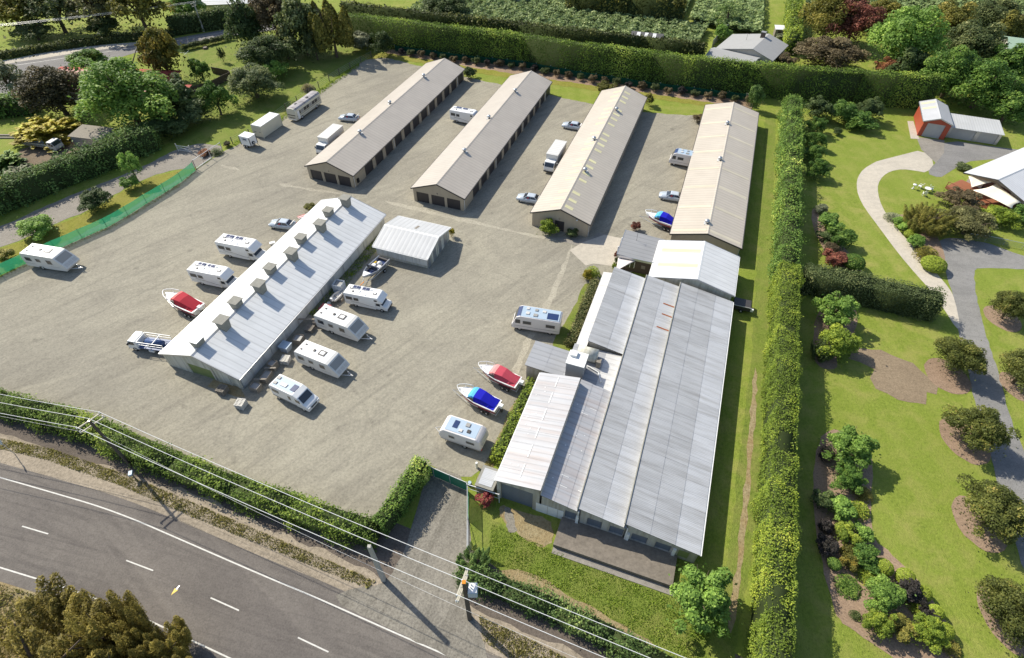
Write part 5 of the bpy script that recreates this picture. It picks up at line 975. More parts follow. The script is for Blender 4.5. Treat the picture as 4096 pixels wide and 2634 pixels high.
vines('dull green kiwifruit canopy in the upper right corner', [(20, 200), (60, 192), (130, 178), (140, 240), (20, 240)], 24000, 3)
vines('pale canopy strip behind the olive orchard hedge', [(-46, 188), (-14, 188), (-14, 220), (-46, 220)], 9000, 4)
T('dark round tree standing in the orchard at the top edge', (1040, 10), 7, 6.5, 'big1', 'deep')
# long grass
tufts('verge_grass', 'rough olive grass and weeds along the road verge', [[(-40, 1018), (120, 1050), (300, 1112), (480, 1188), (700, 1282), (880, 1360), (860, 1378), (680, 1304), (460, 1214), (280, 1136), (100, 1074), (-40, 1042)]], 11000, .17, F['drytuft'], 5)
tufts('verge_grass', 'rough dry grass along the verge at the bottom right', [[(1120, 1440), (1250, 1500), (1400, 1580), (1250, 1580), (1130, 1500)]], 4000, .18, F['drytuft'], 6)
tufts('long_grass', 'lush green grass in front of the loading platform', [[(1150, 1225), (1300, 1290), (1570, 1400), (1660, 1480), (1640, 1560), (1500, 1490), (1350, 1400), (1230, 1345), (1140, 1310)]], 14000, .1, F['tuft'], 7)
tufts('long_grass', 'rough grass on the road verge around the wattle', [[(-40, 1355), (180, 1420), (330, 1480), (480, 1580), (-40, 1620)]], 8000, .3, F['drytuft'], 8)

tufts('weeds', 'weeds and rough grass along the shaded wall of the white shed', [[LW(-46.9, 44), LW(-45.2, 44), LW(-44.9, 66), LW(-46.9, 66)]], 2600, .22, F['tuft'], 9, True)
tufts('weeds', 'scattered weeds along the foot of the green shade cloth fence', [[(-40, 662), (0, 640), (64, 611), (178, 560), (266, 521), (346, 471), (418, 427), (459, 394), (462, 400), (420, 437), (350, 482), (268, 532), (180, 571), (66, 622), (0, 652), (-40, 674)]], 2600, .16, F['drytuft'], 10)
tufts('weeds', 'ragged grass where the yard gravel meets the paddock', [[(545, 334), (640, 286), (700, 244), (838, 147), (842, 156), (704, 254), (645, 297), (552, 344)]], 3000, .25, F['tuft'], 11)
tufts('weeds', 'ragged grass between the yard gravel and the front hedge', [[(-40, 918), (120, 950), (260, 992), (500, 1090), (700, 1160), (880, 1228), (880, 1240), (700, 1176), (500, 1106), (260, 1008), (120, 966), (-40, 932)]], 5000, .22, F['tuft'], 12)
tufts('weeds', 'dry grass along the foot of the lime hedge and packhouse', [[(1236, 890), (1200, 955), (1160, 1040), (1120, 1110), (1130, 1130), (1180, 1040), (1225, 950), (1255, 895)]], 2200, .16, F['drytuft'], 13)
# ---------------------------------------------------------------- vehicles (x forward, y left, origin on the ground under the middle)
def paint(name, col, rough=.3, spec=.5): return plain(name, col, rough, 0, spec, .05, 1.2)
v_white = paint('vehicle_white', (.8, .79, .77, 1)); v_cream = paint('vehicle_cream', (.62, .58, .46, 1)); v_grey = paint('caravan_grey', (.55, .53, .5, 1), .5)
v_skin = paint('caravan_side', (.66, .64, .6, 1), .45); v_silver = paint('silver_blue', (.45, .5, .56, 1), .25); v_bluewhite = paint('blue_white_roof', (.36, .45, .54, 1), .5); v_pinkwhite = paint('pink_white_side', (.74, .69, .66, 1), .4)
v_redcov = paint('red_canvas', (.42, .03, .045, 1), .8, .2); v_redlite = paint('faded_red_canvas', (.62, .17, .16, 1), .8, .2); v_bluecov = paint('blue_canvas', (.01, .012, .4, 1), .8, .2); v_bluelite = paint('light_blue_canvas', (.1, .4, .68, 1), .8, .2); v_pinkcov = paint('pink_red_canvas', (.5, .07, .1, 1), .8, .2); v_pinklite = paint('pale_pink_canvas', (.68, .27, .26, 1), .8, .2)
v_solar = paint('solar_cells', (.05, .06, .12, 1), .15); v_redhull = paint('red_hull_stripe', (.35, .05, .06, 1), .4); v_alu = plain('bare_aluminium', (.6, .61, .63, 1), .35, .6); v_blue = paint('truck_blue', (.04, .08, .2, 1), .5); v_navy = paint('navy_panel', (.02, .04, .12, 1), .3); v_dark = paint('dark_vent', (.05, .045, .045, 1), .5); v_red = paint('signal_red', (.5, .03, .03, 1)); v_orange = paint('orange_paint', (.7, .25, .02, 1)); v_yellow = paint('yellow_paint', (.75, .5, .04, 1)); v_chrome = plain('bright_rim', (.55, .55, .56, 1), .3, .8); v_stripe = paint('grey_decal', (.3, .29, .27, 1), .5)
_w = {}
def wheel(t, x, y, r=.34, w=.22):
    k = (r, w)
    if k not in _w:
        a = MB().lathe([(.0, -w / 2), (r * .6, -w / 2), (r * .93, -w / 2), (r, -w * .3), (r, w * .3), (r * .93, w / 2), (r * .6, w / 2), (.0, w / 2)], n=16, axis='y').build('wheel', m_black, None, True)
        b = MB().lathe([(.0, -w / 2 - .03), (r * .3, -w / 2 - .03), (r * .56, -w / 2 - .008), (r * .56, w / 2 + .008), (r * .3, w / 2 + .03), (.0, w / 2 + .03)], n=12, axis='y').build('rim', v_chrome, None, True)
        _w[k] = (a.data, b.data); bpy.data.objects.remove(a); bpy.data.objects.remove(b)
    o = link(bpy.data.objects.new('wheel', _w[k][0]), t); o.location = (x, y, r); link(bpy.data.objects.new('rim', _w[k][1]), o); return o
def pane(t, a, b, c, d, name='window', mat=None, off=.012):
    "thin plate through four points, lifted outwards"
    a, b, c, d = map(Vector, (a, b, c, d)); n = (b - a).cross(d - a).normalized() * off; p = [q + n for q in (a, b, c, d)]; m = [q - n * .5 for q in (a, b, c, d)]
    return MB().add(p + m, [(0, 1, 2, 3), (7, 6, 5, 4), (0, 4, 5, 1), (1, 5, 6, 2), (2, 6, 7, 3), (3, 7, 4, 0)]).build(name, mat or m_glass, t)
def sidewin(t, x0, x1, z0, z1, hw, sides=(1, -1), frame=True, name='window', mat=None):
    for s in sides:
        if s < 0: w_ = pane(t, (x0, -hw, z0), (x1, -hw, z0), (x1, -hw, z1), (x0, -hw, z1), name, mat)
        else: w_ = pane(t, (x1, hw, z0), (x0, hw, z0), (x0, hw, z1), (x1, hw, z1), name, mat)
        if frame:
            y = s * (hw + .014)
            MB().box(x0 - .05, x1 + .05, y - .006, y + .006, z1, z1 + .05).box(x0 - .05, x1 + .05, y - .006, y + .006, z0 - .05, z0).box(x0 - .05, x0, y - .006, y + .006, z0, z1).box(x1, x1 + .05, y - .006, y + .006, z0, z1).build('window_frame', v_stripe, w_)
def hatch(t, x, y, z, a, b, mat=v_white, h=.1, ring=None):
    o = MB().box(x - a, x + a, y - b, y + b, z, z + h).build('roof_hatch', mat, t, bevel=.02)
    if ring: MB().box(x - a * .6, x + a * .6, y - b * .6, y + b * .6, z + h + .002, z + h + .015).build('hatch_lid', ring, o)
    return o
def strip(t, pts, hw, s, th, mat, name='decal'):
    mb = MB(); y = s * (hw + .01)
    for (x0, z0), (x1, z1) in zip(pts, pts[1:]): mb.add([(x0, y, z0 - th), (x1, y, z1 - th), (x1, y, z1 + th), (x0, y, z0 + th)], [(0, 1, 2, 3)])
    return mb.build(name, mat, t)
def motorhome():
    t = thing('motorhome', 'x', 'motorhome', group='white overcab motorhomes'); W = 1.13
    MB().prism([(-3.4, .5), (-3.4, 2.82), (-3.3, 2.92), (.6, 2.98), (2.3, 3.05), (2.7, 2.98), (3.5, 2.2), (3.42, 2.02), (2.1, 1.9), (2.1, .42), (-1.2, .42), (-1.25, .62), (-2.1, .62), (-2.15, .5)], -W, W).build('body', v_white, t, bevel=.05)
    MB().prism([(2.102, .4), (2.102, 1.9), (2.7, 1.92), (3.3, 1.28), (3.95, 1.1), (4.1, .85), (4.1, .4)], -.98, .98).build('cab', v_white, t, bevel=.06)
    pane(t, (3.32, -.85, 1.33), (3.32, .85, 1.33), (2.83, .85, 1.86), (2.83, -.85, 1.86), 'windscreen', None, .03)
    sidewin(t, 2.2, 2.9, 1.2, 1.75, .985, frame=False, name='cab_window'); MB().box(4.1, 4.16, -.9, .9, .42, .68).build('bumper', v_dark, t)
    sidewin(t, -3.05, -1.95, 1.65, 2.25, W); sidewin(t, -1.65, -.85, 1.65, 2.2, W); sidewin(t, 2.05, 2.6, 2.25, 2.6, W, frame=False); sidewin(t, .4, 1.0, .6, 2.2, W, (1,), name='door', mat=v_grey)
    for s in (1, -1):
        strip(t, [(-2.4, 1.35), (-1.6, 1.22), (-.6, 1.25), (.4, 1.12), (1.3, .95), (2.1, .98)], W, s, .035, v_stripe); strip(t, [(-2.4, 1.36), (-2.0, 1.42), (-1.4, 1.4), (-.6, 1.26)], W, s, .05, v_grey); strip(t, [(-3.3, 1.0), (2.05, .98)], W, s, .012, v_stripe, 'seam')
    for x in (-1.7, .0):
        p = MB().box(x - .62, x + .62, .3, .9, 3.02, 3.06).build('solar_panel', v_solar, t); MB().box(x - .02, x + .02, .3, .9, 3.062, 3.068).box(x - .66, x + .66, .26, .3, 3.02, 3.07).box(x - .66, x + .66, .9, .94, 3.02, 3.07).build('panel_frame', v_alu, p)
    hatch(t, -2.5, .35, 2.94, .3, .22, v_dark, .08, v_white); hatch(t, 1.9, -.1, 3.03, .3, .22, v_dark, .08, v_white); hatch(t, -.9, -.2, 2.96, .22, .2); hatch(t, .9, .6, 3.0, .18, .18); hatch(t, .4, -.7, 2.98, .18, .15); MB().lathe([(.0, 0), (.2, 0), (.16, .1), (0, .12)], (-1.9, -.4, 2.93), 8).build('roof_vent', v_dark, t)
    for x, r in ((-1.65, .34), (3.1, .34)):
        for s in (-1, 1): wheel(t, x, s * .95, r)
    MB().box(-3.45, -3.4, -1.0, -.8, .7, .95).build('tail_light', v_red, t); MB().box(-3.45, -3.4, .8, 1.0, .7, .95).build('tail_light', v_red, t)
    return t
def caravan():
    t = thing('caravan', 'x', 'caravan', group='grey sided white roofed caravans'); W = 1.15
    MB().prism([(-2.9, .45), (-3.0, 1.4), (-2.85, 2.5), (-2.75, 2.58), (2.1, 2.58), (2.4, 2.5), (3.35, 1.6), (3.8, .95), (3.5, .5), (1.6, .4), (-.2, .4), (-.25, .62), (-1.0, .62), (-1.05, .4)], -W, W).build('body', v_skin, t, bevel=.05)
    MB().box(-2.72, 2.05, -W + .05, W - .05, 2.582, 2.6).build('roof_skin', v_white, t)
    pane(t, (3.27, -.95, 1.68), (3.27, .95, 1.68), (2.54, .95, 2.37), (2.54, -.95, 2.37), 'front_window', v_stripe, .02)
    for y0, y1 in ((-.95, -.35), (-.3, .3), (.35, .95)): pane(t, (3.68, y0 + .03, 1.12), (3.68, y1 - .03, 1.12), (3.42, y1 - .03, 1.5), (3.42, y0 + .03, 1.5), 'front_panel', v_grey, .03)
    sidewin(t, -2.4, -1.5, 1.45, 2.0, W); sidewin(t, -.7, -.05, 1.5, 1.95, W); sidewin(t, 1.0, 1.75, 1.4, 2.0, W)
    for s in (1, -1): strip(t, [(-2.9, 1.0), (-1.2, .98)], W, s, .02, v_stripe); strip(t, [(1.2, .98), (2.6, 1.0)], W, s, .02, v_stripe)
    hatch(t, .7, .15, 2.6, .5, .42, v_dark, .06, v_white); hatch(t, -2.1, .5, 2.6, .12, .1, v_dark, .08); hatch(t, -2.2, -.4, 2.6, .12, .1, v_dark, .08); MB().lathe([(.0, 0), (.22, 0), (.18, .1), (0, .12)], (-.5, .1, 2.6), 8).build('roof_vent', v_dark, t)
    MB().tube([(2.6, -.8, .45), (4.7, -.05, .5)], .05).tube([(2.6, .8, .45), (4.7, .05, .5)], .05).build('drawbar', v_alu, t); MB().box(4.6, 4.95, -.06, .06, .45, .58).build('coupling', v_grey, t); MB().tube([(4.3, 0, 1.0), (4.3, 0, .12)], .04).build('jockey_leg', v_alu, t)
    for s in (-1, 1): wheel(t, -.62, s * .98, .32)
    MB().box(-3.06, -3.0, -1.0, -.8, .7, 1.0).build('tail_light', v_red, t)
    return t
def aclass():
    t = thing('coach_motorhome', 'x', 'motorhome', group='integrated motorhomes with dark windscreens'); W = 1.15
    MB().prism([(-3.3, .5), (-3.35, 2.6), (-3.2, 2.75), (2.3, 2.82), (2.75, 2.6), (3.25, 1.45), (3.4, 1.1), (3.4, .45), (-3.0, .42)], -W, W).build('body', v_pinkwhite, t, bevel=.1)
    MB().box(-3.1, 2.2, -W + .12, W - .12, 2.8, 2.83).build('roof_skin', v_bluewhite, t)
    pane(t, (3.22, -1.0, 1.5), (3.22, 1.0, 1.5), (2.72, .95, 2.62), (2.72, -.95, 2.62), 'windscreen', None, .03)
    MB().prism([(2.3, 2.82), (2.75, 2.62), (2.2, 2.86)], -1.0, 1.0).build('sun_visor', v_navy, t)
    sidewin(t, 2.2, 2.9, 1.5, 2.2, W + .02, frame=False, name='cab_window'); sidewin(t, .7, 1.8, 1.55, 2.05, W + .01); sidewin(t, -2.6, -1.4, 1.5, 2.0, W + .01); sidewin(t, -.6, .1, .55, 2.2, W, (-1,), name='door', mat=v_skin)
    p = MB().box(-2.9, -1.4, -.3, .85, 2.84, 2.88).build('solar_panel', v_navy, t); hatch(t, 1.3, .3, 2.83, .25, .25, v_grey); hatch(t, .2, .5, 2.83, .3, .25, v_stripe); hatch(t, .2, -.5, 2.83, .22, .2, v_stripe); hatch(t, -.9, -.4, 2.83, .25, .2, v_grey); hatch(t, 1.4, -.6, 2.83, .2, .2, v_grey)
    for s in (1, -1): strip(t, [(-3.2, .95), (3.1, 1.0)], W + .005, s, .03, v_stripe)
    for x in (-2.0, 2.3):
        for s in (-1, 1): wheel(t, x, s * 1.0, .34)
    MB().box(3.4, 3.45, -1.0, -.6, .8, 1.05).build('headlight', v_alu, t); MB().box(3.4, 3.45, .6, 1.0, .8, 1.05).build('headlight', v_alu, t); MB().box(3.4, 3.48, -1.0, 1.0, .45, .65).build('bumper', v_dark, t)
    return t
def campervan():
    t = thing('campervan', 'x', 'campervan'); W = 1.02
    MB().prism([(-2.9, .45), (-2.95, 2.3), (-2.75, 2.55), (1.0, 2.6), (1.65, 2.3), (2.35, 1.45), (2.95, 1.2), (3.1, .85), (3.1, .4), (-2.8, .4)], -W, W).build('body', v_white, t, bevel=.12)
    MB().box(-2.6, .8, -W + .2, W - .2, 2.57, 2.62).build('roof_skin', v_bluewhite, t); pane(t, (2.33, -.85, 1.5), (2.33, .85, 1.5), (1.72, .82, 2.22), (1.72, -.82, 2.22), 'windscreen', None, .035); MB().box(3.09, 3.13, -.5, .5, .72, .95).build('grille', v_dark, t)
    for s in (-1, 1): MB().box(2.95, 3.12, s * .82 - .16, s * .82 + .16, .88, 1.05).build('headlight', v_alu, t)
    sidewin(t, 1.2, 1.95, 1.4, 1.95, W, frame=False, name='cab_window'); sidewin(t, -2.5, -1.5, 1.5, 1.95, W); sidewin(t, .1, .45, 1.3, 1.95, W); strip(t, [(-.75, .6), (-.75, 2.2)], W, -1, .02, v_dark, 'awning_arm')
    hatch(t, .55, 0, 2.6, .38, .5, v_navy, .05); hatch(t, -1.0, -.2, 2.62, .5, .25, v_grey); hatch(t, -2.2, -.4, 2.62, .25, .2, v_stripe); hatch(t, -2.3, .4, 2.62, .25, .2, v_stripe)
    for s in (1, -1): strip(t, [(-2.8, .62), (1.2, .6)], W, s, .09, v_stripe)
    for x in (-1.9, 2.15):
        for s in (-1, 1): wheel(t, x, s * .9, .34)
    return t
def blurvan():
    t = thing('caravan', 'rounded white caravan with pale blue roof parked nearest the front gate', 'caravan'); W = 1.1
    MB().prism([(-2.4, .5), (-2.65, 1.3), (-2.45, 2.0), (-2.0, 2.42), (1.9, 2.45), (2.35, 2.1), (2.6, 1.1), (2.45, .5)], -W, W).build('body', v_pinkwhite, t, bevel=.16)
    MB().box(-1.9, 1.8, -W + .2, W - .2, 2.43, 2.47).build('roof_skin', v_bluewhite, t); sidewin(t, -1.3, -.7, 1.4, 1.75, W); sidewin(t, .8, 1.7, 1.4, 1.75, W); hatch(t, -.9, .1, 2.47, .3, .5, v_navy, .04); hatch(t, .4, .45, 2.47, .25, .25, v_stripe); hatch(t, .8, -.3, 2.47, .2, .2, v_dark); hatch(t, -.1, -.5, 2.47, .22, .18, v_grey)
    pane(t, (2.56, -.8, 1.35), (2.56, .8, 1.35), (2.38, .75, 2.0), (2.38, -.75, 2.0), 'rear_window', v_grey, .03); strip(t, [(-2.4, .75), (2.4, .75)], W, -1, .03, v_stripe); strip(t, [(-2.4, .75), (2.4, .75)], W, 1, .03, v_stripe)
    for s in (-1, 1): wheel(t, .5, s * .95, .3)
    MB().tube([(-2.4, -.7, .45), (-3.6, 0, .5), (-2.4, .7, .45)], .05).build('drawbar', v_alu, t); MB().box(2.5, 2.58, -1.0, -.8, .6, .85).build('tail_light', v_red, t)
    return t
def car():
    t = thing('car', 'x', 'car', group='silver sedans parked beside the sheds')
    def ring(x, w, z0, z1): return [(x, -w, z0), (x, w, z0), (x, w * 1.03, (z0 + z1) / 2), (x, w * .96, z1), (x, -w * .96, z1), (x, -w * 1.03, (z0 + z1) / 2)]
    MB().loft([ring(*r) for r in ((-2.25, .72, .42, .78), (-2.1, .82, .32, .95), (-1.3, .86, .25, .98), (0, .87, .22, .96), (1.0, .87, .25, .95), (1.8, .82, .3, .84), (2.15, .74, .36, .7), (2.25, .66, .42, .6))]).build('body', v_silver, t, True)
    rg = lambda z, x0, x1, w: [(x0, -w, z), (x1, -w, z), (x1, w, z), (x0, w, z)]
    MB().loft([rg(.93, -1.75, 1.0, .8), rg(1.38, -1.1, .25, .6), rg(1.42, -.95, .1, .52)]).build('roof', v_silver, t, bevel=.02)
    pane(t, (.96, -.7, .98), (.96, .7, .98), (.3, .56, 1.35), (.3, -.56, 1.35), 'windscreen', None, .02); pane(t, (-1.7, .7, .98), (-1.7, -.7, .98), (-1.15, -.56, 1.35), (-1.15, .56, 1.35), 'rear_window', None, .02)
    for s in (-1, 1):
        for x0, x1, u0, u1 in ((-.35, .82, -.35, .22), (-1.5, -.42, -1.05, -.42)):
            q = [(x0, s * .79, .98), (x1, s * .79, .98), (u1, s * .62, 1.34), (u0, s * .62, 1.34)]; w_ = pane(t, *(q if s < 0 else q[::-1]), 'window', None, .02)
        MB().box(.75, .95, s * .88 - .08, s * .88 + .08, .95, 1.06).build('mirror', v_silver, t); MB().box(2.1, 2.24, s * .6 - .14, s * .6 + .14, .58, .7).build('headlight', v_alu, t); MB().box(-2.27, -2.2, s * .58 - .16, s * .58 + .16, .68, .82).build('tail_light', v_red, t)
        pane(t, *([(-.1, s * .775, 1.02), (.3, s * .775, 1.02), (.1, s * .68, 1.24), (-.1, s * .68, 1.24)] if s < 0 else [(-.1, s * .68, 1.24), (.1, s * .68, 1.24), (.3, s * .775, 1.02), (-.1, s * .775, 1.02)]), 'red_window_card', v_red, .05)
        for x in (-1.35, 1.35): wheel(t, x, s * .76, .31, .2)
    MB().slab([(-1.65, -.65, 1.05), (-1.65, .65, 1.05), (-2.2, .62, 1.5), (-2.2, -.62, 1.5)], .05).build('boot_lid', v_white, t)
    return t
def truck_cab(t, x, w=1.0, h=2.15, mat=None):
    m = mat or v_white; c = MB().prism([(x - .8, .55), (x - .8, h - .05), (x - .7, h), (x + .35, h), (x + .75, 1.35), (x + .85, .95), (x + .85, .45), (x - .8, .45)], -w, w).build('cab', m, t, bevel=.07)
    pane(t, (x + .77, -w + .12, 1.38), (x + .77, w - .12, 1.38), (x + .42, w - .14, h - .12), (x + .42, -w + .14, h - .12), 'windscreen', None, .025)
    for s in (-1, 1):
        q = [(x - .45, s * w, 1.35), (x + .55, s * w, 1.35), (x + .25, s * w, h - .18), (x - .45, s * w, h - .18)]; pane(t, *(q if s < 0 else q[::-1]), 'cab_window', None, .015)
        MB().box(x + .84, x + .9, s * (w - .3) - .15, s * (w - .3) + .15, .7, .9).build('headlight', v_alu, t); MB().box(x + .45, x + .6, s * (w + .16) - .1, s * (w + .16) + .1, 1.4, 1.8).build('mirror', v_dark, t)
    MB().box(x + .85, x + .95, -w, w, .4, .62).build('bumper', v_dark, t); return c
def box_truck():
    t = thing('box_truck', 'x', 'truck', group='white box trucks beside the storage sheds')
    truck_cab(t, 3.0, 1.0, 2.2); MB().box(-3.6, 2.2, -1.12, 1.12, .85, 3.15).build('cargo_box', v_skin, t, bevel=.03); MB().box(-3.65, 2.25, -1.16, 1.16, 3.152, 3.2).build('box_roof', v_skin, t)
    for k in range(9): MB().box(-3.4 + k * .66, -3.34 + k * .66, -1.1, 1.1, 3.202, 3.22).build('roof_rib', v_grey, t)
    MB().box(-3.6, 2.3, -.4, .4, .5, .85).build('chassis', v_dark, t); MB().box(-3.66, -3.602, -1.05, 1.05, .9, 3.05).build('rear_door', v_grey, t); MB().box(-1.6, -.2, 1.122, 1.14, 1.0, 2.0).build('side_panel', v_stripe, t)
    d = MB().box(2.95, 3.0, 1.0, 1.95, .6, 1.4).build('open_door', v_white, t); MB().box(2.95, 3.0, 1.05, 1.1, 1.4, 2.0).box(2.95, 3.0, 1.85, 1.9, 1.4, 1.95).box(2.95, 3.0, 1.05, 1.9, 1.95, 2.0).build('door_frame', v_white, d)
    for x in (-2.2, 2.9):
        for s in (-1, 1): wheel(t, x, s * .92, .4, .3)
    return t
def spar(t, pts, r, mat, name): return MB().tube(pts, r, 6).build(name, mat, t)
def boat(cov, lite, label):
    t = thing('boat', label, 'boat', group='covered trailer boats')
    def sec(x, b, zk, zc, zs): return [(x, 0, zk), (x, b * .75, zc), (x, b, zs - .12), (x, b, zs), (x, -b, zs), (x, -b, zs - .12), (x, -b * .75, zc)]
    S_ = [(-2.6, 1.0, .6, .78, 1.42), (-1.2, 1.08, .58, .8, 1.45), (.3, 1.08, .6, .85, 1.5), (1.5, .9, .68, .98, 1.56), (2.4, .55, .85, 1.15, 1.62), (3.0, .16, 1.15, 1.38, 1.68), (3.2, .03, 1.45, 1.55, 1.7)]
    MB().loft([sec(*s) for s in S_]).build('hull', v_white, t, False)
    mb = MB()
    for s in (-1, 1): mb.loft([[(x, s * (b * .93 + .05), zc + .16), (x, s * (b * .96 + .05), zc + .3), (x, s * (b * .9), zc + .3), (x, s * (b * .88), zc + .16)] for x, b, zk, zc, zs in S_[:5]])
    mb.build('hull_stripe', v_redhull, t)
    c = MB(); prof = [(-2.4, .5, 1.46), (-1.6, .62, 1.8), (-.5, .75, 2.25), (.35, .8, 2.3), (.5, .78, 2.28)]
    c.loft([[(x, -.95, 1.45), (x, -w_, z), (x, 0, z + .06), (x, w_, z), (x, .95, 1.45)] for x, w_, z in prof]); c.build('canopy', cov, t)
    MB().loft([[(x, -w0, z0), (x, -w_, z), (x, 0, z + .07), (x, w_, z), (x, w0, z0)] for x, w_, z, w0, z0 in ((.502, .8, 2.31, .86, 2.0), (.9, .78, 2.27, .84, 2.0), (1.35, .68, 1.95, .78, 1.75))]).build('canopy_front', lite, t)
    for s in (-1, 1): pane(t, *([(.5, s * .98, 1.52), (1.5, s * .8, 1.56), (1.3, s * .76, 1.8), (.5, s * .88, 2.0)] if s < 0 else [(.5, s * .88, 2.0), (1.3, s * .76, 1.8), (1.5, s * .8, 1.56), (.5, s * .98, 1.52)]), 'side_window', None, .02)
    MB().loft([[(x, -b * .55, zs + .0), (x, -b * .4, zs + .14), (x, b * .4, zs + .14), (x, b * .55, zs + .0)] for x, b, zk, zc, zs in S_[3:6]]).build('foredeck', v_white, t)
    pts = [(1.3, .95, 1.62), (1.7, .95, 1.95), (2.5, .72, 2.02), (3.15, .3, 2.05), (3.35, 0, 2.06), (3.15, -.3, 2.05), (2.5, -.72, 2.02), (1.7, -.95, 1.95), (1.3, -.95, 1.62)]; MB().tube(pts, .045, 6).tube([(2.5, .72, 2.02), (2.45, .55, 1.6)], .03).tube([(2.5, -.72, 2.02), (2.45, -.55, 1.6)], .03).build('bow_rail', v_white, t)
    e = MB().prism([(-3.2, .55), (-3.0, .5), (-2.85, 1.4), (-3.1, 1.45)], -.14, .14).build('outboard_leg', v_dark, t); MB().box(-3.3, -2.75, -.24, .24, 1.45, 1.95).build('engine_cowl', v_white, e, bevel=.08)
    MB().tube([(-2.7, -.8, .5), (1.6, -.75, .5), (4.2, 0, .55), (1.6, .75, .5), (-2.7, .8, .5)], .05).box(-2.75, -2.65, -.9, .9, .45, .56).build('trailer_frame', v_alu, t); MB().box(-1.9, -.2, -1.12, -.84, .66, .72).box(-1.9, -.2, .84, 1.12, .66, .72).build('mudguard', v_dark, t)
    for x in (-1.45, -.75):
        for s in (-1, 1): wheel(t, x, s * .98, .28, .18)
    return t
def put(t, rear, head, L, W, z0=0.0, near=-1, label=None, sc=1.0, xr=None):
    "rear = world point of the near rear top corner; head in degrees"
    d = Vector((math.cos(R(head)), math.sin(R(head)), 0)); n = Vector((-d.y, d.x, 0)); p = Vector((rear[0], rear[1], 0)) + d * (L / 2 if xr is None else xr) * sc + n * (-near) * (W / 2) * sc
    t.location = (p.x, p.y, z0); t.rotation_euler.z = R(head); t.scale = (sc, sc, sc)
    if label: t['label'] = label
    return t
mh = motorhome()
put(mh, (-46.6, 70.7), -16.2, 6.8, 2.26, label='white overcab motorhome nearest the far end of the white shed', xr=3.4)
put(copy_tree(mh), (-48.4, 64.1), -15.6, 6.8, 2.26, label='white overcab motorhome between another motorhome and the red covered boat', sc=.95, xr=3.4)
put(copy_tree(mh), (-24.2, 59.4), -15.4, 6.8, 2.26, label='white overcab motorhome between the aluminium boat and a caravan', sc=.87, xr=3.4)
put(copy_tree(mh), (-13.5, 117.1), -23.2, 6.8, 2.26, label='white overcab motorhome parked between the two left storage sheds', sc=.9, xr=3.4)
cv = caravan()
put(cv, (-75.4, 67.7), -12.5, 6.0, 2.3, label='white caravan parked against the green shade cloth fence', sc=1.13, xr=2.9)
put(copy_tree(cv), (-27.2, 54.6), -25, 6.0, 2.3, label='white caravan beside the white shed, next to the motorhome', sc=1.07, xr=2.9)
put(copy_tree(cv), (-28.2, 48.1), -25, 6.0, 2.3, label='white caravan beside the white shed, nearest the campervan', sc=1.02, xr=2.9)
ac = aclass(); put(ac, (6.5, 53.2), 167.9, 6.6, 2.3, near=1, label='pink-white coach motorhome parked by the brown packhouse hedge', sc=1.0, xr=3.3)
put(copy_tree(ac), (36.3, 96.9), 158.5, 6.6, 2.3, near=1, label='blue roofed coach motorhome beside the wide tan shed', sc=.95, xr=3.3)
put(campervan(), (-29.9, 42.8), -27, 6.0, 2.04, label='white campervan with sloping nose beside the pallet stacks', sc=.98, xr=2.9)
bv = blurvan(); put(bv, (-8.3, 36.4), -21, 5.0, 2.2, sc=1.04, xr=2.4)
b1 = boat(v_redcov, v_redlite, 'red covered white boat on its trailer left of the white shed'); put(b1, (-44.8, 56.1), 153.2, 5.2, 2.0, near=1, sc=1.12, xr=2.6)
b2 = boat(v_pinkcov, v_pinklite, 'pink-red covered white boat on its trailer by the packhouse annex'); put(b2, (.4, 43.2), 152, 5.2, 2.0, near=1, sc=.98, xr=2.6)
b3 = boat(v_bluecov, v_bluelite, 'blue covered white boat on its trailer nearest the lime hedge'); put(b3, (-2.1, 39.6), 152, 5.2, 2.0, near=1, sc=.97, xr=2.6)
b4 = boat(v_bluecov, v_bluelite, 'blue covered white boat half hidden by the wide tan shed roof'); put(b4, (27.2, 76.9), 149, 5.2, 2.0, near=1, sc=1.0, xr=2.6)
c0 = car()
for k, (f, head, lab) in enumerate((((1156.7, 920), 169, 'silver sedan with raised boot beside the far end of the white shed'), ((1417, 489), 169, 'silver sedan beside the leftmost storage shed, near the box truck'), ((2309, 523), 160, 'silver sedan beside the far half of the skylight shed'), ((2140, 817), 163, 'silver sedan at the near corner of the skylight shed'), ((2711, 809), 163, 'silver sedan beside the near end of the wide tan shed'))):
    c = c0 if k == 0 else copy_tree(c0); c['label'] = lab; rw = GS(*f, 0); d = Vector((math.cos(R(head)), math.sin(R(head)), 0)); n = Vector((-d.y, d.x, 0)); p = rw + d * 1.35 - n * .86; c.location = (p.x, p.y - .35, 0); c.rotation_euler.z = R(head)
bt = box_truck(); put(bt, (-34.4, 108.7), -109.1, 5.8, 2.3, near=1, label='white box truck with its cab door open beside the leftmost storage shed', xr=3.6)
put(copy_tree(bt), (10.6, 102.3), -111, 5.8, 2.3, near=1, label='white box truck beside the skylight shed', xr=3.6)
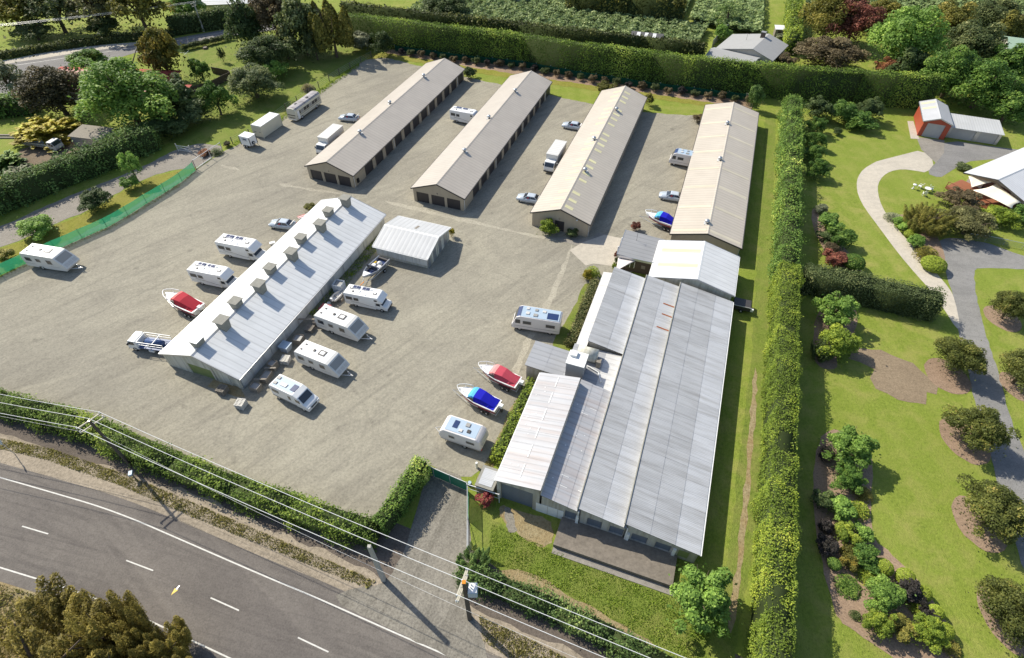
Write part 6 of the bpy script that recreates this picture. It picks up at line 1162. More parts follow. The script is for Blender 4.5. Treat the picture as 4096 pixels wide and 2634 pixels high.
# the near side of both trucks is the rear-right edge of their roofs
# flatbed with blue frame
t = thing('flatbed_truck', 'white cab truck with blue deck and white tube racks at the white shed corner', 'truck', GS(612, 1392, 0), R(170), sc=.92)
truck_cab(t, 2.0, 1.02, 2.15); MB().box(-3.2, 1.1, -1.1, 1.1, .9, 1.05).build('deck', v_blue, t); MB().box(-3.2, 1.2, -.4, .4, .5, .9).build('chassis', v_dark, t); MB().lathe([(.0, 0), (.45, 0), (.45, 2.6), (.0, 2.6)], (-2.4, .1, 1.5), 12, 0, 'x').build('tank', v_blue, t, True)
for s in (-1, 1):
    MB().tube([(1.0, s * 1.0, 1.05), (1.0, s * 1.0, 2.1), (-3.1, s * 1.0, 2.1), (-3.1, s * 1.0, 1.05)], .05).tube([(-.9, s * 1.0, 1.05), (-.9, s * 1.0, 2.1)], .04).tube([(1.0, s * 1.0, 1.6), (-3.1, s * 1.0, 1.6)], .04).build('side_rack', v_white, t)
    for x in (-2.4, 1.9): wheel(t, x, s * .9, .4, .28)
    MB().box(-1.3, -.5, s * 1.05 - .15, s * 1.05 + .15, .5, .85).build('tool_box', v_white, t)
[MB().tube([(x, -1.0, 2.1), (x, 1.0, 2.1)], .05).build('cross_bar', v_white, t) for x in (1.0, -1.5)]
t = thing('flatbed_truck', 'white cab flatbed loaded with long timber under the yellow shrub', 'truck', G(112, 348, 0), R(-14), sc=1.0)
truck_cab(t, 2.6, 1.0, 2.1, v_grey); MB().box(-4.2, 1.7, -1.1, 1.1, .85, 1.0).build('deck', m_wood, t); MB().box(-4, 1.8, -.4, .4, .5, .85).build('chassis', v_dark, t)
for k in range(9): MB().box(-6.5 + .3 * (k % 4), 2.6 - .2 * (k % 3), -.95 + .2 * k, -.8 + .2 * k, 1.0 + .12 * (k % 2), 1.12 + .12 * (k % 2)).build('load_beam', (m_wood, v_cream, v_bluewhite)[k % 3], t)
for s in (-1, 1):
    for x in (-2.8, 2.5): wheel(t, x, s * .9, .4, .28)
# bus
t = thing('bus', 'old cream coach with faded patchy roof parked on the paddock edge', 'bus'); W = 1.2
m_busroof = ribbed('patchy_bus_roof', (.42, .39, .39, 1), 1.1, 'x', .6, 0, .3, (.12, .1, .1, 1), .95, streak='y')
cr = [(-1.0, .42), (1.0, .42), (1.2, .5), (1.2, 2.2), (1.12, 2.6), (.85, 2.85), (0, 2.95), (-.85, 2.85), (-1.12, 2.6), (-1.2, 2.2), (-1.2, .5)]
MB().loft([[(x, y * s, z) for y, z in cr] for x, s in ((-4.7, .92), (-4.55, 1), (4.5, 1), (4.75, .93))]).build('body', v_cream, t)
MB().loft([[(x, y * 1.012, z * 1.006) for y, z in cr[4:9]] + [(x, 0, 2.6)] for x in (-4.5, 4.45)]).build('roof_skin', m_busroof, t)
for k in range(8):
    x = -4.2 + k * 1.03
    for s in (-1, 1): pane(t, *([(x, s * 1.2, 1.45), (x + .93, s * 1.2, 1.45), (x + .93, s * 1.19, 2.15), (x, s * 1.19, 2.15)] if s < 0 else [(x + .93, s * 1.2, 1.45), (x, s * 1.2, 1.45), (x, s * 1.19, 2.15), (x + .93, s * 1.19, 2.15)]), 'window', v_dark if k % 3 else v_stripe, .015)
pane(t, (4.72, -1.0, 1.4), (4.72, 1.0, 1.4), (4.62, 1.0, 2.3), (4.62, -1.0, 2.3), 'windscreen', None, .05); MB().box(4.72, 4.82, -1.05, 1.05, .45, .65).build('bumper', v_white, t); MB().box(4.66, 4.78, -.95, .95, .8, 1.05).build('grille', m_wood, t)
for s in (-1, 1):
    strip(t, [(-4.5, 1.25), (4.5, 1.25)], 1.2, s, .06, m_wood); strip(t, [(-4.5, .8), (4.5, .8)], 1.2, s, .03, v_stripe)
    for x in (-2.6, 2.9): wheel(t, x, s * 1.05, .46, .3)
    MB().box(4.7, 4.8, s * .8 - .12, s * .8 + .12, .72, .95).build('headlight', v_alu, t)
hatch(t, 2.4, -.2, 2.96, .35, .2, v_dark, .06); hatch(t, -1.2, .2, 2.96, .35, .2, v_dark, .06); sidewin(t, 3.5, 4.2, .55, 2.2, 1.205, (1,), False, 'door', v_white)
put(t, (-43.1, 125.2), -110, 9.4, 2.4, near=1, xr=4.7, sc=1.0)
# container with corrugated steel sides
t = thing('shipping_container', 'cream shipping container on the yard edge behind the white trailer', 'container'); cL, cW, cH = 6.06, 2.44, 2.59
mb = MB()
def corr(n, a, b, f, z0, z1):
    pts = []
    for i in range(n):
        for q, o in ((0, 0), (.25, 0), (.5, 1), (.75, 1)): pts.append((a + (b - a) * (i + q) / n, o))
    pts.append((b, 0)); m = MB()
    for (u, o), (u2, o2) in zip(pts, pts[1:]): m.add([f(u, o, z0), f(u2, o2, z0), f(u2, o2, z1), f(u, o, z1)], [(0, 1, 2, 3)])
    return m
for s in (-1, 1): corr(20, -cL / 2 + .1, cL / 2 - .1, lambda u, o, z: (u, s * (cW / 2 - .05 * o), z), .25, 2.5).build('side_panel', v_cream, t)
corr(8, -cW / 2 + .1, cW / 2 - .1, lambda u, o, z: (-cL / 2 + .05 * o, u, z), .25, 2.5).build('end_panel', v_cream, t)
MB().box(-cL / 2, cL / 2, -cW / 2, cW / 2, 2.5, cH).build('roof_panel', v_white, t); MB().box(-cL / 2, cL / 2, -cW / 2, cW / 2, .1, .25).build('base_frame', v_cream, t)
for x in (-1, 1):
    for y in (-1, 1): MB().box(x * cL / 2 - .08, x * cL / 2 + .08, y * cW / 2 - .08, y * cW / 2 + .08, 0, cH + .01).build('corner_post', v_cream, t)
for y0 in (-1.12, .02):
    d = MB().box(cL / 2 - .06, cL / 2, y0, y0 + 1.1, .27, 2.48).build('door', v_cream, t)
    for q in (.3, .8): MB().tube([(cL / 2 + .03, y0 + q, .3), (cL / 2 + .03, y0 + q, 2.45)], .025).build('lock_bar', v_grey, d)
    MB().box(cL / 2 + .02, cL / 2 + .06, y0 + .3, y0 + .8, 1.2, 1.26).build('handle', v_dark, d)
put(t, (-49.3, 115.0), -111.1, 6.06, 2.44, near=1, xr=3.03)
# enclosed trailer
t = thing('box_trailer', 'small white enclosed trailer with spare wheel beside the container', 'trailer')
MB().box(-1.2, 1.0, -.85, .85, .55, 2.15).build('body', v_white, t, bevel=.03); MB().box(-1.24, 1.04, -.88, .88, 2.15, 2.2).build('roof', v_white, t)
for x, y in ((1.0, -.85), (1.0, .85), (-1.2, -.85), (-1.2, .85)): MB().box(x - .05, x + .05, y - .05, y + .05, .5, 2.14).build('corner_trim', v_dark, t)
for s in (-1, 1):
    for x in (-.65, -.08): wheel(t, x, s * .78, .28, .2)
    for k, m in enumerate((v_bluewhite, v_dark, v_blue)): MB().box(-.7 + k * .36, -.38 + k * .36, s * .862 - .006, s * .862 + .006, 1.55, 1.85).build('picture_panel', m, t)
    MB().box(-.7, .5, s * .86 - .006, s * .86 + .006, 1.38, 1.42).build('lettering_line', v_stripe, t)
wq = wheel(t, 1.1, -.2, .3, .2); wq.location = (1.12, -.2, 1.0); wq.rotation_euler = (0, 0, R(90)); MB().tube([(1.0, -.6, .5), (2.2, 0, .5), (1.0, .6, .5)], .05).build('drawbar', v_dark, t)
p = GS(1010, 577, 0); t.location = (p.x, p.y - .9, 0); t.rotation_euler.z = R(-22); t.scale = (1.12, 1.12, 1.12)
# open aluminium boat and dinghy
t = thing('aluminium_boat', 'open aluminium boat with blue inside on a yellow-tongued trailer', 'boat', sc=1.0)
SA = [(-2.3, .95, .6, .75, 1.25), (-.8, 1.0, .58, .76, 1.28), (.6, .98, .62, .82, 1.32), (1.6, .7, .75, .98, 1.4), (2.4, .25, 1.0, 1.2, 1.46), (2.65, .05, 1.25, 1.35, 1.48)]
mb = MB(); rings = [[(x, b - .12, zs - .02), (x, b - .02, zs + .02), (x, b, zs), (x, b * .8, zc), (x, 0, zk), (x, -b * .8, zc), (x, -b, zs), (x, -b + .02, zs + .02), (x, -b + .12, zs - .02)] for x, b, zk, zc, zs in SA]
n = 9
for r in rings: mb.v += r
for k in range(len(rings) - 1):
    for i in range(n - 1): mb.f.append([k * n + i, k * n + i + 1, (k + 1) * n + i + 1, (k + 1) * n + i]); mb.m.append(0)
mb.f.append(list(range(n))); mb.m.append(0); mb.build('hull', v_alu, t)
MB().loft([[(x, -b * .8, .82), (x, b * .8, .82), (x, b * .8, .86), (x, -b * .8, .86)] for x, b, *_ in SA[:4]]).build('floor', v_navy, t); MB().loft([[(x, -b * .9, zs), (x, b * .9, zs), (x, b * .85, zs + .06), (x, -b * .85, zs + .06)] for x, b, zk, zc, zs in SA[3:]] ).build('foredeck', v_white, t)
MB().box(.5, .6, -.85, .85, 1.0, 1.75).build('windscreen_panel', m_glass, t); MB().box(-.6, -.1, -.7, -.2, .86, 1.2).build('seat', v_white, t); MB().box(-.6, -.1, .2, .7, .86, 1.2).build('seat', v_white, t); MB().lathe([(.0, 0), (.35, 0), (.38, .3), (.2, .5), (.0, .55)], (-1.0, .05, .86), 10).build('rope_heap', v_skin, t); MB().box(-1.2, -.5, -.8, -.55, 1.0, 1.1).build('orange_pad', v_yellow, t); MB().box(-2.2, -1.9, -.8, .8, .86, 1.2).build('stern_box', v_dark, t)
MB().tube([(-2.3, -.8, .5), (1.4, -.7, .5), (3.4, 0, .5), (1.4, .7, .5), (-2.3, .8, .5)], .05).build('trailer_frame', v_alu, t); MB().box(2.7, 3.5, -.05, .05, .45, .56).build('trailer_tongue', v_orange, t)
for s in (-1, 1): wheel(t, -.7, s * .98, .28, .18)
put(t, (-19.0, 68.4), -116.4, 4.7, 1.9, near=1, xr=2.3, sc=1.1)
t = thing('dinghy', 'small grey dinghy with outboard on a light trailer by the white shed', 'dinghy', GS(1352, 1195, 0), R(65), sc=.9)
MB().loft([[(x, 0, .4), (x, b, .5), (x, b, .85), (x, b - .12, .85), (x, b - .2, .55), (x, -b + .2, .55), (x, -b + .12, .85), (x, -b, .85), (x, -b, .5)] for x, b in ((-1.2, .6), (.2, .65), (1.0, .45), (1.5, .2))]).build('hull', v_grey, t)
MB().box(-1.5, -1.2, -.18, .18, .6, 1.2).build('outboard', v_white, t, bevel=.05); MB().box(-.3, 0, -.45, .45, .6, .68).build('seat', v_stripe, t); MB().tube([(-1.2, 0, .32), (2.3, 0, .35)], .05).build('trailer_frame', v_alu, t); MB().lathe([(.0, 0), (.3, 0), (.3, .2), (.0, .2)], (-1.7, .5, .1), 12).build('hose_reel', v_skin, t)
for s in (-1, 1): wheel(t, -.2, s * .6, .22, .14)
# ---------------------------------------------------------------- fences and gates
def cloth_mat(name, col, alpha=.3):
    t = NT(name); v = t.coord('world'); c = t.mix(t.noise(v, 1.2, 4, .6), tuple(x * .75 for x in col[:3]) + (1,), col); t.done(c, .9, 0, .1)
    tr = t.node('ShaderNodeBsdfTransparent'); tl = t.node('ShaderNodeBsdfTranslucent'); t.put(tl.inputs[0], c)
    m1 = t.node('ShaderNodeMixShader'); m1.inputs[0].default_value = .4; t.put(m1.inputs[1], t.b.outputs[0]); t.put(m1.inputs[2], tl.outputs[0])
    m2 = t.node('ShaderNodeMixShader'); m2.inputs[0].default_value = alpha; t.put(m2.inputs[1], m1.outputs[0]); t.put(m2.inputs[2], tr.outputs[0]); t.put(t.n['Material Output'].inputs[0], m2.outputs[0]); return t.m
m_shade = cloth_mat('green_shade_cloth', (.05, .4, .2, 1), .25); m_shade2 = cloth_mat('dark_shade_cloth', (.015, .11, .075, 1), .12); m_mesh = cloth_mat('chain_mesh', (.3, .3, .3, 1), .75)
m_steel = plain('galvanised_pipe', (.52, .53, .54, 1), .4, .5); m_post = plain('dark_timber_post', (.09, .075, .06, 1), .85); m_conpost = plain('pale_post', (.5, .47, .42, 1), .8); m_greenm = ribbed('green_corrugate', (.03, .2, .12, 1), .18, 'x', .5, 0, .35, (.02, .13, .08, 1), .4, streak='z')
def run(pts, step):
    "evenly spaced points along a polyline"
    out = []; carry = 0.0
    for a, b in zip(pts, pts[1:]):
        L = (b - a).length; s = carry
        while s < L: out.append(a + (b - a) * (s / L)); s += step
        carry = s - L
    out.append(pts[-1]); return out
def fence(name, label, pts, h, step, postm, pr, cloth=None, wires=0, rail=None, wirem=None, lean=0.0):
    P = run(pts, step); o = P[0].copy(); t = thing(name, label, 'fence', o)
    for p in P:
        q = p - o; MB().tube([(q.x, q.y, -.05), (q.x, q.y, h + .12)], pr, 6).build('post', postm, t)
    for a, b in zip(P, P[1:]):
        a, b = a - o, b - o
        if (b - a).length < .3: continue
        if cloth:
            n = 6; vs = []; fs = []; nn = Vector((-(b - a).y, (b - a).x, 0)).normalized() * .02; dn = nn.normalized() * (pr + .01)
            for i in range(n + 1):
                p = a + (b - a) * i / n - dn; sag = .06 * math.sin(math.pi * i / n)
                for s_ in (0, 1): vs += [tuple(p + nn * s_ + Vector((0, 0, .04))), tuple(p + nn * s_ + Vector((0, 0, h - sag)))]
            for i in range(n):
                k = i * 4; fs += [(k, k + 4, k + 5, k + 1)]
            MB().add(vs, fs).build('cloth_panel', cloth, t)
        for w_ in range(wires):
            z = h * (w_ + 1) / wires; MB().tube([a + Vector((0, 0, z)), b + Vector((0, 0, z))], .012, 4).build('wire', wirem or m_steel, t)
        if rail: MB().tube([a + Vector((0, 0, h)), b + Vector((0, 0, h))], rail, 6).build('rail', m_steel, t)
    return t
fence('shade_cloth_fence', 'bright green shade cloth fence between the yard and the gravel lane', [G(*q) for q in ((-60, 680), (0, 645), (64, 616), (178, 564.6), (266, 526), (346, 475.5), (418, 431.6), (459.5, 398))], 1.85, 4.0, m_post, .04, m_shade)
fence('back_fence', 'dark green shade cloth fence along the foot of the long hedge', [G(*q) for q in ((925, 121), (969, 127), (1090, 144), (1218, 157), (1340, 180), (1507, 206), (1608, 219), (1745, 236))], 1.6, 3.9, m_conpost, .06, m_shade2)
fence('paddock_fence', 'post and wire fence along the paddock behind the bus', [G(*q) for q in ((545, 338), (600, 312), (658, 268), (700, 238), (760, 198), (800, 172), (838, 152), (869, 135))], 1.45, 4.2, m_post, .09, None, 4)
fence('garden_fence', 'low pipe and mesh fence by the garden drive at the right edge', [G(*q) for q in ((2262, 560), (2310, 566), (2360, 577), (2430, 592))], 1.1, 2.6, m_steel, .03, m_mesh, 0, .035)
Sg = lambda x, y: GS(640 + x / 4.2875, 540 + y / 4.2875)
t = thing('yard_gate', 'open galvanised pipe gate frame at the end of the green fence', 'gate', Sg(885, 410)); o = t.location.copy()
gp = [Sg(625, 590) - o, Sg(885, 410) - o, Sg(1080, 285) - o]
for p in gp: MB().tube([p, p + Vector((0, 0, 2.0))], .06, 6).build('gate_post', m_steel, t)
for a, b in zip(gp, gp[1:]): MB().tube([a + Vector((0, 0, 1.85)), b + Vector((0, 0, 1.85))], .05, 6).build('top_rail', m_steel, t)
MB().tube([gp[0] + Vector((0, 0, .15)), gp[1] + Vector((0, 0, .15))], .07, 6).build('bottom_rail', m_steel, t)
t = thing('field_gate', 'pale pipe field gate in the shade behind the yard gate', 'gate', Sg(320, 285)); o = t.location.copy(); a, b = Vector((0, 0, 0)), Sg(545, 318) - o
for p in (a, b): MB().tube([p, p + Vector((0, 0, 1.7))], .1, 6).build('gate_post', m_conpost, t)
for z in (.35, .8, 1.3): MB().tube([a + Vector((0, 0, z)), b + Vector((0, 0, z))], .035, 5).build('gate_bar', m_white, t)
MB().tube([a + Vector((0, 0, 1.3)), b + Vector((0, 0, .35))], .03, 5).build('brace', m_white, t)
t = thing('hand_sign', 'small round white sign on a thin stake in the yard gateway', 'sign', Sg(760, 490)); MB().tube([(0, 0, 0), (0, 0, 1.1)], .02, 5).build('stake', m_post, t); MB().lathe([(.0, -.01), (.2, -.01), (.2, .01), (.0, .01)], (0, 0, 1.2), 14, 0, 'y').build('disc', m_white, t)
# front gate
Fg = lambda x, y: GS(1650 + x / 1.764, 1800 + y / 1.764)
t = thing('front_gate', 'closed dark green corrugated gate across the entrance drive', 'gate', Fg(95, 160)); o = t.location.copy(); P = [Fg(95, 150) - o, Fg(155, 190) - o, Fg(268, 240) - o, Fg(388, 292) - o]
for p in P: MB().tube([p, p + Vector((0, 0, 2.0))], .05, 6).build('gate_post', m_steel, t)
for k, (a, b) in enumerate(zip(P, P[1:])):
    d = (b - a); L = d.length; pn = MB().box(.04, L - .04, -.02, .02, .1, 1.85).build('gate_panel', m_greenm, t); pn.location = a; pn.rotation_euler.z = math.atan2(d.y, d.x)
    MB().tube([a + Vector((0, 0, 1.92)), b + Vector((0, 0, 1.92))], .035, 6).build('top_rail', m_white, t)
t = thing('side_barrier', 'white pipe rail from the green gate to the packhouse wall', 'barrier', Fg(390, 300)); o = t.location.copy(); b = Fg(612, 372) - o
for p in (Vector((0, 0, 0)), b): MB().tube([p, p + Vector((0, 0, 1.9))], .05, 6).build('rail_post', m_white, t)
MB().tube([Vector((0, 0, 1.8)), b + Vector((0, 0, 1.8))], .05, 6).build('top_rail', m_white, t); MB().tube([Vector((0, 0, .9)), b + Vector((0, 0, .9))], .03, 6).build('lower_rail', m_steel, t)
t = thing('sliding_gate', 'open sliding gate leaf with green cloth beside the entrance drive', 'gate', Fg(393, 320)); o = t.location.copy(); a, m_, b = Vector((0, 0, 0)), Fg(392, 500) - o, Fg(392, 735) - o
for p in (a, m_, b): MB().tube([p, p + Vector((0, 0, 1.9))], .04, 6).build('gate_post', m_steel, t)
for z in (.15, 1.85): MB().tube([a + Vector((0, 0, z)), b + Vector((0, 0, z))], .04, 6).build('rail', m_steel, t)
MB().tube([m_ + Vector((0, 0, .15)), b + Vector((0, 0, 1.85))], .03, 5).build('brace', m_steel, t)
MB().quad(a + Vector((.06, 0, .15)), m_ + Vector((.06, 0, .15)), m_ + Vector((.06, 0, 1.82)), a + Vector((.06, 0, 1.82))).build('cloth_panel', m_shade, t)
tag(MB().lathe([(.0, 0), (.16, 0), (.16, .95), (.13, 1.05), (.0, 1.06)], n=12).build('bollard', m_white), 'white round post beside the pump shed', 'bollard').location = GS(1908, 1871, 0)
t = thing('drum', 'blue topped drum lying by the pink flowering bush', 'drum', Fg(405, 250), .4); MB().lathe([(.0, 0), (.22, 0), (.24, .3), (.22, .6), (.0, .6)], n=12).build('body', v_blue, t); MB().lathe([(.0, .602), (.2, .602), (.2, .64), (.0, .64)], n=12).build('lid', v_bluewhite, t)
# courtyard wall and orchard fence panels
def panel_fence(name, label, pts, h, step, mat, cat='fence'):
    P = run([G(*q) for q in pts], step); o = P[0].copy(); t = thing(name, label, cat, o)
    for k, (a, b) in enumerate(zip(P, P[1:])):
        d = b - a; L = d.length
        if L < .2: continue
        pn = MB().box(.03, L - .03, -.04, .04, 0, h + .04 * (k % 2)).build('fence_panel', mat, t); pn.location = a - o; pn.rotation_euler.z = math.atan2(d.y, d.x)
    return t
panel_fence('courtyard_wall', 'brown boarded courtyard wall at the corner of the bright lawn', [(498, 172), (547, 182), (500, 205), (450, 222)], 1.6, 1.8, m_brown, 'wall')
panel_fence('board_fence', 'grey board fence beside the orchard lane', [(1664, 112), (1685, 88), (1707, 66)], 1.9, 1.8, m_greymetal)
t = thing('clothesline', 'white rotary clothesline on the bright lawn', 'clothesline', G(443, 143)); MB().tube([(0, 0, 0), (0, 0, 1.9)], .04).build('pole', m_white, t)
for k in range(4): MB().tube([(0, 0, 1.9), (1.6 * math.cos(k * 1.57), 1.6 * math.sin(k * 1.57), 2.0)], .03, 5).build('arm', m_white, t)
t = thing('tree_stump', 'cut tree stump on the bright lawn', 'stump', G(481, 115)); MB().lathe([(.0, 0), (.8, 0), (.6, .3), (.55, .45), (.0, .45)], n=10).build('stump_base', m_bark, t); MB().lathe([(.0, .452), (.5, .452), (.5, .47), (.0, .47)], n=10).build('cut_face', m_wood, t)
# ---------------------------------------------------------------- poles and lines
m_pole = plain('pole_concrete', (.42, .4, .36, 1), .85, 0, .2, .2, 2); m_arm = plain('cross_arm', (.5, .46, .36, 1), .8); m_ins = plain('insulator', (.75, .74, .72, 1), .25, 0, .6)
def pole(label, base, h, arms, adir, square=.17, mat=None, cap=None):
    t = thing('power_pole', label, 'pole', base); a = Vector((adir[0], adir[1], 0)).normalized()
    MB().loft([[(x * s, y * s, z) for x, y in ((-1, -1), (1, -1), (1, 1), (-1, 1))] for s, z in ((square, 0), (square * .75, h))]).build('shaft', mat or m_pole, t)
    ends = []
    for z, l in arms:
        c = MB(); d = a * l / 2; n = Vector((-a.y, a.x, 0)) * .06
        off = Vector((-a.y, a.x, 0)) * (square + .02)
        c.add([p + off + Vector((0, 0, zz)) for zz in (z - .06, z + .06) for p in (-d - n, d - n, d + n, -d + n)], [(0, 3, 2, 1), (4, 5, 6, 7), (0, 1, 5, 4), (1, 2, 6, 5), (2, 3, 7, 6), (3, 0, 4, 7)]); arm = c.build('cross_arm', m_arm, t)
        for f in (-.92, .1, .92):
            p = d * f + off; MB().lathe([(.0, 0), (.05, 0), (.07, .08), (.04, .16), (.07, .2), (.0, .24)], (p.x, p.y, z + .06), 8).build('insulator', m_ins, arm); ends.append(Vector(base) + p + Vector((0, 0, z + .28)))
    if cap: MB().box(-square * .8, square * .8, -square * .8, square * .8, h, h + .06).build('pole_cap', cap, t)
    return t, ends
pA = Vector((-3.9, 17.0, 0)); pB = Vector((-43.1, 32.9, 0))
tA, eA = pole('dark power pole with transformer and four cross arms by the entrance', pA, 9.25, [(9.0, 2.4), (8.3, 2.9), (7.6, 2.4)], (.3, .95), .19, m_post, v_orange)
tr = MB().box(.25, 1.05, -.45, .45, 6.9, 7.9).build('transformer', v_bluewhite, tA, bevel=.05); MB().box(.3, 1.0, -.4, .4, 7.902, 7.95).build('transformer_lid', v_white, tr)
for y in (-.25, 0, .25): MB().lathe([(.0, 0), (.05, 0), (.05, .25), (.0, .28)], (.5, y, 7.95), 8).build('bushing', m_ins, tr)
tB, eB = pole('power pole with two pale cross arms over the front hedge', pB, 9.0, [(8.9, 2.5), (8.2, 2.5)], (.585, .81), .13, m_post, v_yellow)
tC, _ = pole('bare pale concrete pole beside the entrance drive', Vector((-12.54, 20.5, 0)), 8.0, [], (1, 0), .2)
tD, eD = pole('power pole beside the side road at the upper left', Vector((-87.55, 171.3, 0)), 7.6, [(7.3, 2.2), (6.6, 1.6)], (.3, .95), .17)
def wire(label, a, b, sag=.5, r=.026, mat=None):
    o = a.copy(); o.z = 0; n = 14; pts = [a.lerp(b, i / n) - o - Vector((0, 0, sag * 4 * (i / n) * (1 - i / n))) for i in range(n + 1)]
    w_ = MB().tube(pts, r, 5).build('power_line', mat or m_ins); w_.location = o; return tag(w_, label, 'power line', 'overhead power lines')
left = GS(0, 1574, 8.9) - (eB[2]); left.z = 0
right = GS(2750, 2634, 8.9) - eA[2]; right.z = 0
nm = ('nearest the road', 'in the middle', 'nearest the yard')
for k in range(3):
    wire('overhead line %s running off the left edge from the cross-armed pole' % nm[k], eB[k], eB[k] + left * 2.6, .5)
    wire('overhead line %s between the cross-armed pole and the transformer pole' % nm[k], eB[k], eA[k], .6)
    wire('overhead line %s running from the transformer pole off the bottom right' % nm[k], eA[k], eA[k] + right * 2.2, .5)
wire('thin lower cable from the transformer pole to the cross-armed pole', eA[6] - Vector((0, 0, 1.6)), pB + Vector((0, 0, 6.4)), .7, .011); wire('thin lower cable from the transformer pole off the bottom right', eA[6] - Vector((0, 0, 1.6)), eA[6] - Vector((0, 0, 1.6)) + right * 2.2, .6, .011); wire('thin lower cable from the cross-armed pole off the left edge', pB + Vector((0, 0, 6.4)), pB + Vector((0, 0, 6.4)) + left * 2.6, .5, .011)
for k in range(3): wire('faint line %s along the side road, off the left edge' % ('highest', 'second', 'lowest')[k], eD[k], eD[k] + Vector((-75, -28, 0)), .8, .02); wire('faint line %s from the side road pole off to the right' % ('highest', 'second', 'lowest')[k], eD[k], eD[k] + Vector((40, 10, 0)), .8, .02)
# ---------------------------------------------------------------- small things on the road side
p = G(59, 1098); sh = Vector((.77, -.637, 0)); t = thing('road_sign', 'round road sign on a post just outside the left edge, casting a lollipop shadow', 'sign', p - sh * 2.7 * 1.11 + Vector((0, 0, 0)), R(40)); MB().tube([(0, 0, 0), (0, 0, 2.5)], .04).build('post', m_steel, t); MB().lathe([(.0, -.02), (.45, -.02), (.45, .02), (.0, .02)], (0, 0, 2.7), 18, 0, 'x').build('sign_disc', m_white, t)
t = thing('warning_marker', 'yellow triangular marker with grey handle lying on the road', 'marker', G(410, 1382), R(62), sc=.55); MB().slab([(-.9, 0, .06), (.25, -.38, .07), (.25, .38, .07)], .04).build('triangle', v_yellow, t); MB().box(.25, .95, -.09, .09, .03, .1).build('handle', v_alu, t); MB().box(.3, .45, -.3, -.1, .03, .1).build('foot', v_grey, t)
t = thing('mailbox', 'small blue and white mailbox on the road verge', 'mailbox', GS(541, 1914, 0), R(20)); MB().box(-.05, .05, -.05, .05, 0, .9).build('post', m_wood, t); MB().box(-.2, .2, -.3, .3, .9, 1.2).build('box', v_bluewhite, t, bevel=.03)
t = thing('edge_marker', 'short orange marker post at the foot of the wattle', 'marker', GS(597, 2514, 0)); MB().tube([(0, 0, 0), (0, 0, .9)], .05).build('post', m_white, t); MB().box(-.07, .07, -.07, .07, .7, .9).build('reflector', v_orange, t)
# ---------------------------------------------------------------- pallets and stored goods along the white shed
_pm = {}
def pallet(label, loc, rz, z=0.0, group='timber pallets by the white shed', mat=None, tilt=0.0):
    t = thing('pallet', label, 'pallet', (loc.x, loc.y, z), rz, group); t.rotation_euler.x = tilt
    m = mat or m_wood; k = m.name
    if k not in _pm:
        a = MB().box(-.55, .55, -.05, .05, 0, .022).build('board', m); b = MB().box(-.05, .05, -.55, .55, 0, .1).build('bearer', m); _pm[k] = (a.data, b.data); bpy.data.objects.remove(a); bpy.data.objects.remove(b)
    for i in range(6): o = link(bpy.data.objects.new('board', _pm[k][0]), t); o.location = (0, -.5 + i * .2, .125)
    for i in range(3): o = link(bpy.data.objects.new('bearer', _pm[k][1]), t); o.location = (-.48 + i * .48, 0, .022)
    for i in range(3): o = link(bpy.data.objects.new('board', _pm[k][0]), t); o.location = (0, -.48 + i * .48, 0)
    return t
m_palepal = plain('bleached_pallet', (.62, .59, .53, 1), .8, 0, .2, .2, 4)
def stack(n, u, v, where, rz=0.0, mat=None, dz=.15):
    for k in range(n):
        pallet(('lowest' if k == 0 else 'topmost' if k == n - 1 else ('second', 'third', 'fourth', 'fifth', 'sixth', 'seventh')[k - 1]) + ' timber pallet in the stack ' + where, LW(u, v), -YAW + rz + .05 * (k % 3), k * dz, mat=mat)
stack(6, -49.0, 28.6, 'by the green door of the white shed'); stack(6, -45.4, 27.6, 'at the near right corner of the white shed', .1, m_palepal); stack(5, -44.6, 35.6, 'nearest the campervan', .2, m_palepal); stack(4, -44.9, 41.6, 'halfway along the white shed wall', .1); stack(3, -44.4, 48.5, 'beside the upper caravan', .15)
def crate(label, u, v, sx, sy, sz, mat, rz=0.0, z=0.0, name='crate'):
    t = thing(name, label, 'crate' if name == 'crate' else name.replace('_', ' '), LW(u, v, z), -YAW + rz, 'goods stored along the white shed')
    for k in range(4):
        zz = sz * k / 4; MB().box(-sx, sx, -sy, -sy + .03, zz + .02, zz + sz / 4 - .02).build('slat', mat, t); MB().box(-sx, sx, sy - .03, sy, zz + .02, zz + sz / 4 - .02).build('slat', mat, t); MB().box(-sx, -sx + .03, -sy + .031, sy - .031, zz + .02, zz + sz / 4 - .02).build('slat', mat, t); MB().box(sx - .03, sx, -sy + .031, sy - .031, zz + .02, zz + sz / 4 - .02).build('slat', mat, t)
    MB().box(-sx + .032, sx - .032, -sy + .032, sy - .032, 0, sz * .8).build('contents', v_stripe, t); return t
crate('grey slatted crate full of scrap behind the campervan', -45.3, 30.4, .6, .5, .9, m_wood); crate('long grey crate against the white shed wall near the corner', -45.2, 32.3, .5, .8, .8, m_wood, .1); crate('tall crate against the white shed wall beside the pallet stack', -45.5, 34.2, .5, .5, 1.1, m_wood, -.1); crate('grey crate under loose boxes below the lower caravan', -45.0, 39.2, .6, .6, 1.0, m_wood, .15); crate('open slatted crate leaning to the lower caravan', -44.5, 43.2, .6, .6, .8, m_wood, .3); crate('blue-grey stacked crate at the upper caravan corner', -45.4, 50.2, .7, .7, 1.6, v_silver, .1)
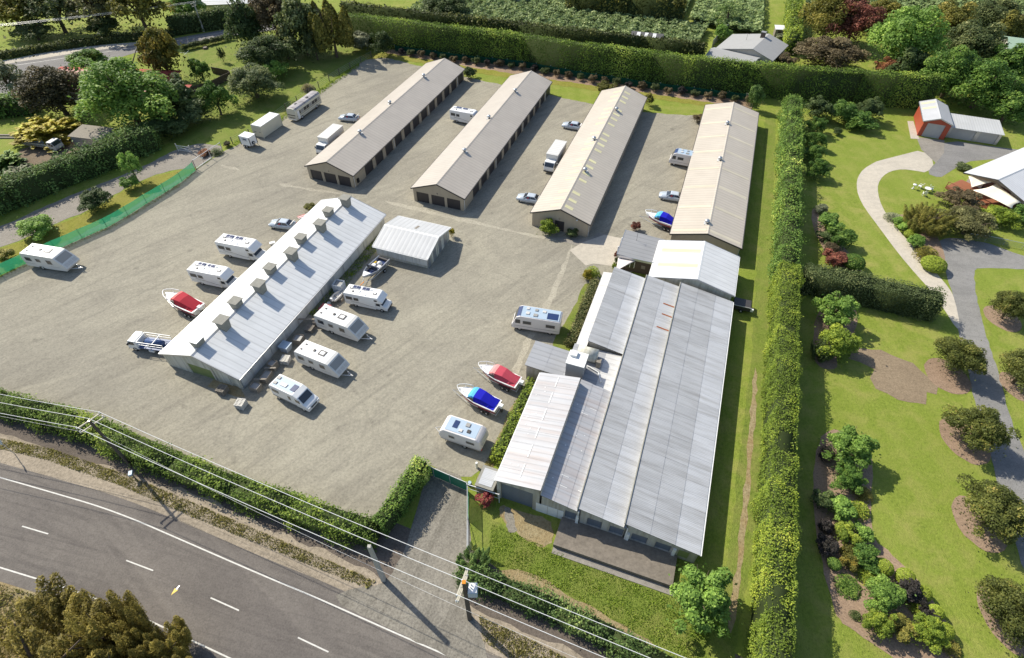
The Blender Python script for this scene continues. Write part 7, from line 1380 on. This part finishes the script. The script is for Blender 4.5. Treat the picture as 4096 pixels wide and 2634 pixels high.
t = thing('steel_bin', 'blue-grey steel bin against the white shed wall', 'bin', LW(-45.8, 37.4), -YAW, 'goods stored along the white shed'); MB().add([(-.5, -.5, 0), (.5, -.5, 0), (.5, .5, 0), (-.5, .5, 0), (-.65, -.6, 1.0), (.65, -.6, 1.0), (.65, .6, 1.0), (-.65, .6, 1.0)], [(0, 3, 2, 1), (4, 5, 6, 7), (0, 1, 5, 4), (1, 2, 6, 5), (2, 3, 7, 6), (3, 0, 4, 7)]).build('body', v_silver, t); MB().box(-.7, .7, -.65, .65, 1.0, 1.06).build('lid', v_bluewhite, t)
t = thing('hopper', 'rusty red hopper beside the white shed wall', 'hopper', LW(-44.9, 45.6), -YAW, 'goods stored along the white shed'); MB().add([(-.4, -.4, .2), (.4, -.4, .2), (.4, .4, .2), (-.4, .4, .2), (-.7, -.7, .9), (.7, -.7, .9), (.7, .7, .9), (-.7, .7, .9)], [(0, 3, 2, 1), (4, 5, 6, 7), (0, 1, 5, 4), (1, 2, 6, 5), (2, 3, 7, 6), (3, 0, 4, 7)]).build('body', v_redhull, t)
for x, y in ((-.35, -.35), (.35, -.35), (.35, .35), (-.35, .35)): MB().box(x - .04, x + .04, y - .04, y + .04, 0, .25).build('leg', v_dark, t)
MB().box(-.2, .2, .1, .5, .902, 1.1).build('white_box', m_white, t)
for k, (u, v, l, rz) in enumerate(((-45.9, 42.6, 2.4, .9), (-45.3, 31.4, 1.6, .2), (-45.2, 33.4, 1.5, -.4))): tag(MB().box(-l / 2, l / 2, -.12, .12, 0, .1).build('plank', m_wood), ('long plank leaning by the open crate', 'short plank on the goods near the shed corner', 'plank lying across the goods behind the campervan')[k], 'plank', 'goods stored along the white shed').location = LW(u, v, .9)
sheet('tarp_pad', [(485, 905), (520, 915), (550, 928), (575, 930), (560, 905), (530, 890), (500, 888)], m_dry, .02, 0, .05, 61)
t = thing('block_heap', 'pale concrete block on the gravel left of the white shed', 'block', GS(1091, 977, 0), .4); MB().box(-.45, .45, -.3, .3, 0, .35).build('block', m_white, t, bevel=.05)
t = thing('pallet_board', 'red slatted board beside the sedan at the white shed', 'board', GS(1208, 868, 0), .6)
for k in range(4): MB().box(-.7, .7, -.4 + k * .22, -.25 + k * .22, .05, .1).build('slat', v_redlite if k % 2 else m_white, t)
# garden furniture on the right lawn
def chair(label, px, rz):
    t = thing('garden_chair', label, 'chair', G(*px), rz, 'white garden chairs on the lawn'); MB().box(-.28, .28, -.28, .28, .4, .45).build('seat', m_white, t); MB().prism([(-.28, .45), (-.24, .45), (-.38, 1.05), (-.42, 1.05)], -.28, .28).build('backrest', m_white, t)
    for x in (-.25, .25):
        for y in (-.25, .25): MB().box(x - .03, x + .03, y - .03, y + .03, 0, .4).build('leg', m_white, t)
    for y in (-.3, .3): MB().box(-.3, .28, y - .03, y + .03, .65, .69).build('armrest', m_white, t)
chair('white garden chair nearest the curved path', (2150, 440), 2.2); chair('white garden chair on the house side of the round table', (2176, 446), -.6); chair('white garden chair below the round table', (2160, 458), 1.2)
t = thing('garden_table', 'round white garden table among the chairs', 'table', G(2166, 449)); MB().lathe([(.0, .7), (.55, .7), (.55, .74), (.0, .74)], n=16).build('tabletop', m_white, t); MB().tube([(0, 0, 0), (0, 0, .7)], .05).build('leg', m_white, t)
t = thing('bird_bath', 'small white bird bath alone on the lawn', 'bird bath', G(2135, 442)); MB().lathe([(.0, 0), (.25, 0), (.1, .15), (.09, .7), (.35, .85), (.35, .9), (.0, .86)], n=14).build('pedestal', m_white, t, True)
# odds by the office and hedge side
for k, (x, y) in enumerate(((1442, 597), (1443, 610), (1437, 625))): S(('upper', 'middle', 'lower')[k] + ' potted plant along the office wall', (x, y), 1.1, .4, 'shr%d' % (k + 1), ('red', 'deep', 'lime')[k], name='potted_plant', cat='plant', group='pots by the office wall')
t = thing('air_unit', 'dark covered trailer in the shade between the workshop and the hedge', 'trailer', LW(11.4, 66.8), -YAW); MB().box(-1.2, 1.2, -.9, .9, .4, 1.1).build('body', v_dark, t, bevel=.05); MB().box(-1.25, 1.25, -.95, -.9, 1.1, 1.2).build('rim', v_grey, t); MB().box(1.21, 1.6, -.9, -.6, .5, .9).build('white_end', m_white, t)
for s in (-1, 1): wheel(t, 0, s * .95, .26, .18)
# rubble and timber at the left edge
for k, (x, y, l, rz) in enumerate(((15, 318, 5, -.2), (25, 324, 5.5, -.18), (60, 398, 3, .2), (75, 402, 2.6, .4), (90, 398, 2.4, .1))): tag(MB().box(-l / 2, l / 2, -.2, .2, .0, .25).build('timber_beam', m_conpost if k > 1 else m_wood), ('upper grey timber beam at the left edge', 'lower grey timber beam at the left edge', 'pale beam leftmost on the rubble below the truck', 'pale beam in the middle of the rubble below the truck', 'pale beam rightmost on the rubble below the truck')[k], 'timber', 'timber lying in the left garden').location = G(x, y); bpy.data.objects[-1] if False else None
